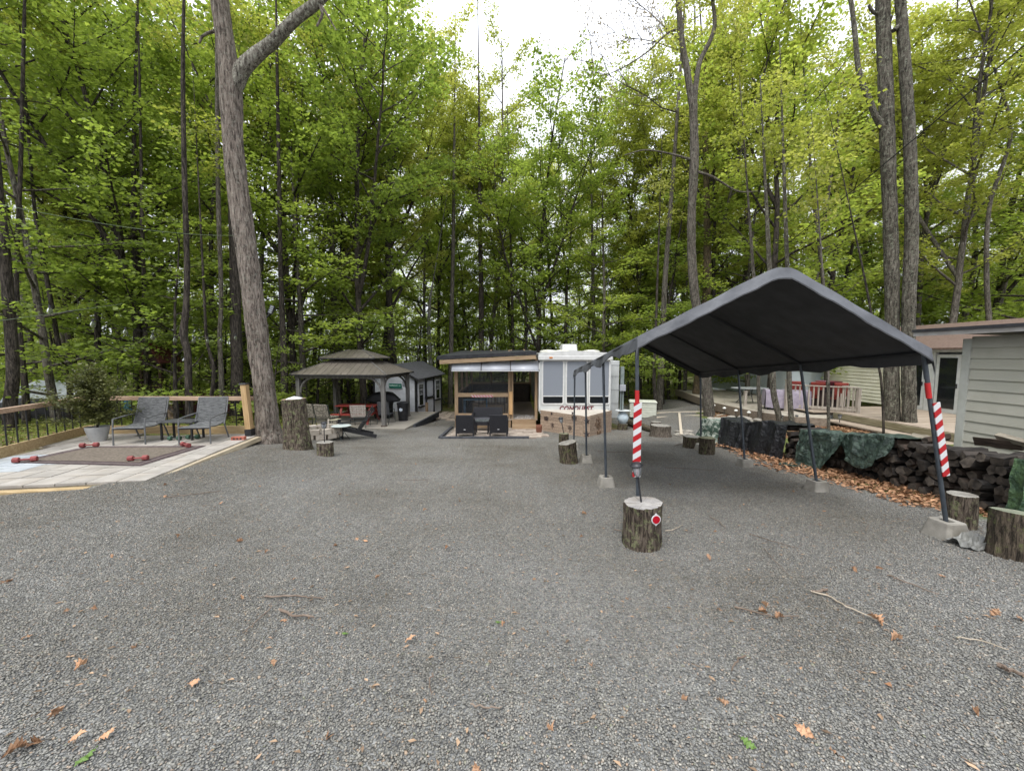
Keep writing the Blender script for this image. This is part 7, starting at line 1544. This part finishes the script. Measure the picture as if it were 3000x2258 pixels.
# small plants under the right chair, dark boards by the post
for i, (px, py) in enumerate(((512, 1291), (565, 1287))):
    p = on_z(px, py, TZ0); t = thing('toy_dumbbell', ['left', 'right'][i] + ' dark green dumbbell lying under the right wicker chair', 'dumbbell', (p.x, p.y, TZ0+.06), .1); MR = Matrix.Rotation(math.pi/2, 4, 'Y')
    for s_ in (-.13, .06): MB().prism(hx, .07, Matrix.Translation((s_, 0, 0)) @ MR).build('weight', mat('dumbbell_green', (.03, .07, .045), (.06, .12, .08), rough=.6), t, bevel=.006)
    MB().tube([(-.07, 0, 0), (.07, 0, 0)], .015, 8).build('handle', m_dgm, t)
# floodlight on the oak, string lights and wires
p = at_y(792, 915, 9.0); t = thing('floodlight', 'black three-panel solar floodlight fixed to the right side of the leaning oak', 'light', p); MB().bar((-.1, 0, -.12), (.02, 0, .02), .02, .02).build('bracket', m_black, t); MB().box((.03, 0, .06), (.10, .06, .2), rot=(0, R(25), 0)).build('lamp_head', m_black, t, bevel=.008)
for k in range(4): MB().box((.035+.017*k-.02, -.034, .02+.04*k-.02), (.07, .006, .03), rot=(0, R(25), 0)).build('led_panel', mat('led_grey', (.12, .13, .14), (.3, .32, .33), scale=40), t)
m_bulb, _t, _b, _o = new_mat('bulb_glass'); _b.inputs['Base Color'].default_value = (.8, .82, .78, 1); _b.inputs['Roughness'].default_value = .03; _b.inputs['Transmission Weight'].default_value = .95; _b.inputs['IOR'].default_value = 1.12
def catenary(a, c, sag, n=24): return [a.lerp(c, i/n) - Vector((0, 0, sag*4*(i/n)*(1-i/n))) for i in range(n+1)]
def cable(name, label, cat, a, c, sag, r, matl, par=None):
    pts = catenary(a, c, sag); t = par or thing(name, label, cat, a); MB().tube([p-a for p in pts], r, 5).build('wire', matl, t, smooth=True); return t, pts
m_wire = mat('green_wire', (.10, .14, .08), (.18, .22, .14)); m_bwire = mat('black_wire', (.01, .01, .01), (.02, .02, .02))
sA, sB = at_y(-60, 948, 5.2), at_y(748, 905, 9.25)
BPX = [(145, 908, 5.9), (271, 948, 6.4), (367, 971, 7.0), (447, 986, 7.5), (512, 994, 8.0), (567, 996, 8.4), (608, 997, 8.8), (648, 995, 9.1), (690, 988, 9.3)]
tst = thing('string_lights', 'string of clear globe bulbs sagging from the left edge to the oak', 'string lights', at_y(145, 895, 5.9)); to = Vector(tst.location)
hang = [at_y(-60, 870, 5.3)] + [at_y(px, py-14*6/Y, Y) for px, py, Y in BPX] + [at_y(742, 960, 9.3)]
MB().tube([h - to for h in hang], .004, 5).build('wire', m_bwire, tst, smooth=True)
for (px, py, Y), h in zip(BPX, hang[1:]):
    b_ = MB().lathe([(.012, -.04), (.016, -.045), (.03, -.075), (.034, -.10), (.026, -.125), (.01, -.138)], 14).build('bulb', m_bulb, tst, smooth=True); b_.location = h - to
    MB().lathe([(.014, 0), (.015, -.045), (.005, -.046)], 10).build('socket', m_black, b_, smooth=True)
cable('wire_line', 'thin pale green line crossing the upper left of the yard', 'wire', at_y(-40, 590, 5.0), at_y(700, 690, 9.3), .12, .004, m_wire)
cable('wire_line', 'thin green line rising from the left edge toward the oak', 'wire', at_y(-40, 945, 5.0), at_y(360, 890, 8.5), .0, .004, m_wire)
cable('power_cable', 'black overhead cable running from the upper right down behind the canopy', 'cable', at_y(3040, 100, 7.0), at_y(2090, 880, 20), .15, .013, m_bwire)
# ================================================================== FAR LEFT BACKGROUND
p = at_y(470, 1075, 15.6); gz_ = tz(p.x, 15.6); pth = thing('play_tower', 'dark brown wooden play tower with a steep pointed gable roof behind the railing', 'play tower', (p.x, 15.6, gz_)); pth.scale = (.62, .62, 1); mdk = mat('dark_brown_wood', (.03, .015, .012), (.075, .04, .03), rough=.8); mrd = mat('dark_red_wood', (.07, .02, .016), (.13, .04, .03), rough=.8)
zr = at_y(470, 1006, 15.1).z - gz_; ze = at_y(470, 1062, 15.1).z - gz_
for s_ in (-1, 1): MB().add([(0, -.8, zr), (s_*.72, -.8, ze), (s_*.72, .9, ze), (0, .9, zr), (0, -.8, zr-.06), (s_*.66, -.8, ze-.04), (s_*.66, .9, ze-.04), (0, .9, zr-.06)], [(0, 1, 2, 3), (7, 6, 5, 4), (0, 4, 5, 1), (1, 5, 6, 2)]).build('roof', mrd, pth)
MB().add([(0, -.7, zr-.08), (-.62, -.7, ze-.02), (.62, -.7, ze-.02)], [(0, 1, 2)]).build('gable', mdk, pth)
for sx_ in (-.6, .6):
    for sy_ in (-.7, .7): MB().box((sx_, sy_, ze/2), (.14, .14, ze)).build('post', mdk, pth)
MB().box((0, 0, .95), (1.5, 1.6, .1)).build('floor', mdk, pth); MB().box((0, -.75, 1.3), (1.4, .05, .5)).build('panel', mdk, pth)
p = at_y(610, 1150, 17); gz_ = tz(p.x, 17); fw = thing('dark_fence', 'dark red-brown board fence low in the woods behind the railing', 'fence', (p.x, 17, gz_)); fw.scale = (.85, .85, 1)
for k in range(22): MB().box((-1.9+k*.17, 0, .62), (.155, .03, 1.15+.03*math.sin(k))).build('board', mrd if k > 4 else mdk, fw)
for x in (-1.8, 0, 1.7): MB().box((x, .06, .6), (.09, .09, 1.25)).build('post', mdk, fw)
p = at_y(458, 1140, 14.6); gz_ = tz(p.x, 14.6); bw = thing('block_wall', 'low tan block wall beneath the play tower', 'wall', (p.x, 14.6, gz_)); bw.scale = (.72, .72, .8); bmm = MB().box((0, 0, 0), (.38, .2, .17)).mesh('block', mat('tan_block', (.24, .17, .12), (.36, .27, .2), rough=.9, objrnd=.15))
for r_ in range(5):
    for k in range(4): meshobj('block', bmm, bw, (-.58+k*.39+(.1 if r_ % 2 else -.08), 0, .09+r_*.18))
MB().box((.1, 0, 1.0), (1.7, .3, .05)).build('cap', mat('cap_pale', (.4, .36, .3), (.5, .46, .4)), bw)
p = at_y(378, 1100, 20); gz_ = tz(p.x, 20); pool = thing('pool', 'small piece of a bright blue round pool in the woods', 'pool', (p.x, 20.6, gz_)); MB().lathe([(.7, 0), (.72, .1), (.72, .95), (.66, 1.0), (.6, .95), (.02, .9)], 24).build('pool_wall', mat('pool_blue', (.04, .22, .45), (.07, .3, .55), rough=.4), pool, smooth=True)
p = at_y(140, 1120, 15.5); gz_ = tz(p.x, 15.5); cb_ = thing('covered_boat', 'boat on a trailer under a white and black cover seen through the left trees', 'boat', (p.x-.1, 15.5, gz_)); cb_.scale = (.82, .82, .9); n = 14; V_ = []; F_ = []; prof = [(-.95, .25), (-1.0, .8), (-.9, 1.15), (-.5, 1.65), (0, 1.85), (.5, 1.65), (.9, 1.15), (1.0, .8), (.95, .25)]
for i in range(n+1):
    f_ = i/n; s_ = .75+.3*math.sin(math.pi*min(1, f_*1.2)); x = -1.5+3.4*f_
    for (y, z) in prof: V_.append((x, y*s_, z*(.85+.2*math.sin(math.pi*f_))+.03*math.sin(i*1.7+y*3)))
k = len(prof)
for i in range(n):
    for j in range(k-1): F_.append((i*k+j, i*k+j+1, (i+1)*k+j+1, (i+1)*k+j))
F_ += [tuple(reversed(range(k))), tuple(n*k+j for j in range(k))]
mb = MB().add(V_, F_); mb.m = [1 if (f[0] % k in (2, 3, 4, 5)) and len(f) == 4 else 0 for f in mb.f]; mb.build('cover', [mat('boat_cover_black', (.01, .01, .012), (.02, .02, .024), rough=.4), mat('boat_cover_white', (.5, .53, .58), (.65, .68, .72), rough=.4)], cb_, smooth=True, angle=40)
for sy_ in (-.7, .7): MB().lathe([(.05, -.08), (.3, -.08), (.3, .08), (.05, .08)], 16, M4=Matrix.Translation((.4, sy_, .3)) @ Matrix.Rotation(math.pi/2, 4, 'X')).build('wheel', m_black, cb_)
# far things seen under the canopy: parked car shape behind bushes
p = at_y(2145, 1145, 30); gz_ = tz(p.x, 30); car = thing('parked_car', 'pale parked car half hidden by trees beyond the stone patio', 'car', (p.x, 30, gz_), R(10)); mcar = mat('car_paint', (.4, .42, .43), (.5, .52, .53), rough=.25)
cs = [(-2.1, .35), (-2.15, .75), (-1.9, .95), (-1.2, 1.02), (-.75, 1.45), (.7, 1.48), (1.35, 1.05), (2.0, .95), (2.15, .7), (2.1, .35)]
MB().prism(cs, 1.7, Matrix.Translation((0, .85, 0)) @ Matrix.Rotation(math.pi/2, 4, 'X')).build('body', mcar, car, bevel=.06)
for sx_ in (-1.35, 1.35):
    for y_ in (-.86, .7): MB().lathe([(.05, -.08), (.3, -.08), (.33, 0), (.3, .08), (.05, .08)], 18, M4=Matrix.Translation((sx_, y_, .33)) @ Matrix.Rotation(math.pi/2, 4, 'X')).build('wheel', m_black, car)
for (x0_, x1_) in ((-.95, -.1), (0, .95)): MB().prism([(x0_-.02, 1.03), (x1_+.15, 1.03), (x1_, 1.38), (x0_+.2, 1.38)], .02, Matrix.Translation((0, -.855, 0)) @ Matrix.Rotation(math.pi/2, 4, 'X')).build('window', m_glassd, car)
# ================================================================== LEAVES AND TWIGS ON THE GRAVEL
q = random.Random(21); lms = []
for i in range(5):
    v, f = oakleaf(1, q.uniform(-.4, 1.3), q); v = [(a+q.uniform(-.04, .04), b_+q.uniform(-.04, .04), c_+q.uniform(-.05, .07)) for a, b_, c_ in v]; lms.append(MB().add(v, f).mesh('fallen_leaf', m_dead_pale))
    for pz in lms[-1].polygons: pz.use_smooth = False
LP = [(40, 1700, .13), (550, 2010, .1), (205, 1790, .07), (275, 1782, .07), (255, 1950, .09), (182, 2090, .13), (130, 2180, .1), (85, 2190, .1), (200, 2185, .11), (280, 2180, .1), (690, 1590, .11), (776, 1618, .09), (1050, 1578, .1), (1078, 1590, .09), (706, 1748, .12), (802, 1960, .08), (820, 1825, .07), (976, 1605, .07), (1186, 1888, .11), (1300, 1570, .07), (1304, 1614, .08), (956, 2176, .08), (1005, 1842, .06), (2080, 1648, .1), (2107, 1786, .12), (2218, 1795, .1), (2230, 1768, .1), (2272, 1820, .1), (2495, 1668, .09), (2565, 1670, .07), (2745, 1685, .09), (2735, 1843, .07), (2900, 1812, .11), (2985, 1812, .1), (2585, 1840, .13), (2120, 2065, .1), (2105, 2058, .07), (2390, 2175, .12), (2430, 2200, .12), (2645, 1880, .1), (1718, 1510, .08), (1712, 1505, .07), (1706, 1573, .06), (1690, 1395, .06), (2010, 2060, .06), (1735, 1960, .06), (1390, 2240, .1), (640, 1480, .09), (490, 1455, .09), (478, 1425, .09), (520, 1580, .08), (400, 1900, .08), (330, 1640, .06), (1560, 1700, .06), (1840, 1760, .06), (2350, 1960, .06), (2590, 2010, .06), (2850, 2080, .07), (1620, 2150, .08), (1100, 1700, .06), (860, 1700, .06), (1250, 2060, .07), (60, 1880, .08), (1480, 1830, .05), (1350, 1470, .07), (1240, 1500, .07), (1480, 1440, .07), (1330, 1430, .06), (1130, 1440, .06), (1000, 1450, .06), (890, 1410, .07), (760, 1430, .07), (700, 1330, .08), (1460, 1350, .07), (1350, 1345, .06), (1215, 1360, .06), (2100, 1560, .07), (2180, 1480, .06), (2240, 1540, .06), (2420, 1500, .07), (2320, 1440, .07), (1960, 1420, .06), (2060, 1400, .06)]
for px, py, s_ in LP:
    g_ = G(px, py); o = meshobj('fallen_leaf', q.choice(lms)); o.location = g_ + Vector((0, 0, .018)); o.scale = (s_*.68, s_*.68, s_); o.rotation_euler = (q.gauss(0, .45), q.gauss(0, .45), q.uniform(0, 6.3)); tag(o, 'dry tan oak leaf lying alone on the grey gravel', 'leaf', 'dry oak leaves scattered on the gravel')
for (px, py, s_, lab) in ((1472, 1828, .05, 'green leaf lying on the gravel right of the centre'), (1022, 1863, .05, 'small green leaf lying on the gravel left of the centre'), (2163, 2165, .07, 'bright green leaf lying on the gravel at the lower right'), (288, 2196, .08, 'green leaf among dry leaves at the lower left')):
    g_ = G(px, py); o = meshobj('fallen_leaf', lms[0].copy()); o.data.materials[0] = m_greenleaf; o.location = g_ + Vector((0, 0, .02)); o.scale = (s_,)*3; o.rotation_euler = (.2, .1, q.uniform(0, 6)); tag(o, lab, 'leaf')
m_tw = mat('twig_bark', (.10, .07, .05), (.22, .17, .13), rough=.85); m_twp = mat('twig_pale', (.3, .25, .18), (.45, .38, .3), rough=.85)
TW = [([(772, 1757), (820, 1756), (860, 1752), (905, 1757), (950, 1762)], .010, 'crooked twig lying across the gravel left of centre', 0), ([(822, 1796), (860, 1812), (920, 1818)], .014, 'thick curved twig left of centre below the crooked one', 0), ([(795, 1785), (750, 1830), (710, 1862)], .006, 'thin slanting twig left of the thick curved one', 0), ([(2378, 1740), (2425, 1752), (2480, 1785), (2560, 1822), (2600, 1838)], .009, 'long broken stick on the gravel at right', 1),
      ([(2150, 1785), (2200, 1797), (2270, 1815), (2340, 1812)], .008, 'forked reddish twig on the gravel right of the stump', 0), ([(2600, 1690), (2650, 1712), (2750, 1748)], .009, 'dark straight stick on the gravel at far right', 0), ([(2800, 1876), (2880, 1886), (2955, 1912)], .006, 'thin pale twig near the right edge', 1), ([(2918, 1960), (2950, 1978), (3000, 1992)], .02, 'piece of brown bark lying at the right edge', 0), ([(2180, 1930), (2150, 1950), (2143, 1975)], .008, 'short bent twig at lower right of centre', 0),
      ([(2080, 1518), (2110, 1535), (2125, 1552)], .008, 'short brown stick behind the reflector stump', 0), ([(1750, 1324), (1840, 1328), (1900, 1326)], .008, 'straight dark stick under the left canopy edge', 0), ([(1950, 1372), (2020, 1376), (2090, 1380)], .008, 'long dark stick in the shade under the canopy', 0), ([(1375, 2070), (1420, 2083), (1470, 2080)], .007, 'short curved twig at the bottom middle', 0), ([(1270, 1985), (1258, 2010), (1266, 2045)], .006, 'small hooked twig at the bottom left of centre', 0),
      ([(1975, 1308), (2000, 1302), (2020, 1306), (2035, 1310)], .014, 'branched dead stick beside the wide stump', 0), ([(480, 1462), (560, 1452), (650, 1442)], .008, 'long thin stick on the gravel before the terrace', 0), ([(2200, 1570), (2260, 1590), (2340, 1612)], .006, 'thin dark twig right of the front stump', 0), ([(2420, 1735), (2395, 1742), (2378, 1740)], .014, 'stub of bark at the end of the long stick', 0), ([(1180, 1410), (1190, 1409), (1260, 1408)], .006, 'thin twig on the gravel before the wicker chairs', 0), ([(2235, 1610), (2262, 1640), (2310, 1690)], .005, 'curved thin twig on gravel right of centre', 0), ([(1950, 1560), (1975, 1556), (2000, 1543)], .007, 'small pale twig at the right foot of the front stump', 1), ([(1800, 1556), (1830, 1562), (1842, 1566)], .007, 'small dark twig at the left foot of the front stump', 0), ([(580, 1370), (581, 1340)], .0, '', 0)]
for pts, r, lab, pale_ in TW:
    if not lab: continue
    P3 = [G(*p) + Vector((0, 0, .015+r)) for p in pts]; dp = []
    for i in range(len(P3)-1):
        for j in range(4): dp.append(P3[i].lerp(P3[i+1], j/4) + Vector((q.gauss(0, .006), q.gauss(0, .006), 0)))
    dp.append(P3[-1]); o = MB().tube([p-P3[0] for p in dp], [.72*r*(1-.5*i/len(dp)) for i in range(len(dp))], 6).build('twig', m_twp if pale_ else m_tw, None, smooth=True, loc=P3[0]); tag(o, lab, 'twig')
# small bits of bark and twig over all the gravel: too many and small to count
dm = []
for i in range(4):
    mb = MB(); qq = random.Random(i)
    for _ in range(15):
        x, y, a, l_ = qq.uniform(-.5, .5), qq.uniform(-.5, .5), qq.uniform(0, 6.3), qq.uniform(.012, .05)
        if qq.random() < .45: mb.tube([(x, y, .012), (x+l_*math.cos(a), y+l_*math.sin(a), .014)], .0018, 3)
        else: w_ = l_*.3; mb.add([(x, y, .012), (x+l_*.6*math.cos(a)-w_*math.sin(a)*.5, y+l_*.6*math.sin(a)+w_*math.cos(a)*.5, .016), (x+l_*math.cos(a), y+l_*math.sin(a), .013), (x+l_*.4*math.cos(a)+w_*math.sin(a), y+l_*.4*math.sin(a)-w_*math.cos(a), .015)], [(0, 1, 2, 3)])
    dm.append(mb.mesh('debris_patch', mat('debris_%d' % i, (.15, .10, .06), (.32, .22, .14), rough=.9, island=.5, scale=9)))
dx_, dy_ = np.meshgrid(np.arange(-11, 11, .9), np.arange(1.2, 19, .9)); dx_, dy_ = dx_.ravel(), dy_.ravel(); kp = (gmask(dx_, dy_) > .5) & (np.abs(dx_) < dy_*1.36+.8); dx_, dy_ = dx_[kp], dy_[kp]
scatter('gravel_debris', np.stack([dx_, dy_, TZ(dx_, dy_)+.003], 1), tilt_eulers(dx_, dy_, nr.uniform(0, 6.3, len(dx_))), nr.randint(0, 4, len(dx_)), np.ones(len(dx_)), dm)

# ================================================================== LABELS THAT TELL THE TREES APART
REG = [(-9e9, 130, 'at the far left edge'), (130, 330, 'behind the potted bush'), (330, 520, 'behind the left wicker chair'), (520, 700, 'behind the right wicker chair'), (700, 880, 'behind the leaning oak'), (880, 1060, 'behind the left half of the gazebo'), (1060, 1210, 'behind the gazebo and white shed'), (1210, 1340, 'between the white shed and the porch'),
       (1340, 1480, 'behind the screened porch'), (1480, 1600, 'behind the join of porch and trailer'), (1600, 1740, 'behind the trailer windows'), (1740, 1870, 'behind the right end of the trailer'), (1870, 2020, 'behind the front left canopy pole'), (2020, 2180, 'above the left canopy slope'), (2180, 2350, 'above the canopy peak'), (2350, 2540, 'above the right canopy slope'), (2540, 2720, 'behind the twin trunks'), (2720, 2880, 'above the house roof'), (2880, 9e9, 'above the grey shed')]
DEP = [(0, 20, 'near'), (20, 27, 'middle-distance'), (27, 36, 'farther'), (36, 46, 'far'), (46, 999, 'farthest')]
ADJ = {'tall_tree': 'yellow-green tall tree', 'maple_tree': 'layered green maple', 'woodland_tree': 'dense dark green tree', 'sapling': 'thin young sapling'}
ORD = ['leftmost', 'second', 'third', 'fourth', 'fifth', 'sixth', 'seventh', 'eighth', 'ninth', 'tenth', 'eleventh', 'twelfth']
cells = {}
for o in COL.objects:
    nm = o.name.split('.')[0]
    if nm in ADJ and o.parent is None and o.type == 'EMPTY':
        x, y = o.location.x, o.location.y; px = CX + x/y*F; rg_ = next(r[2] for r in REG if r[0] <= px < r[1]); dp_ = next(d[2] for d in DEP if d[0] <= y < d[1]); cells.setdefault((nm, rg_, dp_), []).append((px, o))
for (nm, rg_, dp_), L_ in cells.items():
    L_.sort(key=lambda a: a[0])
    for i, (px, o) in enumerate(L_):
        o['label'] = dp_ + ' ' + ADJ[nm] + ' ' + rg_ + ('' if len(L_) == 1 else ', ' + ORD[min(i, 11)])
